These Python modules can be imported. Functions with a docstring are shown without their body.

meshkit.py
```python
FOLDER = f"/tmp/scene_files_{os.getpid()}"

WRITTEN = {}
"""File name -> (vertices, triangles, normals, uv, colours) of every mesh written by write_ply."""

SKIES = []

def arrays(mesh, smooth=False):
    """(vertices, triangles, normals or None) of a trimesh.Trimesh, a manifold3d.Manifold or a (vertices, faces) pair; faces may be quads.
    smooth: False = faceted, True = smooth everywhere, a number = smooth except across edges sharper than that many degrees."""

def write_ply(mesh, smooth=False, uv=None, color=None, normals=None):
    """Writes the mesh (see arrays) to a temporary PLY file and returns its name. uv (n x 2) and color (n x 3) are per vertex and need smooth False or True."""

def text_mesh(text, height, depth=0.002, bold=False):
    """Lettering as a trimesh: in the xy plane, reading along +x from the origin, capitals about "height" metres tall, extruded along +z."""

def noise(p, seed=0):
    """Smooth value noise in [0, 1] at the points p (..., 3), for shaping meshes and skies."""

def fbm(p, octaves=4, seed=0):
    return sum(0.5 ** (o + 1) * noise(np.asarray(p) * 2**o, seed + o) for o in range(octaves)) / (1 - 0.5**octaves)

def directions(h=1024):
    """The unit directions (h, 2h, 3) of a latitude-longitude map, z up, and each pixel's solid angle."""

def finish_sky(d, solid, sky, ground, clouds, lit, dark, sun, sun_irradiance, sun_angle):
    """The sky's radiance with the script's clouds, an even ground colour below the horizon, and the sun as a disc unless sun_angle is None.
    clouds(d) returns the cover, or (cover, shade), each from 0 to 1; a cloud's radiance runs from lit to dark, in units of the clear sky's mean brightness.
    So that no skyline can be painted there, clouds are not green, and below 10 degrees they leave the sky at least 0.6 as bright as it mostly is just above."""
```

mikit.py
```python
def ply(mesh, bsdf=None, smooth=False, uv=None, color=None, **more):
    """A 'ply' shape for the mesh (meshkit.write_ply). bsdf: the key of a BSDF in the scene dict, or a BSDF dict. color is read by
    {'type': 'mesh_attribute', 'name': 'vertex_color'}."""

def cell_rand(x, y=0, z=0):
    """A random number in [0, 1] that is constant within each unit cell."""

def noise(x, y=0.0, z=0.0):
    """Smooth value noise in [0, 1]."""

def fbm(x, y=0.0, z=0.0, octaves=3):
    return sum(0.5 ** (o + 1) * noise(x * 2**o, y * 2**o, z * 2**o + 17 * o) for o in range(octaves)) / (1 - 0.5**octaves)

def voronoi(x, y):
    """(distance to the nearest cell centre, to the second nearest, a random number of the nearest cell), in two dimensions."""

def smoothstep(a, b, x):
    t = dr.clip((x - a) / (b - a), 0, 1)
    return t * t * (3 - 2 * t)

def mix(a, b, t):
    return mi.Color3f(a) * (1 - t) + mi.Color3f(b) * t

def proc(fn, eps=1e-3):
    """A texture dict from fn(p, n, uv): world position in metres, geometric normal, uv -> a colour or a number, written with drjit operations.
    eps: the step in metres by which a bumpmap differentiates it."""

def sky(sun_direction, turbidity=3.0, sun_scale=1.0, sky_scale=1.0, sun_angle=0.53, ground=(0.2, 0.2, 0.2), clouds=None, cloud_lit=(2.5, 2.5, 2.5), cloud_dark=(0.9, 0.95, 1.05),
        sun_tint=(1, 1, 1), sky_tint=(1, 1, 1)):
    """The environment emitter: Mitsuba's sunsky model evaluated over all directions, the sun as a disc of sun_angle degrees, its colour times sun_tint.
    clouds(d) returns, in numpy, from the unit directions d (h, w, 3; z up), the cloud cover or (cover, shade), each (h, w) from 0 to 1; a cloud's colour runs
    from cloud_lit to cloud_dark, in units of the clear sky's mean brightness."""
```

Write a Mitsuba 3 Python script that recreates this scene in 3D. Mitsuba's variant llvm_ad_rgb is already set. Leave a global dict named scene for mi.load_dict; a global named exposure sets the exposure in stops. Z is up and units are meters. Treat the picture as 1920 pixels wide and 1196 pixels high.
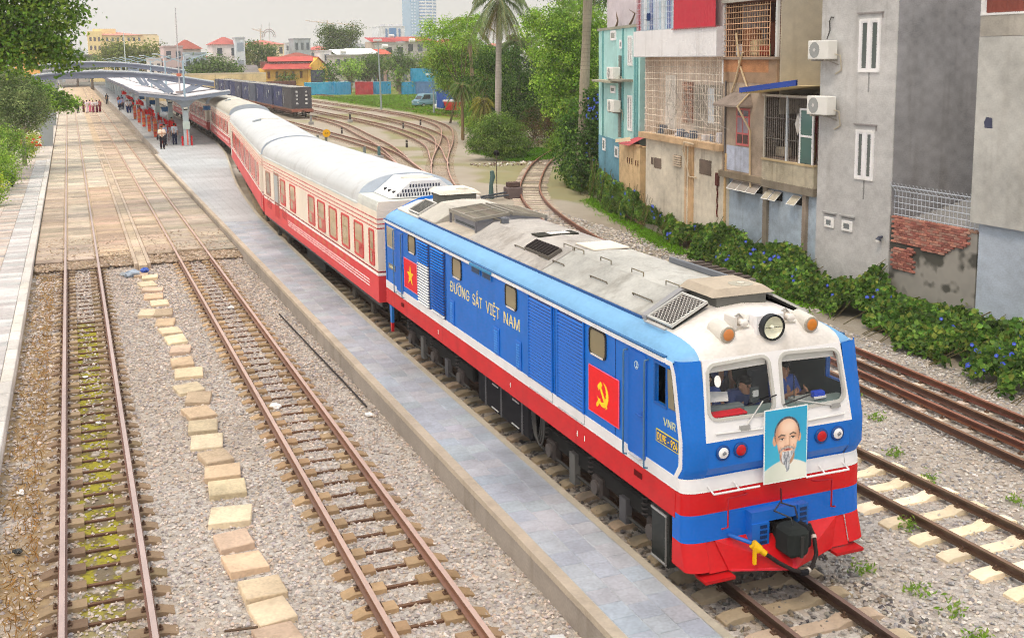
import math, random
import numpy as np, trimesh, shapely, shapely.geometry as sg, shapely.affinity as sa
import manifold3d as m3
import drjit as dr, mitsuba as mi, mikit, meshkit
from mikit import noise, fbm, voronoi, cell_rand, smoothstep, mix
T = mi.ScalarTransform4f
scene, labels = {}, {}
RNG = np.random.default_rng(7)
random.seed(7)
pi = math.pi

# ---------------------------------------------------------------- camera, sky, exposure
exposure = 2.35
CAM_H = 6.9
def _axes(yaw, pitch, roll):
    cy, sy, cp, sp, cr, sr = math.cos(yaw), math.sin(yaw), math.cos(pitch), math.sin(pitch), math.cos(roll), math.sin(roll)
    f = np.array([sy*cp, cy*cp, -sp]); r = np.array([cy, -sy, 0.0]); u = np.cross(r, f)
    return cr*r + sr*u, cr*u - sr*r, f
_r, _u, _f = _axes(math.radians(22.02), math.radians(8.47), math.radians(-0.68))
scene['camera'] = {'type': 'perspective', 'fov': math.degrees(2*math.atan(960/2030)), 'fov_axis': 'x',
    'near_clip': 0.1, 'far_clip': 8000.0, 'principal_point_offset_y': (598-409)/1196.0,
    'to_world': T().look_at(origin=[0, 0, CAM_H], target=[float(_f[0]), float(_f[1]), CAM_H+float(_f[2])], up=[float(x) for x in _u])}
def _clouds(d):
    n = meshkit.fbm(d*np.array([2.2, 2.2, 5.0]), 4, seed=3)
    el = np.clip(d[..., 2], 0, 1)
    return np.ones(d.shape[:2]), np.clip(1-el**0.7+(n-0.5)*0.55, 0, 1)
scene['sky'] = mikit.sky([-0.42, -0.38, 0.82], turbidity=4, sun_scale=0.2, sun_angle=16, clouds=_clouds, cloud_lit=(2.55, 2.55, 2.52), cloud_dark=(1.17, 1.135, 1.07), ground=(0.25, 0.23, 0.2), sun_tint=(1.0, 0.97, 0.93))

# ---------------------------------------------------------------- materials
# One packed texture: uv.x holds a colour (three 6-bit numbers, constant per piece), uv.y a streak and a mottle strength.
def _base(uv):
    q = dr.floor(uv.x + 0.5)
    R = dr.floor(q/4096); G = dr.floor(q/64) - R*64; Bc = q - 64*dr.floor(q/64)
    return mi.Color3f((R/63)**2, (G/63)**2, (Bc/63)**2)
def _uni(p, n, uv):
    base = _base(uv)
    st = dr.floor(uv.y); mo = uv.y - st; st = st/9
    big = fbm(p.x*0.8, p.y*0.8, p.z*0.8, 2); mid = noise(p.x*5.3, p.y*5.3, p.z*5.3); fine = noise(p.x*34, p.y*34, p.z*34)
    k = 1 + mo*((big-0.5)*1.3 + (mid-0.5)*0.55 + (fine-0.5)*0.5)
    s = 0.6*noise(p.x*3.1, p.y*3.1, p.z*0.32) + 0.4*noise(p.x*11, p.y*11, p.z*0.9+7)
    d = smoothstep(0.5, 0.92, s)*st
    b = base*k
    return mix(b, b*mi.Color3f(0.50, 0.46, 0.41), d)
UNI = mikit.proc(_uni)
FLAT = mikit.proc(lambda p, n, uv: _base(uv))
def two(d): return {'type': 'twosided', 'bsdf': d}
scene['mat_paint'] = two({'type': 'principled', 'base_color': UNI, 'roughness': 0.42, 'specular': 0.45})
scene['mat_gloss'] = two({'type': 'principled', 'base_color': UNI, 'roughness': 0.24, 'specular': 0.5})
scene['mat_matte'] = two({'type': 'principled', 'base_color': UNI, 'roughness': 0.9, 'specular': 0.2})
scene['mat_steel'] = two({'type': 'principled', 'base_color': UNI, 'roughness': 0.38, 'metallic': 0.75})
scene['mat_leaf'] = {'type': 'principledthin', 'base_color': FLAT, 'roughness': 0.55, 'diff_trans': 0.75, 'eta': 1.3}
scene['mat_pane'] = {'type': 'thindielectric', 'int_ior': 1.3}
scene['mat_dark_glass'] = two({'type': 'principled', 'base_color': FLAT, 'roughness': 0.08, 'specular': 0.6})

def lin(c):
    c = np.asarray(c, float)/255.0
    return np.where(c <= 0.04045, c/12.92, ((c+0.055)/1.055)**2.4)
def pack(c):
    q = np.rint(np.sqrt(np.clip(lin(c), 0, 1))*63)
    return q[..., 0]*4096 + q[..., 1]*64 + q[..., 2]
def vary(c, a, rng=RNG):
    return np.clip(np.asarray(c, float)*(1+rng.uniform(-a, a)), 0, 255)

# ---------------------------------------------------------------- mesh builder
class B:
    def __init__(s): s.V, s.F, s.U, s.n, s.M = [], [], [], 0, None
    def add(s, v, f, col, mot=0.2, st=0, flat=True, M=None):
        v = np.asarray(v, float); f = np.asarray(f, int)
        if f.shape[1] == 4: f = np.vstack([f[:, [0, 1, 2]], f[:, [0, 2, 3]]])
        if flat: v = v[f].reshape(-1, 3); f = np.arange(len(v)).reshape(-1, 3)
        for m in (M, s.M):
            if m is not None: v = v @ np.asarray(m)[:3, :3].T + np.asarray(m)[:3, 3]
        u = np.empty((len(v), 2)); u[:, 0] = pack(np.asarray(col)); u[:, 1] = int(st) + min(mot, 0.95)
        s.V.append(v); s.F.append(f + s.n); s.U.append(u); s.n += len(v)
        return s
    def tm(s, m, col, smooth=None, **k):
        if smooth: m = trimesh.graph.smooth_shade(m, angle=math.radians(smooth), facet_minarea=None)
        return s.add(m.vertices, m.faces, col, flat=not smooth, **k)
    def box(s, x0, x1, y0, y1, z0, z1, col, bev=0, **k):
        if bev:
            p = []
            for sx in (0, 1):
                for sy in (0, 1):
                    for sz in (0, 1):
                        c = [(x0, x1)[sx], (y0, y1)[sy], (z0, z1)[sz]]
                        for ax in range(3):
                            q = list(c)
                            for a in range(3):
                                if a != ax: q[a] += bev*(1-2*(sx, sy, sz)[a])
                            p.append(q)
            m = trimesh.convex.convex_hull(np.array(p))
            return s.add(m.vertices, m.faces, col, **k)
        v = [[x, y, z] for x in (x0, x1) for y in (y0, y1) for z in (z0, z1)]
        f = [[0, 1, 3], [0, 3, 2], [4, 6, 7], [4, 7, 5], [0, 4, 5], [0, 5, 1], [2, 3, 7], [2, 7, 6], [0, 2, 6], [0, 6, 4], [1, 5, 7], [1, 7, 3]]
        return s.add(v, f, col, **k)
    def tube(s, pts, r, col, n=7, caps=True, **k):
        p = np.asarray(pts, float); r = np.broadcast_to(np.asarray(r, float), (len(p),))
        t = np.gradient(p, axis=0); t /= np.linalg.norm(t, axis=1, keepdims=True)+1e-12
        a = np.cross(t[0], [0, 0, 1.0] if abs(t[0][2]) < 0.9 else [1.0, 0, 0]); a /= np.linalg.norm(a)
        rings = []
        for i in range(len(p)):
            a = a - t[i]*(a@t[i]); a /= np.linalg.norm(a)+1e-12; b = np.cross(t[i], a)
            an = np.arange(n)*2*pi/n
            rings.append(p[i] + r[i]*(np.cos(an)[:, None]*a + np.sin(an)[:, None]*b))
        v = np.vstack(rings); f = []
        for i in range(len(p)-1):
            for j in range(n): f.append([i*n+j, i*n+(j+1) % n, (i+1)*n+(j+1) % n, (i+1)*n+j])
        s.add(v, f, col, flat=False, **k)
        if caps:
            for i in (0, len(p)-1):
                c = np.vstack([rings[i], p[i]]); s.add(c, [[j, (j+1) % n, n] for j in range(n)], col, **k)
        return s
    def cyl(s, p0, p1, r, col, n=12, r1=None, **k):
        return s.tube([p0, p1], [r, r if r1 is None else r1], col, n=n, **k)
    def poly(s, pts, lo, hi, axis, col, **k):
        """extrude a polygon: axis 'x' -> pts are (y,z), 'y' -> (x,z), 'z' -> (x,y)"""
        g = pts if hasattr(pts, 'geom_type') else sg.Polygon(pts)
        for q in getattr(g, 'geoms', [g]):
            if q.area < 1e-9: continue
            m = trimesh.creation.extrude_polygon(q, 1.0, engine='earcut')
            v = m.vertices; h = lo + (hi-lo)*v[:, 2]
            v = {'x': np.stack([h, v[:, 0], v[:, 1]], 1), 'y': np.stack([v[:, 0], h, v[:, 1]], 1), 'z': np.stack([v[:, 0], v[:, 1], h], 1)}[axis]
            s.add(v, m.faces, col, **k)
        return s
    def sheet(s, grid, col, flat=False, **k):
        g = np.asarray(grid, float); a, b = g.shape[:2]; f = []
        for i in range(a-1):
            for j in range(b-1): f.append([i*b+j, i*b+j+1, (i+1)*b+j+1, (i+1)*b+j])
        return s.add(g.reshape(-1, 3), f, col, flat=flat, **k)
    def dict(s, mat):
        return mikit.ply((np.vstack(s.V), np.vstack(s.F)), mat, smooth=True, uv=np.vstack(s.U))

_used = {}
def key_of(name, parent=None):
    b = f'{parent}__{name}' if parent else name
    i = _used.get(b, 0); _used[b] = i+1
    return b if i == 0 else f'{b}_{i:03d}'
def lab(k, label=None, cat=None, group=None, kind=None):
    d = {a: b for a, b in (('label', label), ('category', cat), ('group', group), ('kind', kind)) if b}
    if d: labels[k] = {**labels.get(k, {}), **d}
    return k
def put(name, b, mat='mat_paint', parent=None, label=None, cat=None, group=None, kind=None, tw=None):
    k = key_of(name, parent)
    d = dict(b if isinstance(b, dict) else b.dict(mat))
    if tw is not None: d['to_world'] = T(np.asarray(tw, float))
    scene[k] = d
    return lab(k, label, cat, group, kind)
def thing(name, label, cat, group=None):
    return lab(key_of(name), label, cat, group)
def struct(name, b, mat='mat_matte', parent=None, kind='structure', **k):
    return put(name, b, mat, parent, kind=None if parent else kind, **k)
def tr(x=0, y=0, z=0, rz=0, s=1):
    c, n = math.cos(rz)*s, math.sin(rz)*s
    return np.array([[c, -n, 0, x], [n, c, 0, y], [0, 0, s, z], [0, 0, 0, 1.0]])
def frame(o, ux, uy, uz):
    m = np.eye(4); m[:3, 0], m[:3, 1], m[:3, 2], m[:3, 3] = ux, uy, uz, o
    return m
def rrect(x0, x1, y0, y1, r, n=4):
    return sg.box(x0+r, y0+r, x1-r, y1-r).buffer(r, quad_segs=n)
def letters(b, text, h, M, col, depth=0.006, bold=False, width=None):
    m = meshkit.text_mesh(text, h, depth, bold)
    v = m.vertices.copy()
    if width: v[:, 0] *= width/np.ptp(v[:, 0])
    b.add(v, m.faces, col, mot=0.05, M=M)
ORD = 'first second third fourth fifth sixth seventh eighth ninth tenth eleventh twelfth thirteenth fourteenth fifteenth sixteenth seventeenth eighteenth nineteenth twentieth'.split()
ORD += ['twenty-'+o for o in ORD[:9]] + ['thirtieth'] + ['thirty-'+o for o in ORD[:9]]
# ================================================================ ground
def _zone(v, lo, hi, w): return smoothstep(lo-w, lo+w, v)*(1-smoothstep(hi-w, hi+w, v))
def _ground(p, n, uv):
    x, y = p.x, p.y
    wob = fbm(x*0.35, y*0.35, 0, 3); wob2 = fbm(x*1.7+9, y*1.7, 0, 2)
    d1, d2, r = voronoi(x*14, y*14)
    tone = cell_rand(r*977, r*131)
    stone = mix((0.40, 0.36, 0.33), (0.60, 0.565, 0.53), r)
    stone = mix(stone, (0.46, 0.40, 0.34), smoothstep(0.6, 0.9, tone)*0.7)
    stone = stone*(0.72+0.28*smoothstep(0.02, 0.2, d2-d1))
    far_gravel = mix((0.42, 0.37, 0.32), (0.52, 0.48, 0.43), wob)
    fade = smoothstep(25, 60, y)
    grav = mix(stone, far_gravel, fade)
    dirt = mix((0.27, 0.21, 0.155), (0.42, 0.34, 0.26), wob2)
    dirty = smoothstep(0.5, 0.66, wob*0.75+wob2*0.25)
    c = mix(grav, dirt, dirty*(0.35+0.35*fade))
    strip = _zone(x, -1.7, -0.62, 0.12)*(1-smoothstep(40, 43, y))
    c = mix(c, mix((0.24, 0.165, 0.10), (0.40, 0.29, 0.16), noise(x*9, y*9)), strip*smoothstep(0.26, 0.42, wob2*0.6+wob*0.4)*0.92)
    mn = fbm(x*5.2, y*3.4, 3, 3)
    moss = _zone(x, -0.34, 0.36, 0.06)*_zone(y, 14, 31.5, 1.0)*smoothstep(0.30, 0.44, fbm(x*2.2, y*1.1, 3, 3)+0.05)*smoothstep(0.25, 0.42, mn)
    c = mix(c, mix((0.11, 0.085, 0.05), (0.20, 0.155, 0.09), mn), _zone(x, -0.36, 0.38, 0.08)*_zone(y, 13.5, 32, 1.5)*smoothstep(0.25, 0.4, mn+0.06)*0.85)
    c = mix(c, mix((0.15, 0.12, 0.05), (0.34, 0.31, 0.04), smoothstep(0.3, 0.65, mn*0.6+noise(x*31, y*31)*0.4)), moss*0.95)
    ed = _zone(y, 38.2, 41, 0.4)*_zone(x, -1.6, 5.5, 0.2)
    c = mix(c, (0.17, 0.125, 0.08), ed*smoothstep(0.35, 0.6, wob2)*0.8)
    # yard behind the train: dry grass between the sidings, green further right
    g1 = smoothstep(12.5, 14, x)*smoothstep(34, 44, y)
    c = mix(c, mix((0.42, 0.36, 0.28), (0.50, 0.45, 0.38), wob2), g1*0.7)
    dry = g1*smoothstep(0.5, 0.62, fbm(x*0.16, y*0.12, 5, 3))
    c = mix(c, mix((0.30, 0.26, 0.07), (0.20, 0.24, 0.055), wob2), dry*0.55)
    gr = smoothstep(40.0, 43, x+wob*3-1.5)*smoothstep(75, 90, y)
    bush = smoothstep(0, 3.0, x-(19.5+(y-36)*0.33)-2.2+wob*4)*_zone(y, 44, 85, 5)
    green = mix((0.10, 0.17, 0.03), (0.27, 0.31, 0.06), wob2*0.6+wob*0.5)
    c = mix(c, green, dr.maximum(gr*(0.55+0.45*smoothstep(0.35, 0.5, wob)), bush*0.9))
    earth = smoothstep(16.6, 18.6, x+wob2*1.5-0.7)*(1-smoothstep(34, 48, y))
    c = mix(c, mix((0.20, 0.16, 0.10), (0.36, 0.33, 0.28), wob2), earth*0.75)
    town = smoothstep(300, 380, y)
    return mix(c, (0.22, 0.22, 0.2), town)
scene['mat_ground'] = two({'type': 'diffuse', 'reflectance': mikit.proc(_ground)})
GZ = -0.22
_b = B(); _b.sheet([[[x, y, GZ] for x in (-3500, 0, 3500)] for y in (-200, 0, 200, 6000)], (120, 110, 100))
struct('ground', _b, 'mat_ground')

def stones(n, x0, x1, y0, y1, rmin, rmax, pal, dens=None, zt=GZ):
    """many small broken stones as one mesh: flat-shaded squashed octahedra"""
    u = RNG.random(n)
    x = RNG.uniform(x0, x1, n); y = y0 + (y1-y0)*u**1.25
    if dens is not None:
        k = dens(x, y); x, y = x[k], y[k]; n = len(x)
    r = RNG.uniform(rmin, rmax, n)*(1+np.maximum(y-16, 0)*0.02)
    o = np.array([[1, 0, 0], [-1, 0, 0], [0, 1, 0], [0, -1, 0], [0, 0, 1], [0, 0, -1.0]])
    f = np.array([[0, 2, 4], [2, 1, 4], [1, 3, 4], [3, 0, 4], [2, 0, 5], [1, 2, 5], [3, 1, 5], [0, 3, 5]])
    v = o[None]*(r[:, None, None]*RNG.uniform(0.7, 1.25, (n, 6, 1)))*np.array([1, 1, 0.75]) + RNG.normal(0, 0.16, (n, 6, 3))*r[:, None, None]
    a = RNG.uniform(0, 2*pi, n); c, s = np.cos(a), np.sin(a)
    v = np.stack([v[..., 0]*c[:, None]-v[..., 1]*s[:, None], v[..., 0]*s[:, None]+v[..., 1]*c[:, None], v[..., 2]], -1)
    v = v + np.stack([x, y, zt+r*RNG.uniform(0.0, 0.7, n)], -1)[:, None]
    V = v[:, f].reshape(-1, 3)
    pal = np.asarray(pal, float); col = pal[RNG.integers(0, len(pal), n)]*RNG.uniform(0.86, 1.08, (n, 1))
    U = np.empty((len(V), 2)); U[:, 0] = np.repeat(pack(np.clip(col, 0, 255)), 24); U[:, 1] = 0.15
    return V, np.arange(len(V)).reshape(-1, 3), U
PAL_A = [(200, 186, 176), (190, 178, 170), (208, 196, 188), (176, 168, 165), (196, 176, 160), (216, 207, 201), (164, 156, 155), (198, 184, 170), (182, 176, 177), (204, 191, 181)]
PAL_E = [(190, 187, 184), (200, 196, 191), (174, 172, 172), (212, 208, 203), (158, 156, 160), (198, 187, 176), (184, 178, 173), (204, 194, 183)]
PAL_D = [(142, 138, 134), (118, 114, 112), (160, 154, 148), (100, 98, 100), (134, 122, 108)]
def _bed(lst, label):
    V, F, U = [], [], []; n = 0
    for v, f, u in lst: V.append(v); F.append(f+n); U.append(u); n += len(v)
    k = key_of('ballast')
    scene[k] = mikit.ply((np.vstack(V), np.vstack(F)), 'mat_matte', smooth=True, uv=np.vstack(U))
    lab(k, label, 'ballast', kind='stuff')
_den = lambda x, y: RNG.random(len(x)) < np.clip(0.25+0.75*np.sin(x*1.3+2)*np.sin(y*0.7), 0.25, 1)
_bed([stones(46000, -1.5, 5.45, 11, 40.4, 0.016, 0.035, PAL_A, lambda x, y: ~((x < -0.6) & (RNG.random(len(x)) < 0.6)) & ~((np.abs(x) < 0.36) & (y > 14.5) & (y < 31.5) & (RNG.random(len(x)) < 0.72))), stones(900, -1.55, -0.6, 12, 38, 0.02, 0.05, PAL_A), stones(3600, -1.5, 5.4, 39.4, 41.4, 0.025, 0.05, [(176, 156, 136), (160, 140, 118), (196, 180, 164)], zt=-0.13), stones(900, -1.5, 5.4, 41, 46, 0.012, 0.03, [(176, 156, 136), (196, 180, 164)], zt=-0.03)], 'pinkish grey crushed stone around the two empty tracks left of the island platform')
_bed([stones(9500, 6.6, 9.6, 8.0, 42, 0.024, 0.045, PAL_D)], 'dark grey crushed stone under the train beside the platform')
_bed([stones(33000, 8.4, 18.2, 6.5, 27, 0.019, 0.040, PAL_E, lambda x, y: (x > 8.6+(y < 11)*0) & (x < 17.6+0.1*y)), stones(9000, 14, 20.5, 24, 46, 0.03, 0.05, PAL_E, lambda x, y: np.abs(x-(16.9+np.maximum(y-30, 0)*0.26)) < 2.6)], 'light grey and beige crushed stone right of the locomotive')

# ================================================================ tracks
RAIL = [(-0.036, 0.0), (-0.036, -0.03), (-0.012, -0.045), (-0.012, -0.105), (-0.06, -0.122), (-0.06, -0.132), (0.06, -0.132), (0.06, -0.122), (0.012, -0.105), (0.012, -0.045), (0.036, -0.03), (0.036, 0.0)]
def offset_path(path, d):
    p = np.asarray(path, float); t = np.gradient(p, axis=0); t /= np.linalg.norm(t, axis=1, keepdims=True)
    return p + d*np.stack([t[:, 1], -t[:, 0]], 1)
def resample(path, step):
    p = np.asarray(path, float)
    from scipy.interpolate import PchipInterpolator, CubicSpline
    s = np.r_[0, np.cumsum(np.linalg.norm(np.diff(p, axis=0), axis=1))]
    q = np.arange(0, s[-1]+1e-6, step)
    f = CubicSpline(s, p) if len(p) > 2 else (lambda z: p[0]+(p[1]-p[0])*(np.asarray(z)/s[-1])[:, None])
    return f(q)
def rail_mesh(path, top, side, z=0.0):
    """path (n,2) of one rail"""
    b = B(); p = np.asarray(path, float); t = np.gradient(p, axis=0); t /= np.linalg.norm(t, axis=1, keepdims=True); nn = np.stack([t[:, 1], -t[:, 0]], 1)
    prof = np.array(RAIL)
    ring = lambda q: np.concatenate([p + q[0]*nn, np.full((len(p), 1), z+q[1])], 1)
    for i in range(len(prof)):
        a, c = ring(prof[i]), ring(prof[(i+1) % len(prof)])
        topface = i == len(prof)-1
        b.sheet(np.stack([a, c], 1), top if topface else vary(side, 0.06), mot=0.35 if not topface else 0.15)
    return b
def lay(path, parent, gauge, top, side, z=0):
    put('rail', rail_mesh(offset_path(path, -gauge/2), top, side, z), 'mat_paint', parent)
    put('rail', rail_mesh(offset_path(path, gauge/2), top, side, z), 'mat_paint', parent)
G2 = 0.53
def sleeper_twoblock(c, s):
    b = B()
    for _ in (0,):
        x0 = s*G2
        prof = [(x0-0.30, -0.34), (x0-0.30, -0.185 if s < 0 else -0.135), (x0-0.14, -0.135), (x0+0.14, -0.135), (x0+0.30, -0.185 if s > 0 else -0.135), (x0+0.30, -0.34)]
        b.poly(prof, -0.115, 0.115, 'y', vary(c, 0.08), mot=0.35, st=2)
    return b
def tie_bar(): return B().box(-0.24, 0.24, -0.035, -0.02, -0.26, -0.17, (92, 66, 52), mot=0.4).box(-0.24, 0.24, -0.02, 0.03, -0.185, -0.17, (112, 84, 66), mot=0.4)
def clip_set():
    b = B()
    for s in (-1, 1):
        for d in (-1, 1):
            x = s*G2+d*0.085
            b.box(x-0.03, x+0.03, -0.04, 0.04, -0.135, -0.112, (104, 80, 68), mot=0.4)
            b.cyl((x, 0, -0.11), (x, 0, -0.07), 0.016, (92, 70, 60), n=6)
    return b
def sleeper_mono(c, half=0.98):
    b = B(); z = -0.135
    top = [(-half, -0.18), (-half+0.1, z-0.01), (-0.8, z-0.005), (-0.66, z), (-0.40, z), (-0.28, -0.185), (0.28, -0.185), (0.40, z), (0.66, z), (0.8, z-0.005), (half-0.1, z-0.01), (half, -0.18), (half, -0.34), (-half, -0.34)]
    b.poly(top, -0.12, 0.12, 'y', vary(c, 0.06), mot=0.3, st=1)
    return b
def sleeper_plank(c): return B().box(-0.95, 0.95, -0.1, 0.1, -0.3, -0.14, vary(c, 0.12), bev=0.012, mot=0.5)
TIE = tie_bar().dict('mat_matte')
def track(path, label, kind, y0=None, y1=None, col=(150, 128, 104), pitch=0.56, gauge=1.06, sunk=0.0, top=(176, 156, 150), side=(108, 76, 60), group=None, clips=True, maxs=300, z=0, jit=0.0):
    t = thing('railway_track', label, 'railway track', group)
    path = np.asarray(path, float)
    lay(path, t, gauge, top, side, z)
    d = np.r_[0, np.cumsum(np.linalg.norm(np.diff(path, axis=0), axis=1))]
    if kind == 'two': variants = [[sleeper_twoblock(vary(col, 0.07), q).dict('mat_matte') for q in (-1, 1)] for _ in range(5)]
    else: variants = [({'mono': sleeper_mono, 'plank': sleeper_plank}[kind](vary(col, 0.07))).dict('mat_matte') for _ in range(5)]
    cb = B(); one = clip_set(); ov, of, ou = np.vstack(one.V), np.vstack(one.F), np.vstack(one.U)
    s = 0.1; n = 0; rest = []
    while s < d[-1] and n < maxs:
        x, y = np.interp(s, d, path[:, 0]), np.interp(s, d, path[:, 1])
        x2, y2 = np.interp(s+0.3, d, path[:, 0]), np.interp(s+0.3, d, path[:, 1])
        a = math.atan2(y2-y, x2-x)-pi/2
        if (y0 is None or y >= y0) and (y1 is None or y <= y1):
            w = tr(x+random.uniform(-1, 1)*jit, y, z-sunk, a+random.uniform(-1, 1)*0.02)
            n += 1; va = random.choice(variants)
            if kind == 'two':
                k = key_of('sleeper', t)
                for q in va: put('block', q, None, k, tw=w)
                put('tie_bar', TIE, None, k, tw=w)
            else: put('sleeper', va, None, t, tw=w)
            if clips and n < 60: cb.V.append(ov @ w[:3, :3].T + w[:3, 3]); cb.F.append(of+cb.n); cb.U.append(ou); cb.n += len(ov)
        s += pitch
    if cb.n: put('rail_clips', cb, 'mat_matte', t, kind='stuff')
    return t
def straight(x, y0, y1, n=2, x1=None): return np.stack([np.linspace(x, x if x1 is None else x1, n), np.linspace(y0, y1, n)], 1)
RT, RS = (178, 158, 154), (112, 76, 62)
track(straight(0.0, 10, 330), 'nearest-left straight track with mossy ballast between two-block concrete sleepers beside the left platform', 'two', y0=10, y1=39.6, sunk=0.02, col=(142, 122, 100), top=RT, side=RS)
track(straight(3.75, 10, 330), 'straight track with brown tie bars between the row of stone slabs and the island platform', 'two', y0=10, y1=40.2, sunk=0.02, col=(160, 134, 106), top=(184, 160, 146), side=(126, 90, 72))
# the train's track: straight, then a gentle right-hand curve
E_PATH = resample([(8.18, 6), (8.18, 14), (8.18, 24), (8.2, 34), (8.28, 42), (8.9, 52), (9.9, 62), (11.1, 72), (12.0, 82), (12.45, 95), (12.75, 110), (13.0, 130), (13.2, 170), (13.3, 230)], 1.0)
track(E_PATH, 'track under the train with dark rails in front of the locomotive', 'mono', y0=6, y1=80, col=(176, 160, 138), pitch=0.6, top=(118, 100, 90), side=(66, 50, 42))
track(straight(11.97, 5, 30), 'track with pale concrete sleepers just right of the locomotive', 'mono', y0=5, y1=27, col=(226, 210, 182), pitch=0.6, top=(122, 98, 80), side=(78, 58, 46))
G_PATH = resample([(15.35, 4), (15.65, 10), (15.95, 15), (16.3, 19.5), (16.75, 25), (17.15, 30), (17.75, 35.5), (18.75, 41), (20.3, 47), (22.4, 52.8), (24.9, 58.2), (28.0, 64.3), (31.2, 69.8), (36, 77)], 0.6)
track(G_PATH, 'rusty curved track that bends away past the vine-covered house walls', 'plank', y0=4, col=(170, 158, 146), sunk=0.03, pitch=0.68, top=(150, 104, 84), side=(98, 58, 44), jit=0.06)
G2_PATH = np.stack([G_PATH[:34, 0]-0.62, G_PATH[:34, 1]], 1)
track(G2_PATH, 'second pair of rusty rails interlaced with the curved track right of the locomotive', 'plank', y0=90, col=(84, 64, 52), top=(132, 98, 76), side=(84, 58, 46))
# sidings of the yard behind the train
YT, YS = (190, 152, 136), (110, 74, 58)
_yard = dict(top=YT, side=YS, group='sidings of the yard behind the train', clips=False, col=(140, 118, 98), pitch=0.7, sunk=0.07)
_c = 'brown siding of the yard behind the train, '
track(resample([(22.4, 175), (22.4, 130), (22.4, 105), (22.3, 88), (21.8, 79), (20.3, 69), (18.4, 58.3), (16.8, 50), (15.6, 42)], 1.2), _c+'nearest the coaches', 'plank', y0=40, y1=118, **_yard)
track(resample([(27.6, 180), (27.3, 130), (26.6, 112), (24.9, 98), (23.2, 84.5), (21.6, 75.5), (19.2, 62)], 1.2), _c+'second from the coaches', 'plank', y0=77, y1=135, **_yard)
track(resample([(30.2, 230), (30.4, 150), (30.4, 124), (29.8, 106), (28.5, 94), (26.4, 82), (24.3, 74.5), (22.2, 67)], 1.2), _c+'third from the coaches', 'plank', y0=74, y1=140, **_yard)
track(resample([(34.2, 240), (34.3, 165), (34.2, 132), (33.3, 113.5), (31.9, 101), (30.1, 91.5), (27.6, 83), (25.4, 76.5)], 1.2), _c+'fourth from the coaches', 'plank', y0=80, y1=140, **_yard)
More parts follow.
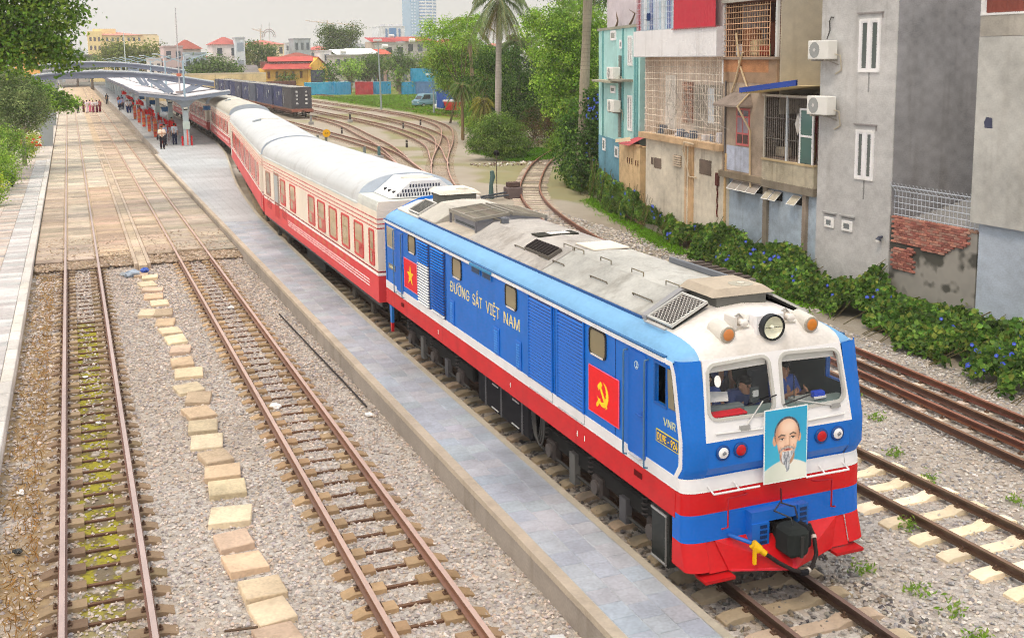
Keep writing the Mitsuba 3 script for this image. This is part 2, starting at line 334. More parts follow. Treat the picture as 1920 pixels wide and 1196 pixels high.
track(resample([(37.6, 260), (37.9, 180), (38.3, 148), (38.0, 124), (36.8, 114), (34.7, 103.5), (31.9, 94.5), (28.6, 85), (25.6, 77), (22.2, 67.5), (20.0, 60.5), (18.5, 55), (17.2, 49), (16.0, 42)], 1.2), _c+'the longest one', 'plank', y0=48, y1=140, **_yard)
track(resample([(42.4, 260), (44.6, 180), (43.4, 150), (43.2, 126), (42, 112)], 1.2), 'grass-grown siding in front of the parked cars', 'plank', y0=300, top=(150, 104, 82), side=(110, 76, 56), clips=False)

# ================================================================ pavement between the far tracks
pav = struct('track_pavement', B().box(-1.52, 5.42, 41.3, 330, -0.3, -0.05, (176, 158, 136), mot=0.3))
_n = 0
def _slab(x0, x1, y0, y1, z, c, parent, name='slab', mat='mat_matte', b=None, bev=0.012, mot=0.35):
    global _n
    bb = b or B(); bb.box(x0, x1, y0, y1, z-0.06, z, vary(c, 0.09), bev=bev, mot=mot, st=1)
    if b is None: put(name, bb, mat, parent)
_rest = B()
for i in range(260):
    y = 40.6+0.66*i
    if y > 200: break
    for j, (x0, x1) in enumerate([(-1.5, -0.62), (-0.44, 0.44), (0.64, 1.66), (2.24, 3.12), (3.32, 4.18), (4.38, 5.4)]):
        off = [0.0, 0.2, 0.1, 0.3, 0.05, 0.25][j]
        c = [(168, 153, 138), (173, 160, 145), (177, 156, 137), (173, 156, 139), (173, 161, 147), (166, 155, 142)][j]
        if y+off > 40.6+[0, .2, .1, 1.0, .3, .6][j] or True: pass
        if y > 64 and j in (0, 1, 2): c = (176, 166, 152)
        zz = -0.022+RNG.uniform(-0.006, 0.006)
        if i == 0 and j in (2, 4): continue
        if i == 1 and j == 2: continue
        _slab(x0, x1, y+off+0.012, y+off+0.648, zz, c, pav, b=None if i < 44 else _rest)
put('far_slabs', _rest, 'mat_matte', pav, kind='stuff')
# covered drain: two concrete beams and cover slabs
dr_ = thing('drain_channel', 'long covered drain of two concrete edge beams with cover slabs between the two left tracks', 'drain')
put('edge_beam', B().box(1.68, 1.80, 38.9, 100, -0.25, 0.015, (178, 164, 148), bev=0.015, mot=0.35), 'mat_matte', dr_)
put('edge_beam', B().box(2.10, 2.22, 38.9, 100, -0.25, 0.012, (182, 168, 150), bev=0.015, mot=0.35), 'mat_matte', dr_)
for i in range(60):
    y = 38.6+1.0*i
    put('cover_slab', B().box(1.81, 2.09, y, y+0.985, -0.2, 0.0+RNG.uniform(-0.015, 0.004), vary((176, 160, 142), 0.08), bev=0.01, mot=0.4), 'mat_matte', dr_)

# ================================================================ left platform
lp = struct('left_platform', B().box(-9, -1.56, 5, 360, -0.4, 0.055, (176, 170, 164), mot=0.3))
for i in range(70):
    y = 16.5+0.95*i
    put('kerb_stone', B().box(-1.80+RNG.uniform(-.006, .006), -1.555, y+0.008, y+0.942, -0.12, 0.115, vary((196, 192, 188), 0.05), bev=0.015, mot=0.3, st=1), 'mat_matte', lp)
_rest = B()
for i in range(150):
    y = 17.0+0.44*i
    for j in range(4):
        x1 = -1.82-0.72*j; x0 = x1-0.705
        c = (184, 182, 182) if j == 0 else (184, 172, 164) if (i*7+j*3) % 5 else (168, 165, 163)
        bb = _rest if i >= 70 or j == 3 else None
        _slab(x0, x1, y+(0.22 if j % 2 else 0)+0.008, y+(0.22 if j % 2 else 0)+0.43, 0.085+RNG.uniform(-0.006, 0.004), c, lp, 'paver', b=bb, bev=0.01, mot=0.3)
put('far_pavers', _rest, 'mat_matte', lp, kind='stuff')

# ================================================================ island platform (tapering, curved right edge)
PR = np.array([(6.66, 4), (6.70, 12), (6.73, 20), (6.78, 27), (6.95, 34), (7.10, 40), (7.25, 47), (7.62, 53), (8.1, 59.5), (8.75, 66), (9.5, 73), (10.2, 80), (10.9, 90), (11.25, 105), (11.5, 125), (11.7, 160), (11.8, 230), (11.8, 330)])
PR = np.stack([np.interp(np.arange(4, 330, 2.0), PR[:, 1], PR[:, 0]), np.arange(4, 330, 2.0)], 1)
PL = [(6.1, 330), (6.1, 135), (5.75, 100), (5.72, 82.6), (5.44, 82), (5.42, 40), (5.42, 4)]
def _ptop(p, n, uv):
    b = _base(uv); w = fbm(p.x*0.7, p.y*0.7, 1, 3); f = noise(p.x*23, p.y*23)
    jx = dr.abs(p.x/0.36 - dr.round(p.x/0.36)); jy = dr.abs(p.y/0.36 - dr.round(p.y/0.36))
    j = (1-smoothstep(0.02, 0.06, dr.minimum(jx, jy)))*smoothstep(46, 48, p.y)
    return b*(0.75+0.4*w+0.12*f)*(1-0.18*j)
scene['mat_platform'] = two({'type': 'principled', 'base_color': mikit.proc(_ptop), 'roughness': 0.7, 'specular': 0.3})
PZ = 0.25
_poly = sg.Polygon([tuple(q) for q in PR] + PL)
isl = struct('island_platform', B().poly(_poly, -0.5, PZ-0.01, 'z', (150, 144, 134), mot=0.35, st=3))
put('paving', B().poly(_poly.buffer(-0.1), PZ-0.02, PZ-0.004, 'z', (172, 174, 178)), 'mat_platform', isl)
put('coping', B().poly(sg.Polygon([(5.40, 4), (5.40, 82), (5.56, 82), (5.56, 4)]), PZ-0.09, PZ+0.004, 'z', (176, 168, 152), mot=0.35, st=2), 'mat_matte', isl)
_q = np.array(PR[:46]); put('coping', B().sheet(np.stack([np.c_[_q[:, 0]-0.12, _q[:, 1], np.full(len(_q), PZ+0.004)], np.c_[_q, np.full(len(_q), PZ+0.004)], np.c_[_q, np.full(len(_q), PZ-0.1)]], 1), (172, 162, 146), flat=True, mot=0.35, st=2), 'mat_matte', isl)
for i in range(106):
    y = 8.4+0.372*i; xr = np.interp(y, PR[:, 1], PR[:, 0])-0.13
    w = (xr-5.57)/3
    for j in range(3):
        c = [(160, 169, 180), (165, 173, 182), (157, 166, 177), (167, 171, 179)][RNG.integers(0, 4)]
        o = 0.0 if j % 2 else 0.12
        put('tile', B().box(5.57+w*j+0.004, 5.57+w*(j+1)-0.004, y+o+0.004, y+o+0.368, PZ-0.02, PZ+0.006+RNG.uniform(-0.0025, 0.0025), vary(c, 0.025), bev=0.006, mot=0.5, st=1), 'mat_platform' if False else 'mat_paint', isl) if i < 100 else None

# ================================================================ stone slabs in a row between the left tracks
_px = [(1.8, 37.6, .45), (2.05, 37.0, .5), (1.9, 35.9, .5), (2.0, 35.0, .62), (1.95, 33.9, .55), (2.05, 32.9, .5), (1.62, 31.6, .42), (2.05, 31.5, .5), (2.0, 30.3, .5), (2.05, 29.3, .52), (2.1, 28.2, .48), (2.12, 27.2, .48), (2.05, 26.0, .5), (2.1, 25.0, .62), (1.98, 23.8, .55), (2.1, 23.0, .5), (2.0, 22.0, .55), (1.98, 21.1, .55), (1.95, 20.2, .58), (2.0, 19.3, .5), (2.02, 18.5, .6), (2.0, 17.75, .6), (1.9, 16.6, .64), (1.82, 15.7, .5), (1.87, 14.9, .55), (1.97, 14.0, .56), (1.98, 13.35, .5), (1.95, 12.68, .52), (1.98, 12.0, .56), (2.0, 11.3, .5)]
for i, (x, y, w) in enumerate(reversed(_px)):
    b = B(); d = 0.64 if i > 9 else 0.60
    b.box(-w/2, w/2, -d*0.62/1.2, d*0.62/1.2, -0.14, 0.03, vary([(206, 188, 160), (198, 174, 148), (188, 168, 146), (214, 198, 172)][i % 4], 0.05), bev=0.010+0.008*RNG.random(), mot=0.5, st=3)
    m = tr(x, y, GZ+0.055+RNG.uniform(0, 0.03), RNG.uniform(-0.22, 0.22)); a, c = RNG.uniform(-0.07, 0.07, 2); m[2, 0], m[2, 1] = a, c
    put('stone_slab', b, 'mat_matte', None, f'rough beige stone slab between the two left tracks, {ORD[i]} of the row from the near end', 'stone slab', 'stone slabs laid in a row', tw=m)
# ================================================================ locomotive
LX, RX, XC = 6.78, 9.54, 8.16
BLUE, DBLUE, LBLUE, RED, WHT, DECK = (0, 106, 206), (4, 74, 134), (116, 170, 214), (204, 6, 20), (230, 230, 232), (178, 176, 173)
loco = thing('diesel_locomotive', 'blue, white and red diesel locomotive with a grey roof, heading the train', 'locomotive')
YR = 24.9
def yf(z):   # front profile
    return float(np.interp(z, [0.42, 0.8, 1.16, 1.45, 1.62, 1.64, 1.78, 2.12, 3.12], [10.98, 11.10, 11.12, 11.12, 11.14, 11.17, 11.06, 11.06, 11.28]))
def roofz(x):
    a = abs(x-XC); return float(np.interp(a, [0, 0.5, 1.06, 1.22, 1.32, 1.38], [3.62, 3.58, 3.33, 3.26, 3.19, 3.09]))
# side walls with the cab side-window openings
for side in (-1, 1):
    cab = sg.Polygon([(13.0, 1.63), (13.0, 3.06), (11.40, 3.06), (11.19, 2.12), (11.19, 1.78), (11.30, 1.63)])
    cab = cab.difference(sg.Polygon([(11.88, 2.46), (11.88, 2.99), (11.60, 2.99), (11.58, 2.46)])).difference(sg.Polygon([(11.53, 2.47), (11.55, 2.99), (11.44, 2.99), (11.36, 2.47)]).buffer(-0.0).intersection(sg.box(11.43, 2, 12, 3)))
    rear = sg.box(13.0, 1.63, YR-0.15, 3.06)
    x0 = LX if side < 0 else RX-0.05
    b = B().poly(cab, x0, x0+0.05, 'x', BLUE, mot=0.1).poly(rear, x0, x0+0.05, 'x', BLUE, mot=0.16, st=2)
    put('side_wall', b, 'mat_paint', loco)
    xo = LX if side < 0 else RX
    s = side
    q = lambda a, c: (min(xo+s*a, xo+s*c), max(xo+s*a, xo+s*c))
    put('red_sill', B().box(*q(-0.3, 0.006), 11.35, YR, 1.08, 1.45, RED, mot=0.2, st=3), 'mat_paint', loco)
    put('white_band', B().box(*q(-0.3, 0.009), 11.3, YR, 1.452, 1.63, WHT, mot=0.15, st=4), 'mat_paint', loco)
    put('gutter', B().box(*q(-0.05, 0.03), 11.62, YR, 3.045, 3.105, (226, 230, 236), mot=0.2, st=2).box(*q(-0.05, 0.035), 11.62, YR, 3.107, 3.125, (20, 84, 140)), 'mat_paint', loco)
# corner pillars and front lower bands as lofts round the rounded corners
def corner(zs, side, y_side, col, name, r=0.30, outs=0.0, **k):
    rows = []
    for z in zs:
        fy = yf(z); ry = 0.13
        pts = [(LX, max(y_side, fy+ry+0.01))] + [(LX+r-r*math.cos(a), fy+ry-ry*math.sin(a)) for a in np.linspace(0, pi/2, 9)]
        pts = [(x if side < 0 else 2*XC-x, y) for x, y in pts]
        rows.append([(x, y, z) for x, y in pts])
    put(name, B().sheet(rows, col, **k), 'mat_paint', loco)
for side in (-1, 1):
    corner(np.r_[1.63, 1.78, 2.12, np.linspace(2.2, 3.12, 6)], side, 0, BLUE, 'corner_pillar', mot=0.12)
    corner([1.452, 1.54, 1.632], side, 11.34, WHT, 'white_band', mot=0.1)
    corner([1.16, 1.3, 1.45], side, 11.38, RED, 'red_sill', mot=0.1)
    corner([0.80, 1.0, 1.16], side, 11.42, (0, 104, 206), 'blue_skirt', mot=0.1)
    corner([0.45, 0.6, 0.80], side, 11.42, RED, 'red_skirt', mot=0.12)
    xo = LX-0.004 if side < 0 else RX+0.004
    b = B(); P = [(11.60, 3.10), (11.40, 3.10), (11.30, 2.9), (11.17, 2.1), (11.27, 1.63), (11.35, 1.63), (11.25, 2.1), (11.38, 2.88), (11.44, 3.04), (11.60, 3.04)]
    P = [(11.62, 3.09), (11.46, 3.09), (11.38, 2.95), (11.19, 2.12), (11.19, 1.78), (11.30, 1.63), (11.38, 1.63), (11.27, 1.80), (11.27, 2.12), (11.45, 2.90), (11.50, 3.03), (11.62, 3.03)]
    b.poly(P, xo-0.004, xo+0.004, 'x', WHT, mot=0.1); put('white_stripe', b, 'mat_paint', loco)
fx0, fx1 = LX+0.30, RX-0.30
def front_band(z0, z1, col, name, **k):
    zs = [z for z in (z0, 1.64, 1.78, 2.12, z1) if z0 <= z <= z1]
    put(name, B().sheet([[(x, yf(z), z) for x in (fx0, XC, fx1)] for z in sorted(set(zs))], col, flat=True, **k), 'mat_paint', loco)
front_band(1.632, 2.12, BLUE, 'nose', mot=0.1); front_band(1.452, 1.632, WHT, 'white_band', mot=0.1)
front_band(1.16, 1.45, RED, 'buffer_beam', mot=0.1); front_band(0.80, 1.16, (0, 104, 206), 'blue_skirt', mot=0.1)
# windscreen wall: a plane from (y 11.06, z 2.12) to (11.28, 3.12) with two openings
uF = np.array([0, 0.22, 1.0]); uF = uF/np.linalg.norm(uF); nF = np.array([0, -uF[2], uF[1]])
FM = frame([XC, yf(2.12), 2.12], [1, 0, 0], uF, nF)
LF = 1.025
def win_poly(s, g=0.0):
    q = [(0.065, 0.25), (1.045, 0.27), (1.0, 0.95), (0.085, 0.985)] if s > 0 else [(-0.065, 0.25), (-1.045, 0.27), (-1.0, 0.95), (-0.085, 0.985)]
    return sg.Polygon(q).buffer(-0.12).buffer(0.12+g, quad_segs=5)
pw = sg.Polygon([(-1.12, 0), (1.12, 0), (1.06, LF), (-1.06, LF)])
wall = pw.difference(win_poly(1)).difference(win_poly(-1))
_fw = trimesh.creation.extrude_polygon(wall, 0.05, engine='earcut')
_v = _fw.vertices.copy(); _v[:, 2] -= 0.05
put('windscreen_wall', B().add(_v, _fw.faces, WHT, M=FM, mot=0.08), 'mat_paint', loco)
for s in (-1, 1):
    ring = win_poly(s, 0.022).difference(win_poly(s, -0.018))
    m = trimesh.creation.extrude_polygon(ring, 0.035, engine='earcut'); v = m.vertices.copy(); v[:, 2] -= 0.015
    k = put('windscreen', B().add(v, m.faces, (190, 188, 184), M=FM, mot=0.15), 'mat_matte', loco)
    m = trimesh.creation.extrude_polygon(win_poly(s, -0.01), 0.001, engine='earcut'); v = m.vertices[np.isclose(m.vertices[:, 2], 0)]
    ff = [f for f in m.faces if np.allclose(m.vertices[f][:, 2], 0)]
    vv = m.vertices.copy(); vv[:, 2] = -0.012
    put('pane', B().add(vv, np.array(ff), (255, 255, 255), M=FM), 'mat_pane', k)
    # sun visor strip behind the top of the pane
    put('sun_visor', B().add(np.array([[s*0.10, 0.87, -0.05], [s*0.97, 0.85, -0.05], [s*0.97, 0.95, -0.05], [s*0.10, 0.98, -0.05]]), [[0, 1, 2, 3]], (206, 206, 200), M=FM), 'mat_matte', k)
    # wiper
    b = B(); pv = np.array([s*0.52, 0.10, 0.03]); tip = np.array([s*0.20, 0.38, 0.03])
    if s > 0: tip = np.array([0.28, 0.36, 0.03]); pv = np.array([0.86, 0.22, 0.03])
    else: pv = np.array([-0.55, 0.12, 0.03]); tip = np.array([-0.25, 0.42, 0.03])
    b.tube([pv, tip], 0.010, (196, 196, 196), n=5, M=FM).tube([tip+[-0.22, -0.03, -0.008], tip+[0.22, 0.05, -0.008]], 0.009, (40, 40, 42), n=5, M=FM)
    b.box(pv[0]-0.07, pv[0]+0.07, pv[1]-0.03, pv[1]+0.03, 0, 0.04, (150, 150, 150), M=FM)
    put('wiper', b, 'mat_paint', loco)
    put('ledge_rail', B().tube([(s*0.98, 0.10, 0.025), (s*0.30, 0.08, 0.025)], 0.014, (224, 224, 224), n=5, M=FM), 'mat_paint', loco)
# hood over the cab: white in the middle, light blue shoulders
prof = [(11.28, 3.12), (11.32, 3.27), (11.40, 3.40), (11.55, 3.50), (11.75, 3.565), (12.0, 3.60), (12.4, 3.62), (12.9, 3.62)]
def hood_row(xs, y, zc): return [(x, y+0.5*max(0, abs(x-XC)-1.05), 3.08+(zc-3.08)*(roofz(x)-3.08)/(3.62-3.08)) for x in xs]
xs_w = np.linspace(LX+0.30, RX-0.30, 17)
put('cab_hood', B().sheet([hood_row(xs_w, y, z) for y, z in prof], (218, 216, 213), mot=0.28, st=3), 'mat_paint', loco)
for xs in (np.linspace(LX-0.002, LX+0.301, 6), np.linspace(RX-0.301, RX, 6)):
    put('roof_shoulder', B().sheet([hood_row(xs, y, z) for y, z in prof], LBLUE, mot=0.25, st=1).sheet([[(x, y, roofz(x)) for x in xs] for y in (12.9, 14, 17, 20, YR)], LBLUE, mot=0.18, st=1), 'mat_paint', loco)
# roof deck
def deck_sec(dz=0): return [(7.10, 3.28), (7.10, 3.365+dz), (7.66, 3.65+dz), (XC, 3.68+dz), (8.66, 3.65+dz), (9.22, 3.365+dz), (9.22, 3.28)]
put('roof_deck', B().poly(deck_sec(), 12.78, 16.28, 'y', DECK, mot=0.4, st=4), 'mat_matte', loco)
put('roof_deck', B().poly(deck_sec(), 16.31, 19.9, 'y', (172, 168, 164), mot=0.45, st=5), 'mat_matte', loco)
put('roof_deck', B().poly([(7.10, 3.28), (7.10, 3.365), (7.5, 3.42), (8.82, 3.42), (9.22, 3.365), (9.22, 3.28)], 19.93, 21.95, 'y', (176, 170, 160), mot=0.3, st=3), 'mat_matte', loco)
put('roof_deck', B().poly(deck_sec(0.02), 21.98, 23.2, 'y', (186, 182, 174), mot=0.3, st=3), 'mat_matte', loco)
put('roof_deck', B().poly([(7.10, 3.28), (7.10, 3.34), (7.6, 3.52), (8.72, 3.52), (9.22, 3.34), (9.22, 3.28)], 23.23, YR, 'y', (206, 204, 200), mot=0.2, st=2), 'mat_matte', loco)
for x in (7.085, 9.225): put('roof_channel', B().box(x-0.01, x+0.01, 12.78, 23.1, 3.285, 3.358, DBLUE, mot=0.15), 'mat_paint', loco)
put('deck_lip', B().poly([(7.08, 3.34), (7.66, 3.665), (8.66, 3.665), (9.24, 3.34), (9.24, 3.38), (8.67, 3.70), (7.65, 3.70), (7.08, 3.385)], 12.68, 12.80, 'y', (146, 148, 152), mot=0.2), 'mat_paint', loco)
SL = frame([7.10, 0, 3.365], [0.56/0.6286, 0, 0.285/0.6286], [0, 1, 0], [-0.285/0.6286, 0, 0.56/0.6286])   # left deck slope: (across, y, up)
# grille panels beside the air-conditioning boxes
def grille(name, x0, x1, y0, y1, M, bar, fr, pitch=0.055, parent=None):
    k = put(name, B().box(x0, x1, y0, y0+0.03, 0, 0.035, fr, M=M).box(x0, x1, y1-0.03, y1, 0, 0.035, fr, M=M).box(x0, x0+0.03, y0, y1, 0, 0.034, fr, M=M).box(x1-0.03, x1, y0, y1, 0, 0.034, fr, M=M), 'mat_paint', parent or loco)
    put('backing', B().box(x0+0.01, x1-0.01, y0+0.01, y1-0.01, -0.03, 0.0, (34, 32, 32), M=M), 'mat_matte', k)
    b = B(); w, h = x1-x0, y1-y0
    for d in np.arange(-h, w, pitch*1.414):
        for sg_ in (1, -1):
            a0, a1 = max(0, d), min(w, d+h)
            if a1-a0 < 0.02: continue
            p, q = (x0+a0, a0-d), (x0+a1, a1-d)
            if sg_ > 0: p, q = (p[0], y0+p[1]), (q[0], y0+q[1])
            else: p, q = (p[0], y1-p[1]), (q[0], y1-q[1])
            b.tube([(p[0], p[1], 0.012), (q[0], q[1], 0.012)], 0.006, bar, n=4, M=M)
    put('bars', b, 'mat_paint', k, kind='stuff')
    return k
grille('roof_grille', 0.0, 0.62, 12.02, 12.66, SL, (196, 192, 188), (190, 188, 186))
grille('roof_grille', 0.05, 0.55, 23.28, 24.1, SL, (120, 118, 116), (206, 202, 196), 0.05)
grille('roof_grille', 0.0, 0.62, 12.02, 12.66, frame([9.22, 24.68, 3.365], [-0.56/0.6286, 0, 0.285/0.6286], [0, -1, 0], [0.285/0.6286, 0, 0.56/0.6286]), (196, 192, 188), (190, 188, 186))
put('step_rail', B().tube([SL[:3, :3]@np.array(p)+SL[:3, 3] for p in [(-0.05, 12.6, 0.02), (-0.09, 12.6, 0.02), (-0.09, 12.05, 0.02), (-0.05, 12.05, 0.02)]], 0.012, (150, 160, 168), n=5), 'mat_paint', loco)
# roof air-conditioning boxes
def roof_ac(y0, y1, z, flip, cap, colr):
    k = put('roof_air_conditioner', B().box(7.78, 8.56, y0, y1, 3.4, z-0.06, (112, 110, 106), mot=0.3, st=2), 'mat_matte', loco)
    e = 0.10
    ys = (y0-0.06, y1+0.06)
    b = B().add([[7.68, ys[0], z-0.06], [8.66, ys[0], z-0.06], [8.66, ys[1], z-0.06], [7.68, ys[1], z-0.06], [7.80, ys[0]+e, z+0.03], [8.54, ys[0]+e, z+0.03], [8.54, ys[1]-e*0.3, z+0.03], [7.80, ys[1]-e*0.3, z+0.03]],
        [[3, 2, 1, 0], [4, 5, 6, 7], [0, 1, 5, 4], [1, 2, 6, 5], [2, 3, 7, 6], [3, 0, 4, 7]], cap, mot=0.3, st=2)
    put('lid', b, 'mat_matte', k)
    b = B().cyl((8.30, y0+0.22, z+0.028), (8.30, y0+0.22, z+0.036), 0.17, (168, 162, 152), n=22).cyl((8.30, y0+0.22, z+0.03), (8.30, y0+0.22, z+0.05), 0.05, (200, 196, 186), n=12)
    put('fan_grille', b, 'mat_matte', k)
roof_ac(12.02, 12.76, 3.78, 0, (178, 166, 150), 0)
roof_ac(23.35, 24.2, 3.86, 1, (214, 208, 196), 0)
# raised louvred frames over the radiator
for s in (-1, 1):
    xa, xb = (7.36, 8.12) if s < 0 else (8.20, 8.96)
    za, zb = (3.70, 3.78) if s < 0 else (3.78, 3.66)
    k = key_of('radiator_shutter', loco); sh = B(); fc = (146, 142, 134)
    up = lambda x: za+(zb-za)*(x-xa)/(xb-xa)
    for (y0, y1) in ((20.2, 20.25), (21.75, 21.8), (20.95, 21.0)):
        sh.add([[xa, y0, up(xa)], [xb, y0, up(xb)], [xb, y1, up(xb)], [xa, y1, up(xa)], [xa, y0, up(xa)-0.06], [xb, y0, up(xb)-0.06], [xb, y1, up(xb)-0.06], [xa, y1, up(xa)-0.06]], [[3, 2, 1, 0], [4, 5, 6, 7], [0, 1, 5, 4], [1, 2, 6, 5], [2, 3, 7, 6], [3, 0, 4, 7]], fc, mot=0.3)
    for x in (xa, xb-0.04): sh.box(x, x+0.04, 20.2, 21.8, up(x)-0.07, up(x)+0.004, fc, mot=0.3)
    put('frame', sh, 'mat_matte', k)
    for i in range(9):
        x = xa+0.06+i*(xb-xa-0.12)/9
        put('slat', B().add([[x, 20.26, up(x)-0.05], [x+0.06, 20.26, up(x)+0.0], [x+0.06, 21.74, up(x)+0.0], [x, 21.74, up(x)-0.05]], [[0, 1, 2, 3]], vary((128, 122, 112), 0.1), mot=0.3), 'mat_matte', k)
    for y in (20.2, 21.76): put('strut', B().box(xa+0.01 if s < 0 else xb-0.05, xa+0.05 if s < 0 else xb-0.01, y, y+0.04, 3.40, 3.66, (110, 112, 118)), 'mat_paint', k)
put('radiator_duct', B().box(7.45, 8.85, 20.3, 21.7, 3.40, 3.60, (150, 152, 158), mot=0.2).box(7.44, 7.46, 20.4, 21.6, 3.45, 3.5, (90, 92, 98)), 'mat_matte', loco)
# hatch, small grille, folded grille on the far side, exhaust opening, grab irons
put('roof_hatch', B().box(7.95, 8.62, 16.0, 16.75, 3.67, 3.70, (210, 204, 194), bev=0.01, mot=0.2), 'mat_matte', loco)
k = put('exhaust_grille', B().box(0.28, 0.56, 16.5, 17.55, 0.0, 0.06, (96, 92, 88), M=SL, mot=0.3), 'mat_matte', loco)
for i in range(8): put('slat', B().box(0.30, 0.54, 16.55+0.125*i, 16.62+0.125*i, 0.062, 0.09, (48, 46, 44), M=SL), 'mat_matte', k)
put('exhaust_opening', B().box(7.7, 8.5, 17.75, 18.1, 3.665, 3.69, (60, 56, 52), mot=0.3).box(7.95, 8.35, 17.8, 18.02, 3.692, 3.70, (216, 212, 208)), 'mat_matte', loco)
k = put('folded_roof_grille', B().box(8.62, 8.68, 13.1, 14.7, 3.66, 3.74, (120, 124, 130), mot=0.2).box(8.66, 9.15, 13.1, 14.7, 3.60, 3.64, (112, 108, 100), mot=0.3), 'mat_matte', loco)
for i in range(7): put('slat', B().box(8.70, 9.12, 13.18+0.21*i, 13.28+0.21*i, 3.645, 3.67, (84, 78, 70)), 'mat_matte', k)
for y in (17.99, 16.91, 16.31, 14.89, 13.51):
    ln = 0.42 if y > 15.5 else 0.55
    put('grab_iron', B().tube([SL[:3, :3]@np.array(p)+SL[:3, 3] for p in [(0.27, y, 0), (0.27, y, 0.035), (0.27, y-ln, 0.035), (0.27, y-ln, 0)]], 0.011, (104, 92, 82), n=5), 'mat_paint', loco)
for y in (20.0, 16.67, 16.25, 15.27, 14.23, 13.21):
    put('grab_iron', B().tube([(7.70, y, 3.66), (7.70, y, 3.72), (7.70, y-0.36, 3.72), (7.70, y-0.36, 3.66)], 0.010, (128, 118, 104), n=5), 'mat_paint', loco)
put('lifting_block', B().box(7.72, 7.84, 19.55, 19.70, 3.66, 3.76, (104, 106, 114)), 'mat_matte', loco)
# rear end
put('rear_wall', B().poly([(LX, 1.08), (LX, 3.06)]+[(x, roofz(x)) for x in np.linspace(LX, RX, 13)]+[(RX, 3.06), (RX, 1.08)], YR-0.06, YR, 'y', BLUE, mot=0.1), 'mat_paint', loco)
put('floor', B().box(LX+0.06, RX-0.06, 11.45, YR-0.1, 1.08, 1.5, (50, 50, 52)), 'mat_matte', loco)
put('front_inner', B().box(LX+0.1, RX-0.1, 11.25, 11.46, 0.8, 1.5, (60, 20, 20)), 'mat_matte', loco)
# ------------------------------------------------ left-side details
XO = LX
def sbox(b, y0, y1, z0, z1, d0, d1, col, **k): return b.box(XO-d1, XO-d0, min(y0, y1), max(y0, y1), z0, z1, col, **k)
SM = lambda y, z, d: frame([XO-d, y, z], [0, -1, 0], [0, 0, 1], [-1, 0, 0])     # text plane: x runs towards the front
def side_window(y0, y1, z0, z1, r=0.09):
    k = put('window', B().poly(rrect(y0, y1, z0, z1, r).difference(rrect(y0+0.03, y1-0.03, z0+0.03, z1-0.03, r*0.8)), XO-0.02, XO+0.002, 'x', (26, 30, 36)), 'mat_paint', loco)
    put('pane', B().poly(rrect(y0+0.03, y1-0.03, z0+0.03, z1-0.03, r*0.8), XO-0.010, XO-0.004, 'x', (128, 120, 92), mot=0.6), 'mat_dark_glass', k)
    put('sill', B().box(XO-0.03, XO-0.012, y0+0.08, y1-0.08, z0+0.008, z0+0.03, (214, 216, 216)), 'mat_paint', k)
for y0, y1 in ((22.40, 22.94), (19.38, 19.92), (16.57, 17.10), (13.26, 13.80)): side_window(y0, y1, 2.62, 3.035)
for y0, y1 in ((18.31, 18.77), (17.74, 18.20)):
    k = put('vent_flap', sbox(B(), y0, y1, 2.93, 3.06, 0, 0.025, (30, 110, 190)), 'mat_paint', loco); put('recess', sbox(B(), y0+0.03, y1-0.03, 2.945, 3.045, 0.026, 0.030, (18, 60, 92)), 'mat_paint', k)
put('rain_strip', sbox(B(), 17.7, 18.8, 3.06, 3.10, 0.03, 0.06, (40, 130, 180)), 'mat_paint', loco)
# louvred panels
for n, (y0, y1) in enumerate(((21.42, 22.24), (20.40, 21.28))):
    k = put('louvre_panel', sbox(B(), y0, y1, 1.63, 3.04, 0.0, 0.012, (0, 44, 104)), 'mat_paint', loco)
    for i in range(23):
        z = 1.66+i*0.060; white = z < 2.52 and n == 0
        if z < 1.70 and n == 1: white = True
        c = (238, 240, 242) if white else (10, 126, 226) if z > 2.52 else (0, 96, 196)
        put('slat', B().add([[XO-0.012, y0+0.03, z], [XO-0.05, y0+0.03, z+0.004], [XO-0.014, y0+0.03, z+0.022], [XO-0.012, y1-0.03, z], [XO-0.05, y1-0.03, z+0.004], [XO-0.014, y1-0.03, z+0.022]], [[0, 1, 4, 3], [1, 2, 5, 4], [2, 0, 3, 5]], c, mot=0.05), 'mat_paint', k)
for y0, y1 in ((15.10, 16.07), (13.96, 14.92)):
    k = put('louvre_panel', sbox(B(), y0, y1, 1.655, 3.035, 0.0, 0.010, (0, 52, 120)).box(XO-0.03, XO-0.01, y0, y0+0.03, 1.64, 3.04, BLUE).box(XO-0.03, XO-0.01, y1-0.03, y1, 1.64, 3.04, BLUE), 'mat_paint', loco)
    for i in range(25):
        z = 1.67+i*0.054
        put('slat', B().add([[XO-0.010, y0+0.03, z], [XO-0.034, y0+0.03, z+0.004], [XO-0.011, y0+0.03, z+0.030], [XO-0.010, y1-0.03, z], [XO-0.034, y1-0.03, z+0.004], [XO-0.011, y1-0.03, z+0.034]], [[0, 1, 4, 3], [1, 2, 5, 4], [2, 0, 3, 5]], (0, 108, 208), mot=0.05), 'mat_paint', k)
    put('panel_outline', sbox(B(), y0, y1, 1.47, 1.476, 0.010, 0.014, (120, 120, 124)).box(XO-0.014, XO-0.01, y0, y0+0.008, 1.47, 1.63, (120, 120, 124)), 'mat_paint', k)
for y0, y1 in ((19.82, 20.12), (17.38, 17.70), (16.37, 16.66)):
    k = put('small_louvre', sbox(B(), y0+0.03, y1-0.03, 1.64, 2.14, 0.0, 0.02, (16, 106, 206), bev=0.008), 'mat_paint', loco)
    for i in range(9): put('slat', sbox(B(), y0+0.08, y1-0.08, 1.69+0.046*i, 1.71+0.046*i, 0.02, 0.032, (60, 142, 224)), 'mat_paint', k)
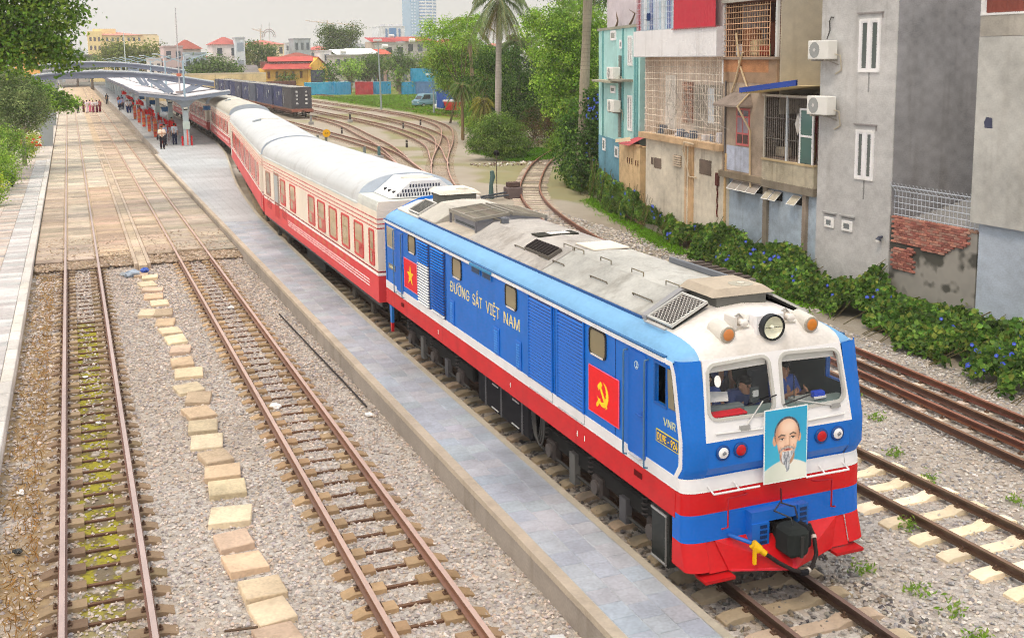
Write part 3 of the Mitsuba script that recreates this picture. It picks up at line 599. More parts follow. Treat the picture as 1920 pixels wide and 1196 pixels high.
for y in (12.98, 15.02, 20.34, 21.35): put('seam', sbox(B(), y, y+0.012, 1.63, 3.04, 0.001, 0.006, (6, 64, 140)), 'mat_paint', loco)
# flags on the side
k = put('flag_panel', sbox(B(), 22.30, 23.27, 1.79, 2.44, 0.014, 0.022, (226, 10, 30)).box(XO-0.0215, XO-0.012, 22.285, 23.285, 1.775, 2.455, (236, 130, 160)), 'mat_paint', loco, label='red flag panel with a yellow star')
star = sg.Polygon([((0.30 if i % 2 == 0 else 0.118)*math.sin(i*pi/5)*1.0, (0.30 if i % 2 == 0 else 0.118)*math.cos(i*pi/5)) for i in range(10)])
_m = trimesh.creation.extrude_polygon(sa.scale(star, 0.82, 0.78), 0.004, engine='earcut')
put('star', B().add(_m.vertices, _m.faces, (252, 206, 20), M=SM(22.785, 2.10, 0.023)), 'mat_paint', k)
k = put('emblem_panel', sbox(B(), 12.86, 13.79, 1.78, 2.455, 0.014, 0.022, (232, 6, 22)).box(XO-0.0215, XO-0.012, 12.85, 13.80, 1.77, 2.465, (240, 110, 150)), 'mat_paint', loco, label='red panel with a yellow hammer and sickle')
sick = sg.Point(0, 0).buffer(0.165, 32).difference(sg.Point(-0.045, 0.035).buffer(0.142, 32)).difference(sg.Polygon([(-0.3, -0.02), (-0.02, 0.3), (-0.3, 0.3)]))
sick = sick.union(sg.LineString([(-0.10, -0.10), (-0.165, -0.17)]).buffer(0.028))
ham = sg.LineString([(-0.09, 0.10), (0.115, -0.155)]).buffer(0.024, cap_style=2).union(sg.Polygon([(-0.165, 0.085), (-0.07, 0.165), (-0.015, 0.125), (-0.05, 0.095), (-0.125, 0.035)]))
_m = [trimesh.creation.extrude_polygon(g, 0.004, engine='earcut') for g in getattr(sick.union(ham), 'geoms', [sick.union(ham)])]
_b = B()
for m in _m: _b.add(m.vertices*np.array([1.05, 1.1, 1]), m.faces, (250, 208, 24), M=SM(13.33, 2.12, 0.023))
put('hammer_and_sickle', _b, 'mat_paint', k)
# lettering
_b = B(); CRM = (226, 214, 160)
for txt, y0, y1 in (('ĐƯỜNG', 20.10, 18.97), ('SẮT', 18.80, 18.29), ('VIỆT', 18.08, 17.41), ('NAM', 17.22, 16.50)):
    letters(_b, txt, 0.205, SM(y0, 2.305, 0.001), CRM, width=y0-y1)
put('lettering', _b, 'mat_paint', loco, label='cream capital lettering along the blue side')
_b = B(); letters(_b, 'VNR', 0.10, SM(11.66, 2.215, 0.001), (206, 210, 170), width=0.30); put('lettering', _b, 'mat_paint', loco)
k = put('number_plate', sbox(B(), 11.26, 11.84, 1.945, 2.115, 0.0, 0.008, (224, 206, 70)), 'mat_paint', loco)
_b = sbox(B(), 11.275, 11.825, 1.958, 2.102, 0.008, 0.011, (30, 80, 150)); letters(_b, 'D19E - 924', 0.095, SM(11.80, 1.983, 0.011), (246, 200, 30), width=0.50, bold=True, depth=0.004)
put('number', _b, 'mat_paint', k)
_b = B(); ring = sg.Point(0, 0).buffer(0.055).difference(sg.Point(0, 0).buffer(0.045)); _m = trimesh.creation.extrude_polygon(ring, 0.004, engine='earcut')
_b.add(_m.vertices, _m.faces, (190, 214, 220), M=SM(12.36, 2.82, 0.016)); letters(_b, '1', 0.06, SM(12.375, 2.79, 0.016), (190, 214, 220)); put('door_number', _b, 'mat_paint', loco)
k = put('builder_plate', sbox(B(), 24.05, 24.62, 1.97, 2.10, 0.0, 0.012, (110, 120, 128)), 'mat_paint', loco); put('lettering', sbox(B(), 24.12, 24.55, 2.01, 2.06, 0.012, 0.015, (190, 188, 150)), 'mat_paint', k)
# cab doors with hand rails (front and rear)
for y0, y1 in ((12.10, 12.60), (23.40, 23.95)):
    k = put('cab_door', B().poly(rrect(y0, y1, 1.56, 3.0, 0.05), XO-0.014, XO+0.01, 'x', (0, 100, 198), mot=0.1), 'mat_paint', loco)
    put('handle', B().tube([(XO-0.02, y0+0.08, 2.17), (XO-0.05, y0+0.08, 2.17), (XO-0.05, y0+0.2, 2.17)], 0.012, (20, 90, 180), n=5).box(XO-0.03, XO-0.012, y0+0.05, y0+0.1, 2.08, 2.24, (20, 90, 180)), 'mat_paint', k)
    put('step', sbox(B(), y0+0.1, y1-0.1, 1.545, 1.565, 0.0, 0.06, (190, 190, 188)), 'mat_paint', k)
    for y in (y0-0.04, y1+0.04):
        put('hand_rail', B().tube([(XO, y, 2.97), (XO-0.06, y, 2.96), (XO-0.065, y, 2.9), (XO-0.065, y, 1.56), (XO-0.06, y, 1.5), (XO, y, 1.49)], 0.013, (74, 116, 150), n=6), 'mat_paint', loco)
# cab side windows: frames and panes in the openings
for xo, s in ((LX, -1), (RX, 1)):
    a, c = (xo-0.012, xo+0.03) if s < 0 else (xo-0.03, xo+0.012)
    k = put('cab_window', B().poly(sg.box(11.57, 2.44, 11.91, 3.01).difference(sg.box(11.60, 2.47, 11.88, 2.98)), a, c, 'x', (14, 90, 170)), 'mat_paint', loco)
    if s < 0: put('fixed_light', B().poly([(11.53, 2.48), (11.56, 2.98), (11.47, 2.98), (11.37, 2.48)], xo-0.012, xo-0.006, 'x', (128, 124, 104), mot=0.5), 'mat_dark_glass', k)
k = put('cab_window', B().poly(sg.box(24.10, 2.48, 24.70, 2.97).difference(sg.box(24.13, 2.51, 24.67, 2.94)), XO-0.012, XO, 'x', (170, 172, 166)), 'mat_paint', loco)
put('pane', B().poly(sg.box(24.13, 2.51, 24.67, 2.94), XO-0.006, XO-0.002, 'x', (150, 146, 126), mot=0.5), 'mat_dark_glass', k)
# sill openings and marks
for y0, y1, z0, z1 in ((12.2, 12.42, 1.27, 1.35), (23.4, 23.62, 1.25, 1.34)): put('sill_slot', sbox(B(), y0, y1, z0, z1, 0.007, 0.012, (96, 8, 14)), 'mat_matte', loco)
_b = B()
for y in (20.9, 16.9, 14.2, 13.95): sbox(_b, y, y+0.025, 1.22, 1.30, 0.007, 0.010, (238, 236, 232))
put('jacking_marks', _b, 'mat_paint', loco, kind='stuff')
# ------------------------------------------------ front details
def lamp_pair(s):
    for dx, col, nm in ((0.62, (190, 8, 24), 'marker_light'), (0.88, (236, 238, 240), 'headlight')):
        x = XC+s*dx; y = yf(1.97)
        k = put(nm, B().tube([(x, y+0.01, 1.97), (x, y-0.02, 1.97), (x, y-0.025, 1.97)], [0.10, 0.10, 0.085], (10, 66, 140), n=20), 'mat_paint', loco)
        put('lens', B().tube([(x, y-0.024, 1.97), (x, y-0.034, 1.97), (x, y-0.042, 1.97)], [0.072, 0.068, 0.03], col, n=20), 'mat_gloss', k)
        if nm == 'headlight': put('bulb', B().cyl((x+0.02, y-0.05, 1.985), (x-0.02, y-0.04, 1.96), 0.02, (110, 116, 122), n=8), 'mat_gloss', k)
for s in (-1, 1): lamp_pair(s)
# top headlight in its white box, amber markers, horns
k = put('headlight', B().box(XC-0.22, XC+0.22, 11.36, 11.70, 3.24, 3.60, WHT, bev=0.02, mot=0.08), 'mat_paint', loco, label='large round headlight in a white box above the windscreens')
hc = np.array([XC, 11.36, 3.43])
def _disc(y, r, col, n=28): return B().add([hc+[0, y, 0]]+[hc+[r*math.cos(a), y, r*math.sin(a)] for a in np.arange(n)*2*pi/n], [[0, 1+(i+1) % n, 1+i] for i in range(n)], col)
rb_ = B(); an = np.arange(29)*2*pi/28
rb_.sheet([[hc+[q*math.cos(a), yy, q*math.sin(a)] for a in an] for q, yy in ((0.172, 0.0), (0.172, -0.09), (0.150, -0.095), (0.146, -0.01))], (26, 30, 36))
put('rim', rb_, 'mat_paint', k)
put('reflector', B().sheet([[hc+[q*math.cos(a), yy, q*math.sin(a)] for a in an] for q, yy in ((0.146, -0.075), (0.12, -0.035), (0.07, -0.012), (0.0, -0.006))], (214, 216, 196), mot=0.3), 'mat_gloss', k)
put('bulb', B().tm(trimesh.creation.icosphere(2, 0.03), (250, 250, 236), smooth=60, M=tr(*(hc+[0.0, -0.045, 0.0]))).tube([hc+[-0.14, -0.07, 0], hc+[0.14, -0.07, 0]], 0.005, (60, 62, 60), n=5), 'mat_gloss', k)
for s in (-1, 1):
    x = XC+s*0.64; c = np.array([x, 11.36, 3.39])
    k = put('marker_light', B().tube([c+[0, 0.30, 0.03], c, c-[0, 0.02, 0]], [0.115, 0.115, 0.105], (206, 200, 194), n=20).tube([c-[0, 0.012, 0], c-[0, 0.03, 0]], [0.112, 0.095], (150, 142, 130), n=20), 'mat_paint', loco)
    put('lens', B().tube([c-[0, 0.03, 0], c-[0, 0.042, 0], c-[0, 0.05, 0]], [0.078, 0.07, 0.03], (196, 120, 34) if s > 0 else (190, 118, 62), n=18), 'mat_gloss', k)
    x = XC+s*0.36; hz = 3.50
    k = put('horn', B().tube([(x, 11.62, hz), (x, 11.45, hz), (x, 11.40, hz), (x, 11.385, hz), (x, 11.40, hz)], [0.035, 0.04, 0.055, 0.075, 0.05], (226, 224, 220), n=14).cyl((x, 11.50, hz), (x, 11.60, hz), 0.06, (176, 172, 164), n=12), 'mat_paint', loco)
    put('bracket', B().box(x-0.14, x-0.10, 11.42, 11.66, hz-0.08, hz+0.08, (206, 202, 196)).box(x-0.12, x+0.1, 11.44, 11.66, hz-0.10, hz-0.07, (190, 184, 176)).tube([(x-0.1, 11.5, hz+0.06), (x-0.02, 11.5, hz+0.1), (x+0.04, 11.52, hz+0.04)], 0.014, (150, 148, 142), n=6), 'mat_paint', k)
put('antenna_block', B().box(XC-0.30, XC-0.235, 11.48, 11.60, 3.50, 3.60, (232, 232, 230), bev=0.01), 'mat_paint', loco)
# long white rails and red uncoupling levers
for s in (-1, 1):
    a, c = XC+s*0.36, XC+s*1.04
    put('white_rail', B().tube([(a, 10.99, 1.47), (c, 10.99, 1.47)], 0.014, (236, 236, 238), n=6).tube([(c, 10.99, 1.47), (c, 11.14, 1.52)], 0.012, (226, 226, 228), n=6).tube([(XC+s*0.66, 10.99, 1.47), (XC+s*0.66, 11.14, 1.53)], 0.012, (226, 226, 228), n=6), 'mat_paint', loco)
    put('uncoupling_lever', B().tube([(XC+s*0.52, 11.10, 1.37), (XC+s*0.52, 11.03, 1.38), (XC+s*0.80, 11.03, 1.36), (XC+s*0.80, 11.03, 0.98), (XC+s*0.88, 11.05, 0.96)], 0.012, (176, 12, 34), n=6), 'mat_paint', loco)
    put('end_step', B().box(XC+s*1.0-0.22, XC+s*1.0+0.22, 10.86, 11.12, 0.36, 0.40, (176, 16, 22), mot=0.25), 'mat_paint', loco)
# lower plough: centre plate leaning forward, side cheeks
pl = [(XC-0.95, 11.10, 0.80), (XC-0.32, 11.10, 0.80), (XC+0.32, 11.10, 0.80), (XC+0.95, 11.10, 0.80), (XC+0.80, 10.98, 0.42), (XC, 10.66, 0.44), (XC-0.80, 10.98, 0.42)]
put('plough', B().add(pl, [[0, 6, 5], [0, 5, 1], [1, 5, 2], [2, 5, 3], [3, 5, 4]], (206, 12, 24), mot=0.2), 'mat_paint', loco)
put('plough_shelf', B().add([(XC-0.78, 10.97, 0.43), (XC, 10.65, 0.45), (XC+0.05, 10.95, 0.66), (XC-0.30, 11.05, 0.72), (XC-0.78, 10.97, 0.41), (XC, 10.65, 0.42)], [[0, 1, 2], [0, 2, 3], [4, 5, 1], [4, 1, 0]], (214, 44, 62), mot=0.25), 'mat_paint', loco)
put('skirt', B().add([(fx0, 11.12, 0.80), (fx1, 11.12, 0.80), (fx1, 11.0, 0.42), (fx0, 11.0, 0.42)], [[0, 1, 2, 3]], RED, mot=0.15), 'mat_paint', loco)
# coupler, its pocket, air hose
k = put('coupler', B().box(XC-0.17, XC+0.15, 10.58, 10.95, 0.60, 0.98, (40, 42, 44), bev=0.06, mot=0.4).box(XC-0.10, XC+0.10, 10.9, 11.2, 0.7, 0.92, (34, 34, 36)).box(XC+0.12, XC+0.24, 10.66, 10.9, 0.66, 0.96, (30, 31, 33), bev=0.04).box(XC-0.02, XC+0.02, 10.56, 10.6, 0.62, 0.9, (60, 60, 60)), 'mat_matte', loco)
put('lift_link', B().tube([(XC-0.02, 10.75, 0.98), (XC-0.04, 10.76, 1.08), (XC-0.16, 10.95, 1.12), (XC-0.02, 11.02, 1.18), (XC+0.16, 10.95, 1.12), (XC+0.06, 10.76, 1.06)], 0.011, (40, 44, 50), n=6).tube([(XC, 11.02, 1.18), (XC, 11.04, 1.36)], 0.012, (90, 14, 20), n=6), 'mat_paint', k)
k = put('coupler_pocket', B().box(XC-0.48, XC+0.36, 10.98, 11.14, 0.98, 1.13, (24, 104, 196), mot=0.12).box(XC-0.48, XC-0.22, 10.96, 11.14, 0.66, 0.98, (24, 104, 196), mot=0.12).box(XC+0.22, XC+0.38, 10.96, 11.14, 0.80, 1.13, (20, 92, 176), mot=0.12).box(XC-0.22, XC+0.22, 11.06, 11.13, 0.66, 0.98, (16, 14, 16)), 'mat_paint', loco)
for i in range(4):
    put('rib', B().box(XC-0.36, XC-0.26, 10.95, 10.97, 0.70+0.07*i, 0.74+0.07*i, (10, 50, 104)), 'mat_paint', k); put('rib', B().box(XC+0.25, XC+0.35, 10.95, 10.97, 0.84+0.07*i, 0.88+0.07*i, (10, 44, 92)), 'mat_paint', k)
k = put('air_hose', B().tube([(XC-0.40, 10.78, 0.66), (XC-0.26, 10.70, 0.55), (XC-0.10, 10.60, 0.46), (XC+0.02, 10.56, 0.42), (XC+0.18, 10.60, 0.44), (XC+0.34, 10.72, 0.54), (XC+0.42, 10.88, 0.70), (XC+0.42, 11.0, 0.82)], 0.028, (44, 40, 40), n=8).cyl((XC-0.02, 10.56, 0.42), (XC+0.08, 10.56, 0.42), 0.04, (30, 30, 32), n=8), 'mat_matte', loco)
put('cock', B().cyl((XC-0.52, 10.82, 0.76), (XC-0.40, 10.78, 0.66), 0.04, (242, 190, 10), n=10).cyl((XC-0.56, 10.83, 0.80), (XC-0.48, 10.80, 0.72), 0.06, (242, 190, 10), n=10).box(XC-0.58, XC-0.545, 10.76, 10.80, 0.55, 0.78, (238, 184, 10)), 'mat_paint', k)
put('pipe', B().tube([(XC-0.74, 11.1, 0.84), (XC-0.68, 10.95, 0.84), (XC-0.56, 10.86, 0.80)], 0.028, (24, 100, 190), n=8), 'mat_paint', k)
put('clamp', B().cyl((XC+0.10, 10.575, 0.425), (XC+0.13, 10.585, 0.43), 0.036, (196, 190, 180), n=8).cyl((XC+0.41, 10.86, 0.68), (XC+0.42, 10.89, 0.71), 0.036, (206, 190, 180), n=8), 'mat_paint', k)
# ------------------------------------------------ running gear
DK = (38, 37, 38)
for yc in (14.0, 21.9):
    k = key_of('bogie', loco)
    put('frame', B().box(7.05, 7.22, yc-2.3, yc+2.3, 0.50, 0.78, DK, bev=0.03, mot=0.4).box(9.1, 9.27, yc-2.3, yc+2.3, 0.50, 0.78, DK, bev=0.03, mot=0.4).box(7.2, 9.1, yc-0.3, yc+0.3, 0.5, 0.8, DK), 'mat_matte', k)
    for a in (-1.7, 0, 1.7):
        for xw in (7.62, 8.68):
            put('wheel', B().cyl((xw-0.07, yc+a, 0.46), (xw+0.07, yc+a, 0.46), 0.46, (58, 54, 52), n=28, mot=0.3).cyl((xw-0.10, yc+a, 0.46), (xw-0.07, yc+a, 0.46), 0.3, (48, 45, 44), n=20), 'mat_matte', k)
        put('axle_box', B().box(6.98, 7.14, yc+a-0.17, yc+a+0.17, 0.30, 0.62, (64, 60, 58), bev=0.03, mot=0.4).cyl((6.94, yc+a, 0.46), (7.0, yc+a, 0.46), 0.11, (86, 82, 80), n=14), 'mat_matte', k)
        put('spring', B().tube([(7.08+0.07*math.cos(t), yc+a+0.30+0.07*math.sin(t), 0.55+t*0.012) for t in np.linspace(0, 8*pi, 60)], 0.016, (70, 68, 66), n=5), 'mat_matte', k)
    put('brake_rigging', B().tube([(7.02, yc-2.2, 0.36), (7.02, yc+2.2, 0.36)], 0.025, (60, 58, 58), n=6).box(6.98, 7.08, yc-0.95, yc-0.75, 0.25, 0.62, (80, 80, 84)).box(6.98, 7.08, yc+0.75, yc+0.95, 0.2, 0.7, (96, 96, 100)), 'mat_matte', k)
put('fuel_tank', B().box(7.0, 9.32, 16.6, 19.2, 0.28, 0.98, (36, 36, 38), bev=0.06, mot=0.3), 'mat_matte', loco)
for y in (16.9, 17.9, 18.7): put('tank_strap', B().box(6.985, 7.0, y, y+0.05, 0.32, 0.94, (92, 92, 96)), 'mat_matte', loco)
for y0 in (17.05, 18.05): put('tank_handle', B().box(6.975, 6.99, y0, y0+0.30, 0.84, 0.86, (190, 190, 190)).box(6.975, 6.99, y0, y0+0.34, 0.38, 0.40, (190, 190, 190)), 'mat_paint', loco)
k = put('battery_box', B().box(6.86, 7.35, 11.66, 12.10, 0.22, 1.0, (30, 32, 32), bev=0.02, mot=0.2), 'mat_paint', loco)
put('edge_trim', B().box(6.84, 6.86, 11.68, 12.08, 0.93, 0.96, (170, 172, 170)).box(6.84, 6.86, 11.68, 12.08, 0.26, 0.28, (150, 152, 150)).box(6.84, 6.86, 11.68, 11.70, 0.28, 0.93, (110, 112, 110)), 'mat_paint', k)
for i in range(3): put('cable_loop', B().tube([(6.95, 15.9+0.25*i+0.28*math.sin(t)*0.6, 0.78-0.42*math.sin(t/2)**2+0.0) if False else (6.93+0.04*i, 16.0+0.16*i+0.2*math.cos(t), 0.95-0.5*math.sin(t)) for t in np.linspace(0, pi, 12)], 0.018, (84, 84, 86), n=5), 'mat_matte', loco)
put('rear_step_plate', B().poly([(24.55, 1.08), (24.75, 1.08), (24.70, 0.62), (24.58, 0.62)], 6.80, 6.86, 'x', (30, 110, 190)).poly([(24.58, 0.62), (24.70, 0.62), (24.66, 0.40), (24.60, 0.40)], 6.80, 6.86, 'x', (190, 30, 36)), 'mat_paint', loco)
# ------------------------------------------------ cab interior
put('cab_floor', B().box(LX+0.06, RX-0.06, 11.4, 12.95, 1.5, 1.56, (60, 64, 66)), 'mat_matte', loco)
put('cab_rear_wall', B().poly([(LX+0.06, 1.56), (RX-0.06, 1.56), (RX-0.06, 3.02), (9.0, 3.25), (7.32, 3.25), (LX+0.06, 3.02)], 12.74, 12.78, 'y', (44, 58, 64), mot=0.15), 'mat_matte', loco)
for xo in (LX+0.055, RX-0.065):
    put('cab_lining', B().poly(sg.Polygon([(12.72, 1.6), (12.72, 3.04), (11.46, 3.04), (11.26, 2.14), (11.26, 1.8), (11.34, 1.65)]).difference(sg.box(11.40, 2.46, 11.90, 2.99)), xo, xo+0.01, 'x', (58, 84, 90), mot=0.1), 'mat_matte', loco)
put('control_desk', B().box(LX+0.15, RX-0.15, 11.14, 11.50, 2.18, 2.36, (116, 134, 136), bev=0.02, mot=0.1).box(XC-0.9, XC-0.35, 11.36, 11.5, 2.36, 2.44, (96, 112, 116), bev=0.02).box(XC+0.4, XC+0.85, 11.30, 11.48, 2.36, 2.40, (150, 160, 160)), 'mat_matte', loco)
put('red_cloth', B().box(XC-0.98, XC-0.42, 11.20, 11.40, 2.365, 2.40, (206, 24, 44), bev=0.01), 'mat_matte', loco)
put('blue_box', B().box(XC+0.66, XC+0.84, 11.26, 11.36, 2.405, 2.49, (34, 72, 196), bev=0.015).box(XC+0.655, XC+0.845, 11.255, 11.27, 2.40, 2.43, (226, 226, 230)), 'mat_matte', loco)
put('desk_screen', B().box(XC-0.22, XC-0.10, 11.42, 11.46, 2.42, 2.62, (70, 80, 84)).box(XC-0.2, XC-0.12, 11.40, 11.42, 2.5, 2.58, (206, 212, 214)), 'mat_matte', loco)
put('window_sticker', B().add([[-0.86+0.05*math.cos(t), 0.74+0.075*math.sin(t), -0.008] for t in np.linspace(0, 2*pi, 21)[:-1]], [[0, i, i+1] for i in range(1, 19)], (240, 240, 240), M=FM), 'mat_paint', loco)
put('microphone_cord', B().tube([(XC+0.44, 11.4, 2.36), (XC+0.44, 11.42, 2.75)], 0.008, (40, 42, 44), n=5), 'mat_matte', loco)
for s in (-1, 1): put('seat', B().box(XC+s*0.6-0.22, XC+s*0.6+0.22, 11.95, 12.35, 1.9, 2.0, (54, 62, 74), bev=0.03).box(XC+s*0.6-0.22, XC+s*0.6+0.22, 12.33, 12.43, 2.0, 2.55, (92, 104, 110), bev=0.03), 'mat_matte', loco)
# ================================================================ passenger coaches
CRED, CRM2, STR = (216, 56, 62), (236, 228, 212), (196, 38, 46)
def coach(p0, p1, label, nwin, detail, grp='passenger coaches of the train', faded=0):
    """left lower edge from p0 (front) to p1 (rear); local x across (0..W), local y backwards"""
    W = 2.76; p0, p1 = np.array(p0, float), np.array(p1, float); L = float(np.linalg.norm(p1-p0)); a = math.atan2(p1[1]-p0[1], p1[0]-p0[0])-pi/2
    m = tr(p0[0], p0[1], 0, a); red = CRED if not faded else (206, 92, 92); dred = STR
    t = thing('passenger_coach', label, 'railway coach', grp)
    P = lambda n, b, mat='mat_paint', par=None, **k: put(n, b, mat, par or t, tw=m, **k)
    arc = [(W/2+W/2*math.cos(th)*0.995, 3.18+0.72*math.sin(th)**0.8) for th in np.linspace(0, pi, 25)]
    P('lower_side', B().box(0, W, 0, L, 0.9, 1.60, red, mot=0.15, st=1))
    P('upper_side', B().box(0.004, W-0.004, 0.004, L-0.004, 1.60, 3.18, CRM2, mot=0.1, st=1))
    b = B(); g = [[(x, y, z) for x, z in arc] for y in (0.0, L*0.33, L*0.66, L)]
    y0r = 1.95 if detail else 0.0
    g = [[(x, y, z) for x, z in arc] for y in (y0r, L*0.33, L*0.66, L)]
    rc = (196, 199, 204) if not faded else (190, 185, 174)
    b.sheet(g, rc, mot=0.10, st=2 if not faded else 4)
    b.poly(arc, L-0.02, L, 'y', rc); b.poly(arc, y0r, y0r+0.03, 'y', (176, 190, 204))
    P('roof', b)
    if detail:
        low = [(x, min(z, 3.42)) for x, z in arc]
        b = B().sheet([[(x, y, z) for x, z in low] for y in (0.0, 1.95)], (206, 208, 206), flat=True, mot=0.15, st=1).poly(low, 0, 0.03, 'y', CRM2)
        P('roof_well', b)
    for z, h in ((2.75, 0.022), (2.86, 0.022), (2.98, 0.022)): P('stripe', B().box(-0.004, W+0.004, -0.004, L+0.004, z, z+h, dred))
    P('stripe', B().box(-0.005, W+0.005, -0.005, L+0.005, 1.655, 1.69, (150, 20, 44))); P('stripe', B().box(-0.006, W+0.006, -0.006, L+0.006, 1.575, 1.625, (242, 234, 232)))
    if detail or faded:
        for z in (1.31, 1.235, 1.16): P('stripe', B().box(-0.005, 0.0, 0.9, L-5.0, z, z+0.028, (244, 224, 222)))
    P('gutter', B().box(-0.02, 0.02, y0r, L, 3.16, 3.20, (206, 210, 214)).box(W-0.02, W+0.02, y0r, L, 3.16, 3.20, (206, 210, 214)))
    def win(y0, y1, z0=1.77, z1=2.69, split=False, curtain=True, plain=False):
        k = P('window', B().poly(rrect(y0, y1, z0, z1, 0.07).difference(rrect(y0+0.055, y1-0.055, z0+0.055, z1-0.055, 0.05)), -0.022, 0.002, 'x', (204, 74, 70) if not plain else (168, 110, 96), mot=0.1))
        b = B(); zm = z0+0.42*(z1-z0)
        b.box(0.0, 0.0025, y0+0.05, y1-0.05, z0+0.05, z1-0.05, (182, 164, 132) if not plain else (110, 104, 100), mot=0.5)
        if split: b.box(-0.004, 0.0, y0+0.06, y0+0.06+(y1-y0-0.12)*0.55, z0+0.06, zm-0.02, (190, 40, 44)); b.box(-0.014, -0.006, y0+0.055, y1-0.055, zm-0.02, zm+0.012, (206, 96, 92))
        elif not plain:
            for j in range(5): b.box(-0.004, 0.0, y0+0.07+j*(y1-y0-0.14)/5, y0+0.07+(j+0.5)*(y1-y0-0.14)/5, z0+0.06, z1-0.06, (198, 180, 144))
        P('curtain', b, 'mat_matte', k)
        P('pane', B().add([[-0.012, y0+0.05, z0+0.05], [-0.012, y1-0.05, z0+0.05], [-0.012, y1-0.05, z1-0.05], [-0.012, y0+0.05, z1-0.05]], [[0, 1, 2, 3]], (255, 255, 255)), 'mat_pane', k)
    if detail:
        for y0, y1, sp in ((0.30, 0.80, True), (1.40, 2.34, True), (2.92, 3.82, False), (4.40, 5.38, False), (5.95, 6.96, True), (7.42, 8.38, True), (10.55, 11.52, True), (12.40, 13.34, True)): win(y0, y1, split=sp)
        k = P('door', B().box(-0.004, 0.01, 13.66, 14.66, 1.15, 2.80, (150, 128, 116), mot=0.3)); P('door_step', B().box(-0.01, 0.0, 13.68, 14.64, 1.15, 1.62, (196, 16, 28)), par=k)
        P('door_leaf', B().box(-0.012, -0.004, 13.9, 14.6, 1.72, 2.7, (176, 184, 190)), par=k)
        P('door_post', B().box(-0.02, 0.0, 14.66, 14.76, 1.62, 2.95, (232, 224, 210)))
        win(15.50, 16.45, plain=True)
        for y0 in (12.35, 15.40):
            for r in range(5):
                for c in range(3): P('louvre', B().box(-0.008, 0.0, y0+0.34*c, y0+0.34*c+0.24, 1.30+0.07*r, 1.335+0.07*r, (164, 30, 36)))
        for i in range(11): P('carriage_lettering', B().box(-0.006, -0.001, 3.0+i*0.75, 3.0+i*0.75+0.42, 1.40, 1.53, (208, 96, 76)))
        # roof air-conditioning unit in the well
        k = key_of('roof_air_conditioner', t)
        sec = [(0.45, 3.44), (0.62, 3.56), (1.0, 3.86), (W-1.0, 3.86), (W-0.62, 3.56), (W-0.45, 3.44)]
        P('casing', B().poly(sec, 0.30, 1.92, 'y', (238, 238, 238), mot=0.06), par=k)
        b = B()
        for r, (x0, x1, z) in enumerate(((0.62, W-0.62, 3.48), (0.75, W-0.75, 3.58), (0.95, W-0.95, 3.70))):
            n = int((x1-x0)/0.075)
            for i in range(n): b.box(x0+0.075*i, x0+0.075*i+0.035, 0.285, 0.301, z, z+0.075, (52, 60, 72))
        P('intake_slots', b, par=k, kind='stuff')
        for y in (0.55, 0.95, 1.35): P('latch', B().box(0.58, 0.66, y, y+0.06, 3.545, 3.60, (40, 40, 44)), par=k)
        P('fan_grille', B().cyl((W/2, 1.1, 3.86), (W/2, 1.1, 3.875), 0.42, (206, 202, 190), n=24), par=k)
        for yy in (14.2, 11.2):
            for j in range(3): P('roof_vent', B().box(-0.03, 0.03, -0.03, 0.03, 0, 0.05, (40, 48, 66), M=frame([0.62+0.13*j, yy+0.15*j*0, 3.62+0.055*j], [0.9, 0, 0.42], [0, 1, 0], [-0.42, 0, 0.9])))
        P('roof_recess', B().box(0.55, 1.15, 15.35, 15.95, 3.60, 3.66, (120, 132, 148)))
    else:
        n = nwin; y = 0.9; step = (L-3.6)/n
        for i in range(n): win(1.7+step*i, 1.7+step*i+step*0.52, plain=(i % 3 == 1), split=(i % 5 == 0))
        P('door', B().box(-0.006, 0.0, 0.25, 1.05, 1.05, 2.72, (214, 206, 190))); P('door_step', B().box(-0.012, -0.005, 0.28, 1.0, 1.05, 1.6, (190, 20, 30)))
        P('door', B().box(-0.006, 0.0, L-1.2, L-0.3, 1.05, 2.72, (206, 196, 180)))
        P('roof_air_conditioner', B().poly([(0.5, 3.6), (0.95, 3.94), (W-0.95, 3.94), (W-0.5, 3.6)], L*0.50, L*0.50+2.0, 'y', (226, 222, 210), mot=0.1))
        P('roof_duct', B().poly([(0.28, 3.5), (0.6, 3.84), (0.95, 3.93), (0.95, 3.6)], L*0.47, L*0.50, 'y', (128, 134, 144), mot=0.2))
    P('underframe', B().box(0.1, W-0.1, 0.1, L-0.1, 0.75, 0.92, (34, 32, 32), mot=0.3))
    for yc in (2.6, L-2.6):
        k = key_of('bogie', t)
        P('frame', B().box(0.28, 0.42, yc-1.4, yc+1.4, 0.42, 0.66, (52, 48, 46), bev=0.03, mot=0.4).box(W-0.42, W-0.28, yc-1.4, yc+1.4, 0.42, 0.66, (52, 48, 46)), 'mat_matte', k)
        for d in (-1.0, 1.0):
            P('wheel', B().cyl((0.78, yc+d, 0.40), (0.90, yc+d, 0.40), 0.40, (60, 54, 50), n=22).cyl((W-0.90, yc+d, 0.40), (W-0.78, yc+d, 0.40), 0.40, (60, 54, 50), n=22), 'mat_matte', k)
            P('axle_box', B().box(0.22, 0.34, yc+d-0.14, yc+d+0.14, 0.28, 0.52, (70, 66, 62), bev=0.02), 'mat_matte', k)
    P('equipment_box', B().box(0.2, 1.2, L*0.42, L*0.58, 0.35, 0.76, (44, 42, 42), bev=0.03, mot=0.3), 'mat_matte')
    P('gangway', B().box(0.75, W-0.75, -0.32, 0.0, 0.95, 3.0, (58, 56, 56)).box(0.75, W-0.75, L, L+0.32, 0.95, 3.0, (58, 56, 56)), 'mat_matte')
    return t
coach((6.78, 25.62), (6.80, 42.75), 'red and cream passenger coach with a white roof, first behind the locomotive', 9, True)
coach((6.86, 43.45), (9.15, 69.5), 'red and cream passenger coach with a long grey-white roof, second behind the locomotive', 17, False)
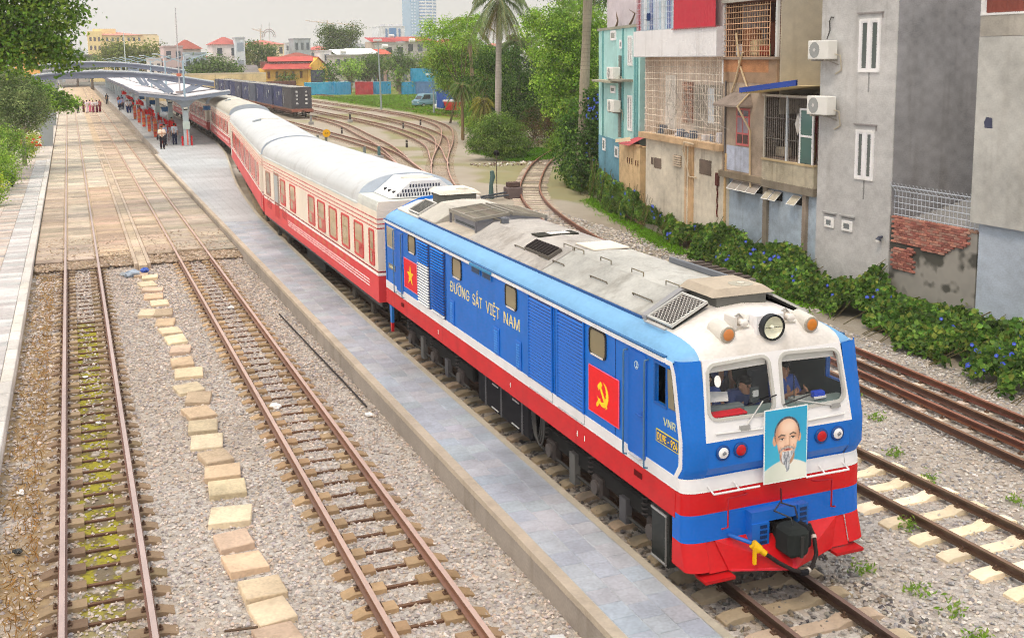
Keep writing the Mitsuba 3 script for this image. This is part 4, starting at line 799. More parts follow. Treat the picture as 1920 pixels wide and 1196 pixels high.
coach((10.0, 76.0), (11.1, 97.0), 'faded red and cream passenger coach, third behind the locomotive', 14, False, faded=1)
coach((10.95, 98.0), (11.42, 118.5), 'faded red passenger coach half under the platform canopy, fourth behind the locomotive', 13, False, faded=1)
coach((11.45, 119.3), (11.65, 140), 'far red passenger coach under the canopy, fifth behind the locomotive', 12, False, faded=1)

# ================================================================ container wagons
def container(cx, cy, z, rz, L, W, H, col, label, cat='shipping container', grp=None, doors=False, marks=None, top=(150, 146, 140)):
    m = tr(cx, cy, z, rz); t = thing('shipping_container', label, cat, grp); P = lambda n, b, mat='mat_paint', par=None, **k: put(n, b, mat, par or t, tw=m, **k)
    def corr(axis, length, at, sgn):
        n = int(length/0.30)*4; pts = []
        for i in range(n+1): pts.append((-length/2+length*i/n, at+sgn*(-0.04 if (i//2) % 2 else 0.0)))
        g = [[(at_ if axis == 'y' else u, u if axis == 'y' else at_, zz) for u, at_ in pts] for zz in (0.12, H-0.1)]
        return g
    b = B()
    for sgn in (-1, 1): b.sheet(corr('y', L-0.2, sgn*W/2*0.985, sgn), col, flat=True, mot=0.3, st=2)
    b.sheet(corr('x', W-0.2, -L/2*0.99, -1), col, flat=True, mot=0.3, st=2).sheet(corr('x', W-0.2, L/2*0.99, 1), col, flat=True, mot=0.3, st=2)
    P('wall', b)
    fr = B()
    for sx in (-1, 1):
        for sy in (-1, 1): fr.box(min(sx*W/2, sx*(W/2-0.1)), max(sx*W/2, sx*(W/2-0.1)), min(sy*L/2, sy*(L/2-0.1)), max(sy*L/2, sy*(L/2-0.1)), 0, H, col, mot=0.2)
        for zz in (0, H-0.1): fr.box(min(sx*W/2, sx*(W/2-0.08)), max(sx*W/2, sx*(W/2-0.08)), -L/2+.1, L/2-.1, zz, zz+0.1, col, mot=0.2)
    for sy in (-1, 1):
        for zz in (0, H-0.1): fr.box(-W/2+.1, W/2-.1, min(sy*L/2, sy*(L/2-0.08)), max(sy*L/2, sy*(L/2-0.08)), zz, zz+0.1, col, mot=0.2)
    P('frame', fr); P('roof', B().box(-W/2+.02, W/2-.02, -L/2+.02, L/2-.02, H-0.04, H-0.012, top, mot=0.3, st=3))
    if doors:
        for s in (-1, 1):
            k = P('door', B().box(min(0.02*s, s*(W/2-0.1)), max(0.02*s, s*(W/2-0.1)), -L/2-0.02, -L/2+0.02, 0.12, H-0.1, col, mot=0.15))
            for x in (0.35, 0.75): P('lock_bar', B().cyl((s*x, -L/2-0.05, 0.1), (s*x, -L/2-0.05, H-0.1), 0.022, (70, 74, 86), n=6), par=k)
            for z0 in (0.55, 1.05, 1.5, 1.95): P('placard', B().box(min(s*0.44, s*0.70), max(s*0.44, s*0.70), -L/2-0.028, -L/2-0.021, z0, z0+0.20, vary((196, 196, 200), 0.2)), par=k)
    for (y0, z0, y1, z1, c) in marks or []: P('marking', B().box(-W/2-0.01, -W/2+0.006, y0, y1, z0, z1, c))
    return t
NAVY = (48, 58, 104)
def wagon(cx, y0, label):
    t = thing('flat_wagon', label, 'railway wagon', 'flat wagons carrying containers'); L = 13.2
    put('deck', B().box(cx-1.28, cx+1.28, y0, y0+L, 0.78, 0.98, (120, 84, 74), mot=0.4).box(cx-1.3, cx+1.3, y0-0.1, y0+0.08, 0.62, 0.98, (150, 96, 84), mot=0.3), 'mat_matte', t)
    put('sole_bar', B().box(cx-1.2, cx-1.1, y0+0.3, y0+L-0.3, 0.5, 0.8, (90, 64, 58), mot=0.4).box(cx+1.1, cx+1.2, y0+0.3, y0+L-0.3, 0.5, 0.8, (90, 64, 58), mot=0.4), 'mat_matte', t)
    for yc in (y0+2.0, y0+L-2.0):
        k = key_of('bogie', t); put('frame', B().box(cx-1.05, cx-0.9, yc-1.2, yc+1.2, 0.35, 0.6, (62, 54, 50)).box(cx+0.9, cx+1.05, yc-1.2, yc+1.2, 0.35, 0.6, (62, 54, 50)), 'mat_matte', k)
        for d in (-0.85, 0.85): put('wheel', B().cyl((cx-0.62, yc+d, 0.4), (cx-0.48, yc+d, 0.4), 0.4, (74, 64, 58), n=18).cyl((cx+0.48, yc+d, 0.4), (cx+0.62, yc+d, 0.4), 0.4, (74, 64, 58), n=18), 'mat_matte', k)
    put('coupler', B().box(cx-0.12, cx+0.12, y0-0.55, y0, 0.6, 0.85, (92, 66, 60), bev=0.04).tube([(cx+0.3, y0-0.1, 0.7), (cx+0.36, y0-0.3, 0.4), (cx+0.2, y0-0.5, 0.35)], 0.03, (40, 36, 36), n=6), 'mat_matte', t)
WX = 25.9
_wp = [(WX-0.05, 129.0)]
for i in range(8):
    y0 = 131.0+13.9*i
    wagon(WX-0.22*i*0, y0, f'rusty flat wagon loaded with dark containers, {ORD[i]} from the near end of the row')
    for j in range(2):
        c = [(68, 72, 96), NAVY, (62, 70, 108), (52, 62, 106), (82, 88, 112), (56, 66, 108)][(2*i+j) % 6] if not (i == 0 and j == 0) else (76, 78, 84)
        mk = [(-1.2+0.0, 1.5, -0.7, 1.9, (170, 176, 186)), (0.4, 0.8, 0.6, 1.8, (150, 158, 172))] if (i+j) % 2 else [(2.2, 0.5, 2.45, 2.0, (150, 156, 170))]
        container(WX, y0+0.35+3.05+6.25*j, 0.98, 0, 6.06, 2.44, 2.59, c, f'dark container on the wagon row, {ORD[2*i+j]} from the near end', grp='containers on the wagon row', doors=(i == 0 and j == 0), marks=mk)

# ================================================================ station canopies
SB, SBT, SEDGE = (132, 146, 166), (206, 208, 214), (176, 184, 200)
can = thing('platform_canopy', 'long grey butterfly canopy over the island platform with white roof sheets', 'platform canopy')
YC0, YC1 = 88.5, 330
VX = lambda y: float(np.interp(y, [88, 100, 330], [8.35, 8.5, 8.9]))
for s in (-1, 1):
    w = 3.35
    g = [[(VX(y)+s*d, y, 3.98+zz) for d, zz in ((0.12, 0.02), (w*0.5, 0.24), (w, 0.42))] for y in (YC0, 120, 200, YC1)]
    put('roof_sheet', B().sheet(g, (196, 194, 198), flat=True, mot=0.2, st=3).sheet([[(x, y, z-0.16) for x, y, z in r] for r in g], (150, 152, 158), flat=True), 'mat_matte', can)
    put('edge_beam', B().sheet([[(VX(y)+s*w, y, 4.16), (VX(y)+s*(w+0.06), y, 4.16), (VX(y)+s*(w+0.06), y, 4.46), (VX(y)+s*(w-0.1), y, 4.46)] for y in (YC0, 120, 200, YC1)], (70, 78, 96), flat=True, mot=0.1), 'mat_paint', can)
    P_ = [(VX(YC0)+s*0.0, 3.80), (VX(YC0)+s*0.0, 4.08), (VX(YC0)+s*(w+0.06), 4.50), (VX(YC0)+s*(w+0.06), 4.24)]
    put('end_beam', B().poly(P_, YC0-0.25, YC0, 'y', (128, 138, 158), mot=0.1).poly([(VX(YC0)+s*0.1, 4.09), (VX(YC0)+s*0.1, 4.16), (VX(YC0)+s*(w+0.06), 4.58), (VX(YC0)+s*(w+0.06), 4.50)], YC0-0.3, YC0+0.5, 'y', (204, 204, 210)), 'mat_paint', can)
for i in range(14):
    y = 89.2+16.0*i; x = VX(y)
    k = put('pillar', B().box(x-0.22, x+0.22, y-0.2, y+0.2, 0.25, 3.3, (184, 200, 208), bev=0.05, mot=0.1), 'mat_paint', can)
    P_ = [(x-0.22, 3.0), (x-0.30, 3.35), (x-0.7, 3.72), (x-1.5, 4.02), (x, 4.0), (x+1.5, 4.02), (x+0.7, 3.72), (x+0.30, 3.35), (x+0.22, 3.0)]
    put('bracket', B().poly(P_, y-0.14, y+0.14, 'y', (168, 182, 196), mot=0.1), 'mat_paint', k)
    if i < 3:
        put('cabinet', B().box(x-0.27, x+0.27, y-0.32, y-0.2, 1.55, 2.15, (196, 214, 212), bev=0.02), 'mat_paint', k)
        put('lamp', B().box(x-0.16, x+0.16, y-0.34, y-0.2, 3.06, 3.30, (40, 44, 46)).box(x-0.15, x+0.15, y-0.36, y-0.3, 3.14, 3.30, (236, 240, 226)), 'mat_paint', k)
        put('red_board', B().box(x-0.40, x-0.28, y-0.1, y+0.1, 0.25, 1.0, (214, 30, 44)).box(x+0.30, x+0.42, y-0.1, y+0.1, 0.25, 1.0, (214, 30, 44)).box(x-0.02, x+0.10, y-0.215, y-0.20, 0.3, 1.5, (232, 120, 110)), 'mat_paint', k)
        put('blue_sign', B().box(x-1.6, x-1.1, y+2.5, y+2.56, 2.85, 3.25, (20, 84, 140)).box(x+1.5, x+2.05, y+1.0, y+1.06, 2.95, 3.3, (24, 88, 146)), 'mat_paint', k)
# arched roofs that bridge the tracks
def arch(y, label, x0, x1, zoff, sc=1.0):
    t = thing('arched_roof', label, 'station roof')
    X = np.linspace(x0, x1, 25); top = zoff+np.interp((X-x0)/(x1-x0), [0, .05, .2, .36, .52, .66, .82, 1], [5.86, 5.98, 6.16, 6.2, 6.1, 5.92, 5.6, 5.12])
    bot = top-np.interp((X-x0)/(x1-x0), [0, .12, .35, .6, .8, 1], [0.40, 0.62, 0.66, 0.5, 0.62, 0.45])
    D = 2.6
    put('beam', B().sheet([[(x, y, b_), (x, y, a-0.2), (x, y-0.12, a-0.2), (x, y-0.12, a)] for x, a, b_ in zip(X, top, bot)], (118, 126, 146), flat=True, mot=0.15).sheet([[(x, y, b_), (x, y+D, b_+0.1)] for x, a, b_ in zip(X, top, bot)], (150, 154, 156), flat=True, mot=0.1), 'mat_paint', t)
    put('edge_trim', B().sheet([[(x, y-0.125, a-0.08), (x, y-0.125, a+0.02), (x, y+0.12, a+0.03)] for x, a in zip(X, top)], (206, 210, 220), flat=True), 'mat_paint', t)
    put('roof_top', B().sheet([[(x, y+0.12, a+0.02), (x, y+D, a+0.02-0.0)] for x, a in zip(X, top)], (98, 98, 112), flat=True, mot=0.3), 'mat_matte', t)
    put('ridge_cap', B().box(2.4, 2.75, y-0.13, y+D, zoff+6.16, zoff+6.26, (214, 214, 218), bev=0.03), 'mat_paint', t)
    put('left_pier', B().poly([(x0+0.5, 0.0), (x0+1.3, 0.0), (x0+1.9, 5.4+zoff), (x0+0.1, 5.2+zoff)], y+0.3, y+1.3, 'y', (150, 158, 164), mot=0.15), 'mat_paint', t)
    for a, c in (((6.2, 5.36), (7.9, 4.22)), ((7.05, 5.3), (8.2, 4.22)), ((10.0, 4.80), (8.9, 4.22)), ((10.6, 4.85), (9.2, 4.20))):
        put('brace', B().poly(sg.LineString([(a[0], a[1]+zoff), (c[0], c[1])]).buffer(0.13, cap_style=2), y+0.1, y+0.5, 'y', (146, 160, 176), mot=0.1), 'mat_paint', t)
    put('brace_web', B().poly([(6.1, 5.4+zoff), (7.05, 5.3+zoff), (7.02, 5.0+zoff), (7.9, 4.2), (7.5, 4.2)], y+0.15, y+0.45, 'y', (140, 154, 170), mot=0.1), 'mat_paint', t)
arch(97.0, 'near arched grey roof spanning the two tracks from the left platform to the canopy', -2.9, 11.6, 0.0)
arch(128.0, 'second arched dark roof spanning the tracks just behind the nearest one', -2.9, 12.2, 0.75)
t = thing('station_roof', 'dark tiled station roof beyond the arched roofs', 'roof')
put('roof', B().poly([(-1.5, 6.6), (4.6, 8.9), (7.6, 8.9), (7.6, 6.9)], 331, 370, 'y', (112, 96, 108), mot=0.3), 'mat_matte', t)
put('gable', B().poly([(0.4, 6.7), (6.6, 8.0), (6.6, 6.9)], 330.2, 330.8, 'y', (206, 198, 184)), 'mat_matte', t)
# double-armed lamp posts along the canopy
for i, y in enumerate((89.0, 108, 128, 152, 176, 204, 236)):
    x = VX(y); t = thing('lamp_post', f'two-armed pale blue lamp post, {ORD[i]} from the near canopy end', 'lamp post', 'lamp posts on the canopy')
    put('post', B().tube([(x, y, 4.0), (x, y, 6.95)], [0.08, 0.06], (164, 190, 206), n=8), 'mat_paint', t)
    for s in (-1, 1):
        k = put('arm', B().tube([(x, y, 6.75), (x+s*0.9, y, 7.1), (x+s*1.9, y, 7.42)], 0.035, (164, 190, 206), n=6), 'mat_paint', t)
        put('lamp', B().box(x+s*2.05-0.22, x+s*2.05+0.22, y-0.1, y+0.1, 7.38, 7.46, (216, 226, 228), bev=0.02), 'mat_paint', k)
t = thing('radio_mast', 'tall thin mast with a red joint rising above the canopy', 'mast')
put('pole', B().tube([(8.65, 96, 4.2), (8.65, 96, 10.6)], [0.07, 0.045], (190, 186, 190), n=7).tube([(8.65, 96, 10.6), (8.65, 96, 11.3)], 0.02, (120, 120, 124), n=5), 'mat_paint', t)
put('joint', B().cyl((8.65, 96, 5.6), (8.65, 96, 5.85), 0.2, (196, 110, 90), n=8), 'mat_paint', t); put('mast_foot', B().cyl((8.65, 96, 4.2), (8.65, 96, 4.35), 0.35, (150, 140, 140), n=8), 'mat_paint', t)
t = thing('station_mast', 'short thin white mast behind the lamp posts near the leafy yard tree', 'mast'); put('pole', B().tube([(8.8, 190, 5), (8.8, 190, 11.4)], 0.08, (206, 214, 208), n=6), 'mat_paint', t)
# flags, striped flower stands on the platform
for i in range(24):
    y = 92.5+2.9*i if i < 12 else 127+5.0*(i-12); x = 6.55+0.02*(y-92)+RNG.uniform(-0.1, 0.1) if y > 100 else 7.3
    if i in (3, 8, 13, 19): continue
    t = thing('red_flag', f'red flag on a platform pole, {ORD[i]} from the near end', 'flag', 'red flags along the platform')
    x = VX(y)-1.15+RNG.uniform(-0.45, 0.45); y = y+RNG.uniform(-1.1, 1.1); fz = RNG.uniform(1.85, 2.5); fw = RNG.uniform(0.3, 0.62)
    put('pole', B().tube([(x, y, 0.25), (x, y, fz+.05)], 0.02, (160, 90, 84), n=5), 'mat_paint', t)
    g = [[(x+0.02-0.10*math.sin(v*3+i)*v+fw*u, y+0.12*math.sin(5*u+i), fz-0.55*v-0.3*u*(1-v)-0.1*u) for u in np.linspace(0, 1, 5)] for v in np.linspace(0, 1, 4)]
    put('cloth', B().sheet(g, vary((214, 16, 26), 0.1)), 'mat_matte', t)
for i in range(12):
    y = 91.5+4.1*i; x = VX(y)-1.75+0.25*(i % 2)
    t = thing('banner_stand', f'banner board striped red and orange, {ORD[i]} from the near end', 'banner', 'striped banner boards along the platform')
    put('board', B().box(x-0.15, x+0.15, y-0.05, y+0.05, 0.3, 1.75, (196, 150, 190) if i % 4 == 1 else (214, 130, 110), bev=0.01), 'mat_matte', t)
    for j in range(6): put('stripe', B().box(x-0.14, x+0.14, y-0.065, y-0.052, 0.38+0.23*j, 0.50+0.23*j, [(232, 60, 34), (240, 150, 50), (236, 90, 60)][(i+j) % 3]), 'mat_matte', t)
# ================================================================ houses along the right side
class Fac:
    """a facade: local (u along the wall, z up, d out of the wall)"""
    def __init__(s, a, b):
        a, b = np.array(a, float), np.array(b, float); u = (b-a)/np.linalg.norm(b-a); n = np.array([-u[1], u[0]])
        s.M = frame([a[0], a[1], 0], [u[0], u[1], 0], [0, 0, 1], [n[0], n[1], 0])
    def box(s, u0, u1, z0, z1, d0, d1, col, b=None, **k):
        return (b or B()).box(u0, u1, z0, z1, d0, d1, col, M=s.M, **k)
    def poly(s, pts, d0, d1, col, b=None, **k): return (b or B()).poly(pts, d0, d1, 'z', col, M=s.M, **k)
    def tube(s, pts, r, col, b=None, **k): return (b or B()).tube(pts, r, col, M=s.M, **k)
def grille_wall(f, parent, u0, u1, z0, z1, d, pu, pz, r, col, name='grille', lab_=None, skip=None):
    b = B()
    for u in np.arange(u0, u1+1e-6, pu): f.tube([(u, z0, d), (u, z1, d)], r, vary(col, 0.15), b, n=4, caps=False, mot=0.5)
    for z in np.arange(z0, z1+1e-6, pz): f.tube([(u0, z, d+r*1.5), (u1, z, d+r*1.5)], r, vary(col, 0.15), b, n=4, caps=False, mot=0.5)
    return put(name, b, 'mat_matte', parent, kind='stuff', label=lab_)
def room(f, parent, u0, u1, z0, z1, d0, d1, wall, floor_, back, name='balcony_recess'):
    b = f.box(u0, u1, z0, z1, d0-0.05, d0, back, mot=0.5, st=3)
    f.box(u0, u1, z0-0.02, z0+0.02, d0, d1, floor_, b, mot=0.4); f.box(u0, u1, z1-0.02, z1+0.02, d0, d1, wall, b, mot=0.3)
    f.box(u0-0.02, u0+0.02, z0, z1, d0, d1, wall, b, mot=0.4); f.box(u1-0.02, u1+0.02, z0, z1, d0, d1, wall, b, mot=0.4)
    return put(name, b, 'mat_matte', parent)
def ac_unit(f, u, z, label, w=0.78, h=0.54, grp='air conditioners on the house walls'):
    t = thing('air_conditioner', label, 'air conditioner', grp)
    put('casing', f.box(u-w/2, u+w/2, z, z+h, 0.12, 0.46, (226, 226, 224), bev=0.02, mot=0.12, st=1), 'mat_paint', t)
    put('fan_grille', B().cyl((u+w*0.16, z+h/2, 0.46), (u+w*0.16, z+h/2, 0.468), h*0.42, (152, 154, 154), n=20, M=f.M).cyl((u+w*0.16, z+h/2, 0.468), (u+w*0.16, z+h/2, 0.474), h*0.1, (196, 196, 196), n=10, M=f.M), 'mat_paint', t)
    put('bracket', f.box(u-w*0.35, u-w*0.28, z-0.05, z, 0.0, 0.44, (150, 146, 140), f.box(u+w*0.28, u+w*0.35, z-0.05, z, 0.0, 0.44, (150, 146, 140))).tube([(u-w*0.4, z-0.16, 0.0), (u-w*0.4, z-0.02, 0.40)], 0.015, (150, 146, 140), n=5, M=f.M), 'mat_paint', t)
    put('pipe', f.tube([(u-w*0.45, z+h*0.3, 0.25), (u-w*0.6, z+h*0.2, 0.1), (u-w*0.6, z-0.3, 0.04), (u-w*0.3, z-0.42, 0.03)], 0.02, (196, 188, 172), n=6), 'mat_matte', t)
    return t
def white_window(f, parent, u0, u1, z0, z1, d=0.0, glass=(96, 106, 108), name='window', hood=True):
    b = f.box(u0, u1, z0, z0+0.06, d, d+0.05, (232, 232, 234)); f.box(u0, u1, z1-0.06, z1, d, d+0.05, (232, 232, 234), b)
    um = (u0+u1)/2
    for a, c in ((u0, u0+0.06), (um-0.05, um+0.05), (u1-0.06, u1)): f.box(a, c, z0+0.06, z1-0.06, d, d+0.05, (234, 234, 236), b)
    k = put(name, b, 'mat_paint', parent)
    for a, c in ((u0+0.06, um-0.05), (um+0.05, u1-0.06)):
        put('pane', f.box(a+0.05, c-0.05, z0+0.11, z1-0.11, d+0.012, d+0.016, glass, mot=0.6), 'mat_dark_glass', k)
        sb = B()
        f.box(a, a+0.05, z0+0.06, z1-0.06, d+0.01, d+0.04, (226, 228, 230), sb); f.box(c-0.05, c, z0+0.06, z1-0.06, d+0.01, d+0.04, (226, 228, 230), sb)
        f.box(a+0.05, c-0.05, z0+0.06, z0+0.11, d+0.01, d+0.04, (226, 228, 230), sb); f.box(a+0.05, c-0.05, z1-0.11, z1-0.06, d+0.01, d+0.04, (226, 228, 230), sb)
        put('sash', sb, 'mat_paint', k)
    if hood:
        put('hood', f.box(u0-0.1, u1+0.1, z1+0.14, z1+0.18, d, d+0.06, (150, 148, 148), f.box(u0-0.08, u0-0.05, z1+0.0, z1+0.14, d, d+0.03, (150, 148, 148))), 'mat_matte', k)
        put('sill_stain', f.box(um-0.03, um+0.03, z0-0.55, z0, d+0.001, d+0.004, (140, 138, 138), mot=0.5), 'mat_matte', k)
    return k
def _brickwall(p, n, uv):
    z, y = p.z, p.y
    a = fbm(y*0.9, z*1.1, 4, 3); bl = fbm(y*2.3+4, z*2.3, 1, 3); st = noise(y*7, z*0.8)
    c = mix((0.30, 0.29, 0.27), (0.44, 0.42, 0.38), bl)
    c = mix(c, (0.46, 0.42, 0.31), smoothstep(0.55, 0.7, a)*smoothstep(21.6, 20.4, y)*0.8)
    mold = smoothstep(0.47, 0.6, bl*0.6+a*0.4+0.06*st)*smoothstep(0.2, 0.9, z)
    return mix(c, (0.05, 0.052, 0.045), mold*0.85)
scene['mat_mouldy_plaster'] = two({'type': 'diffuse', 'reflectance': mikit.proc(_brickwall)})
# ---- tall grey house
fG = Fac((20.5, 23.2), (20.5, 26.35))
gh = thing('grey_house', 'tall narrow house of smooth grey render with white windows and dark bare side wall', 'house')
GREY, DGREY = (190, 189, 191), (146, 147, 149)
put('wall', fG.box(0, 3.15, -0.3, 11.5, -9, 0, GREY, mot=0.42, st=4), 'mat_matte', gh)
put('side_wall', B().box(20.53, 29.5, 23.185, 23.2, -0.3, 11.5, DGREY, mot=0.5, st=3), 'mat_matte', gh, label='dark bare cement side wall')
white_window(fG, gh, 0.63, 1.46, 6.36, 7.82); white_window(fG, gh, 0.73, 1.46, 3.37, 4.76)
for u0, u1 in ((2.30, 2.71), (1.48, 1.93)):
    k = put('small_window', fG.box(u0, u1, 1.82, 2.13, 0, 0.06, (236, 236, 238), bev=0.015), 'mat_paint', gh)
    put('pane', fG.box(u0+0.1, u1-0.1, 1.90, 2.05, 0.06, 0.064, (120, 126, 132)), 'mat_dark_glass', k); put('hood', fG.box(u0-0.08, u1+0.08, 2.24, 2.28, 0, 0.08, (160, 158, 158), fG.box(u0-0.06, u1+0.06, 2.19, 2.2, 0, 0.02, (130, 130, 130))), 'mat_matte', k)
t = thing('wall_lamp', 'small dark lamp on the grey house wall near the brick wall', 'lamp'); put('body', B().tube([(20.5, 23.47, 1.88), (20.40, 23.47, 1.86), (20.36, 23.47, 1.78)], [0.03, 0.05, 0.09], (64, 66, 84), n=10).tube([(20.365, 23.47, 1.79), (20.35, 23.47, 1.74)], [0.08, 0.07], (226, 226, 228), n=10), 'mat_paint', t)
ac_unit(fG, 2.72, 6.72, 'white air conditioner high on the grey house, the upper of two', 0.92)
ac_unit(fG, 2.70, 5.13, 'white air conditioner on the grey house, the lower of two', 0.92)
t = thing('wall_cable', 'black and white cable hanging out of the grey house wall above the upper air conditioner', 'cable')
put('cable', fG.tube([(2.62, 7.9, 0), (2.66, 7.92, 0.06), (2.72, 7.8, 0.07), (2.73, 7.55, 0.04), (2.72, 7.3, 0.14)], 0.02, (70, 70, 72), n=6), 'mat_paint', t)
# ---- brick wall with its fence, across the empty plot
bw = thing('brick_wall', 'old brick garden wall with mouldy plaster fallen off beside the grey house', 'wall')
put('plaster', B().box(20.52, 20.72, 20.12, 23.18, -0.3, 2.44, (150, 148, 140)), 'mat_mouldy_plaster', bw)
_bs = [B().box(-0.05, 0.02, 0.004, 0.198, 0.004, 0.062, c, bev=0.006, mot=0.5).dict('mat_matte') for c in ((176, 118, 106), (160, 104, 92), (188, 134, 120), (146, 100, 90), (172, 130, 118))]
n = 0
for r in range(38):
    z = 0.02+0.066*r
    for c in range(16):
        y = 20.12+0.205*c+(0.1 if r % 2 else 0)
        if y > 22.98: continue
        e = meshkit.fbm(np.array([[y*1.3, z*1.6, 0.3]]), 3, seed=5)[0]
        top = z > 1.72+0.55*(e-0.5)+0.35*max(0, (21.2-y))
        left = y > 22.05+0.5*(e-0.5) and 1.02 < z < 1.62+0.4*(e-0.5)
        if (top and y > 20.25) or left:
            if n < 290: put('brick', random.choice(_bs), None, bw, tw=tr(20.51+RNG.uniform(-0.008, 0.012), y, z)); n += 1
put('coping_brick', B().box(20.50, 20.74, 20.12, 23.18, 2.445, 2.49, (150, 118, 104), mot=0.5), 'mat_matte', bw)
fc = thing('spiked_fence', 'white metal grid fence with bent spikes on top of the brick wall', 'fence')
for i in range(22):
    y = 20.16+0.142*i; put('bar', B().tube([(20.6, y, 2.49), (20.6, y, 3.2), (20.48, y, 3.33), (20.42, y, 3.42)], 0.011, (206, 212, 222), n=4), 'mat_paint', fc)
for z in (2.55, 2.72, 2.88, 3.04, 3.2): put('rail', B().cyl((20.6, 20.13, z), (20.6, 23.18, z), 0.012, (206, 212, 222), n=5), 'mat_paint', fc)
put('rail', B().cyl((20.48, 20.13, 3.33), (20.48, 23.18, 3.33), 0.014, (206, 212, 222), n=5), 'mat_paint', fc)
t = thing('shed_roof', 'grey corrugated sheet roof lying low behind the spiked fence', 'roof')
put('sheet', B().sheet([[(21.0+0.1*i, y, 2.35+0.05*(i % 2)+0.02*i) for i in range(40)] for y in (20.2, 23.1)], (150, 150, 152), flat=True, mot=0.4), 'mat_matte', t)
put('post', B().box(21.0, 21.1, 20.3, 20.4, 0, 2.4, (110, 100, 96)).box(21.0, 21.1, 22.9, 23.0, 0, 2.4, (110, 100, 96)), 'mat_matte', t)
t = thing('blue_shed_wall', 'dim blue shed wall behind the spiked fence', 'wall'); put('panel', B().box(25.2, 25.3, 20.1, 23.1, 0, 3.6, (92, 108, 136), mot=0.5, st=4), 'mat_matte', t)
# ---- grey house at the right edge
fR = Fac((20.5, 13.0), (20.5, 20.1))
rh = thing('overhanging_grey_house', 'bluish grey plastered house with an overhanging upper storey right of the brick wall', 'house')
put('wall', fR.box(0, 7.05, -0.3, 2.74, -7, 0.0, (178, 188, 204), mot=0.35, st=2), 'mat_matte', rh)
put('upper_wall', fR.box(0, 7.2, 2.745, 7.24, -7, 0.16, (186, 184, 182), mot=0.4, st=2), 'mat_matte', rh); put('upper_wall', fR.box(0, 7.2, 7.25, 7.74, -7, 0.15, (168, 164, 154), mot=0.4, st=5), 'mat_matte', rh)
b = fR.box(0, 7.2, 7.74, 7.79, -0.1, 0.17, (226, 226, 226)); fR.box(7.14, 7.2, 7.79, 10.5, 0.0, 0.16, (226, 226, 226), b); put('cage_frame', b, 'mat_paint', rh)
put('shutter', B().sheet([[(20.36+0.02*(i % 2), 13.0+0.08*i, z) for i in range(89)] for z in (7.80, 10.5)], (134, 78, 66), flat=True, mot=0.4, st=3), 'mat_matte', rh)
put('wall_hole', B().tm(trimesh.convex.convex_hull(np.array([[20.335, 19.77+a, 5.2+c] for a, c in ((-0.12, -0.13), (0.12, -0.12), (0.15, 0.02), (0.08, 0.14), (-0.1, 0.12))]+[[20.34, 19.75, 5.2]])), (70, 78, 100)), 'mat_matte', rh)
# ---- brown house and the caged balcony
fB = Fac((20.6, 26.4), (21.0, 31.95))
bh = thing('brown_house', 'dirty brown plastered house with rusty window cage and red window', 'house')
BRN = (166, 150, 134)
put('wall', fB.box(3.12, 5.92, 2.88, 6.70, -8, 0, BRN, mot=0.55, st=7), 'mat_matte', bh)
put('side_wall', fB.box(2.36, 2.41, 5.0, 11, -8, -0.06, (178, 170, 156), mot=0.25, st=2), 'mat_matte', bh)
put('ledge', fB.box(2.45, 5.95, 5.95, 6.72, -0.3, 0.02, (150, 128, 108), mot=0.5, st=8), 'mat_matte', bh)
put('rust_streaks', fB.box(2.95, 5.9, 6.30, 6.71, 0.021, 0.026, (170, 122, 88), mot=0.8, st=6), 'mat_matte', bh)
put('floor_slab', fB.box(2.4, 5.95, 6.72, 6.80, -2, 0.12, (146, 132, 118), mot=0.4, st=6), 'mat_matte', bh)
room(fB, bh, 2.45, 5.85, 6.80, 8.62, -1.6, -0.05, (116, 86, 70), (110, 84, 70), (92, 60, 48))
grille_wall(fB, bh, 2.95, 5.85, 6.80, 8.55, 0.0, 0.155, 0.185, 0.014, (204, 168, 138), 'window_cage')
put('post', fB.box(2.44, 2.56, 6.78, 11, -0.2, 0.04, (196, 196, 198), fB.box(5.86, 5.96, 5.9, 11, -0.2, 0.04, (216, 216, 216))), 'mat_paint', bh)
put('upper_wall', fB.box(2.4, 5.95, 8.62, 11, -3, 0.1, (176, 176, 172), mot=0.4, st=4), 'mat_matte', bh)
for u, w, h, c in ((5.4, 0.5, 0.4, (206, 206, 212)), (4.5, 0.45, 0.55, (206, 190, 150)), (3.4, 0.15, 0.45, (120, 140, 96)), (4.9, 0.7, 0.9, (140, 92, 66)), (3.8, 0.6, 0.35, (150, 70, 54)), (3.3, 0.4, 1.1, (84, 48, 40))):
    put('stored_item', fB.box(u-w/2, u+w/2, 6.82, 6.82+h, -0.7, -0.3, c, bev=0.05, mot=0.4), 'mat_matte', bh)
k = put('red_window', fB.box(4.06, 4.92, 3.84, 5.10, 0.0, 0.03, (190, 96, 98), mot=0.3), 'mat_paint', bh)
for i in range(2):
    for z0, z1 in ((3.92, 4.22), (4.28, 4.78), (4.84, 5.03)): put('pane', fB.box(4.13+0.38*i, 4.45+0.38*i, z0, z1, 0.031, 0.036, (70, 46, 50) if z0 != 4.28 else (150, 140, 146), mot=0.4), 'mat_dark_glass' if z0 != 4.28 else 'mat_matte', k)
put('window_hood', B().add([[5.63, 5.22, 0.0], [3.89, 5.22, 0.0], [3.89, 5.22, 0.55], [5.63, 5.22, 0.55], [5.2, 5.62, 0.02], [4.1, 5.62, 0.02], [5.63, 5.16, 0.0], [3.89, 5.16, 0.0], [3.89, 5.16, 0.55], [5.63, 5.16, 0.55]],
    [[0, 3, 4, 4], [3, 2, 5, 4], [2, 1, 5, 5], [6, 7, 8, 9], [3, 9, 8, 2], [0, 6, 9, 3], [2, 8, 7, 1]], (138, 126, 118), M=fB.M, mot=0.5, st=5), 'mat_matte', bh)
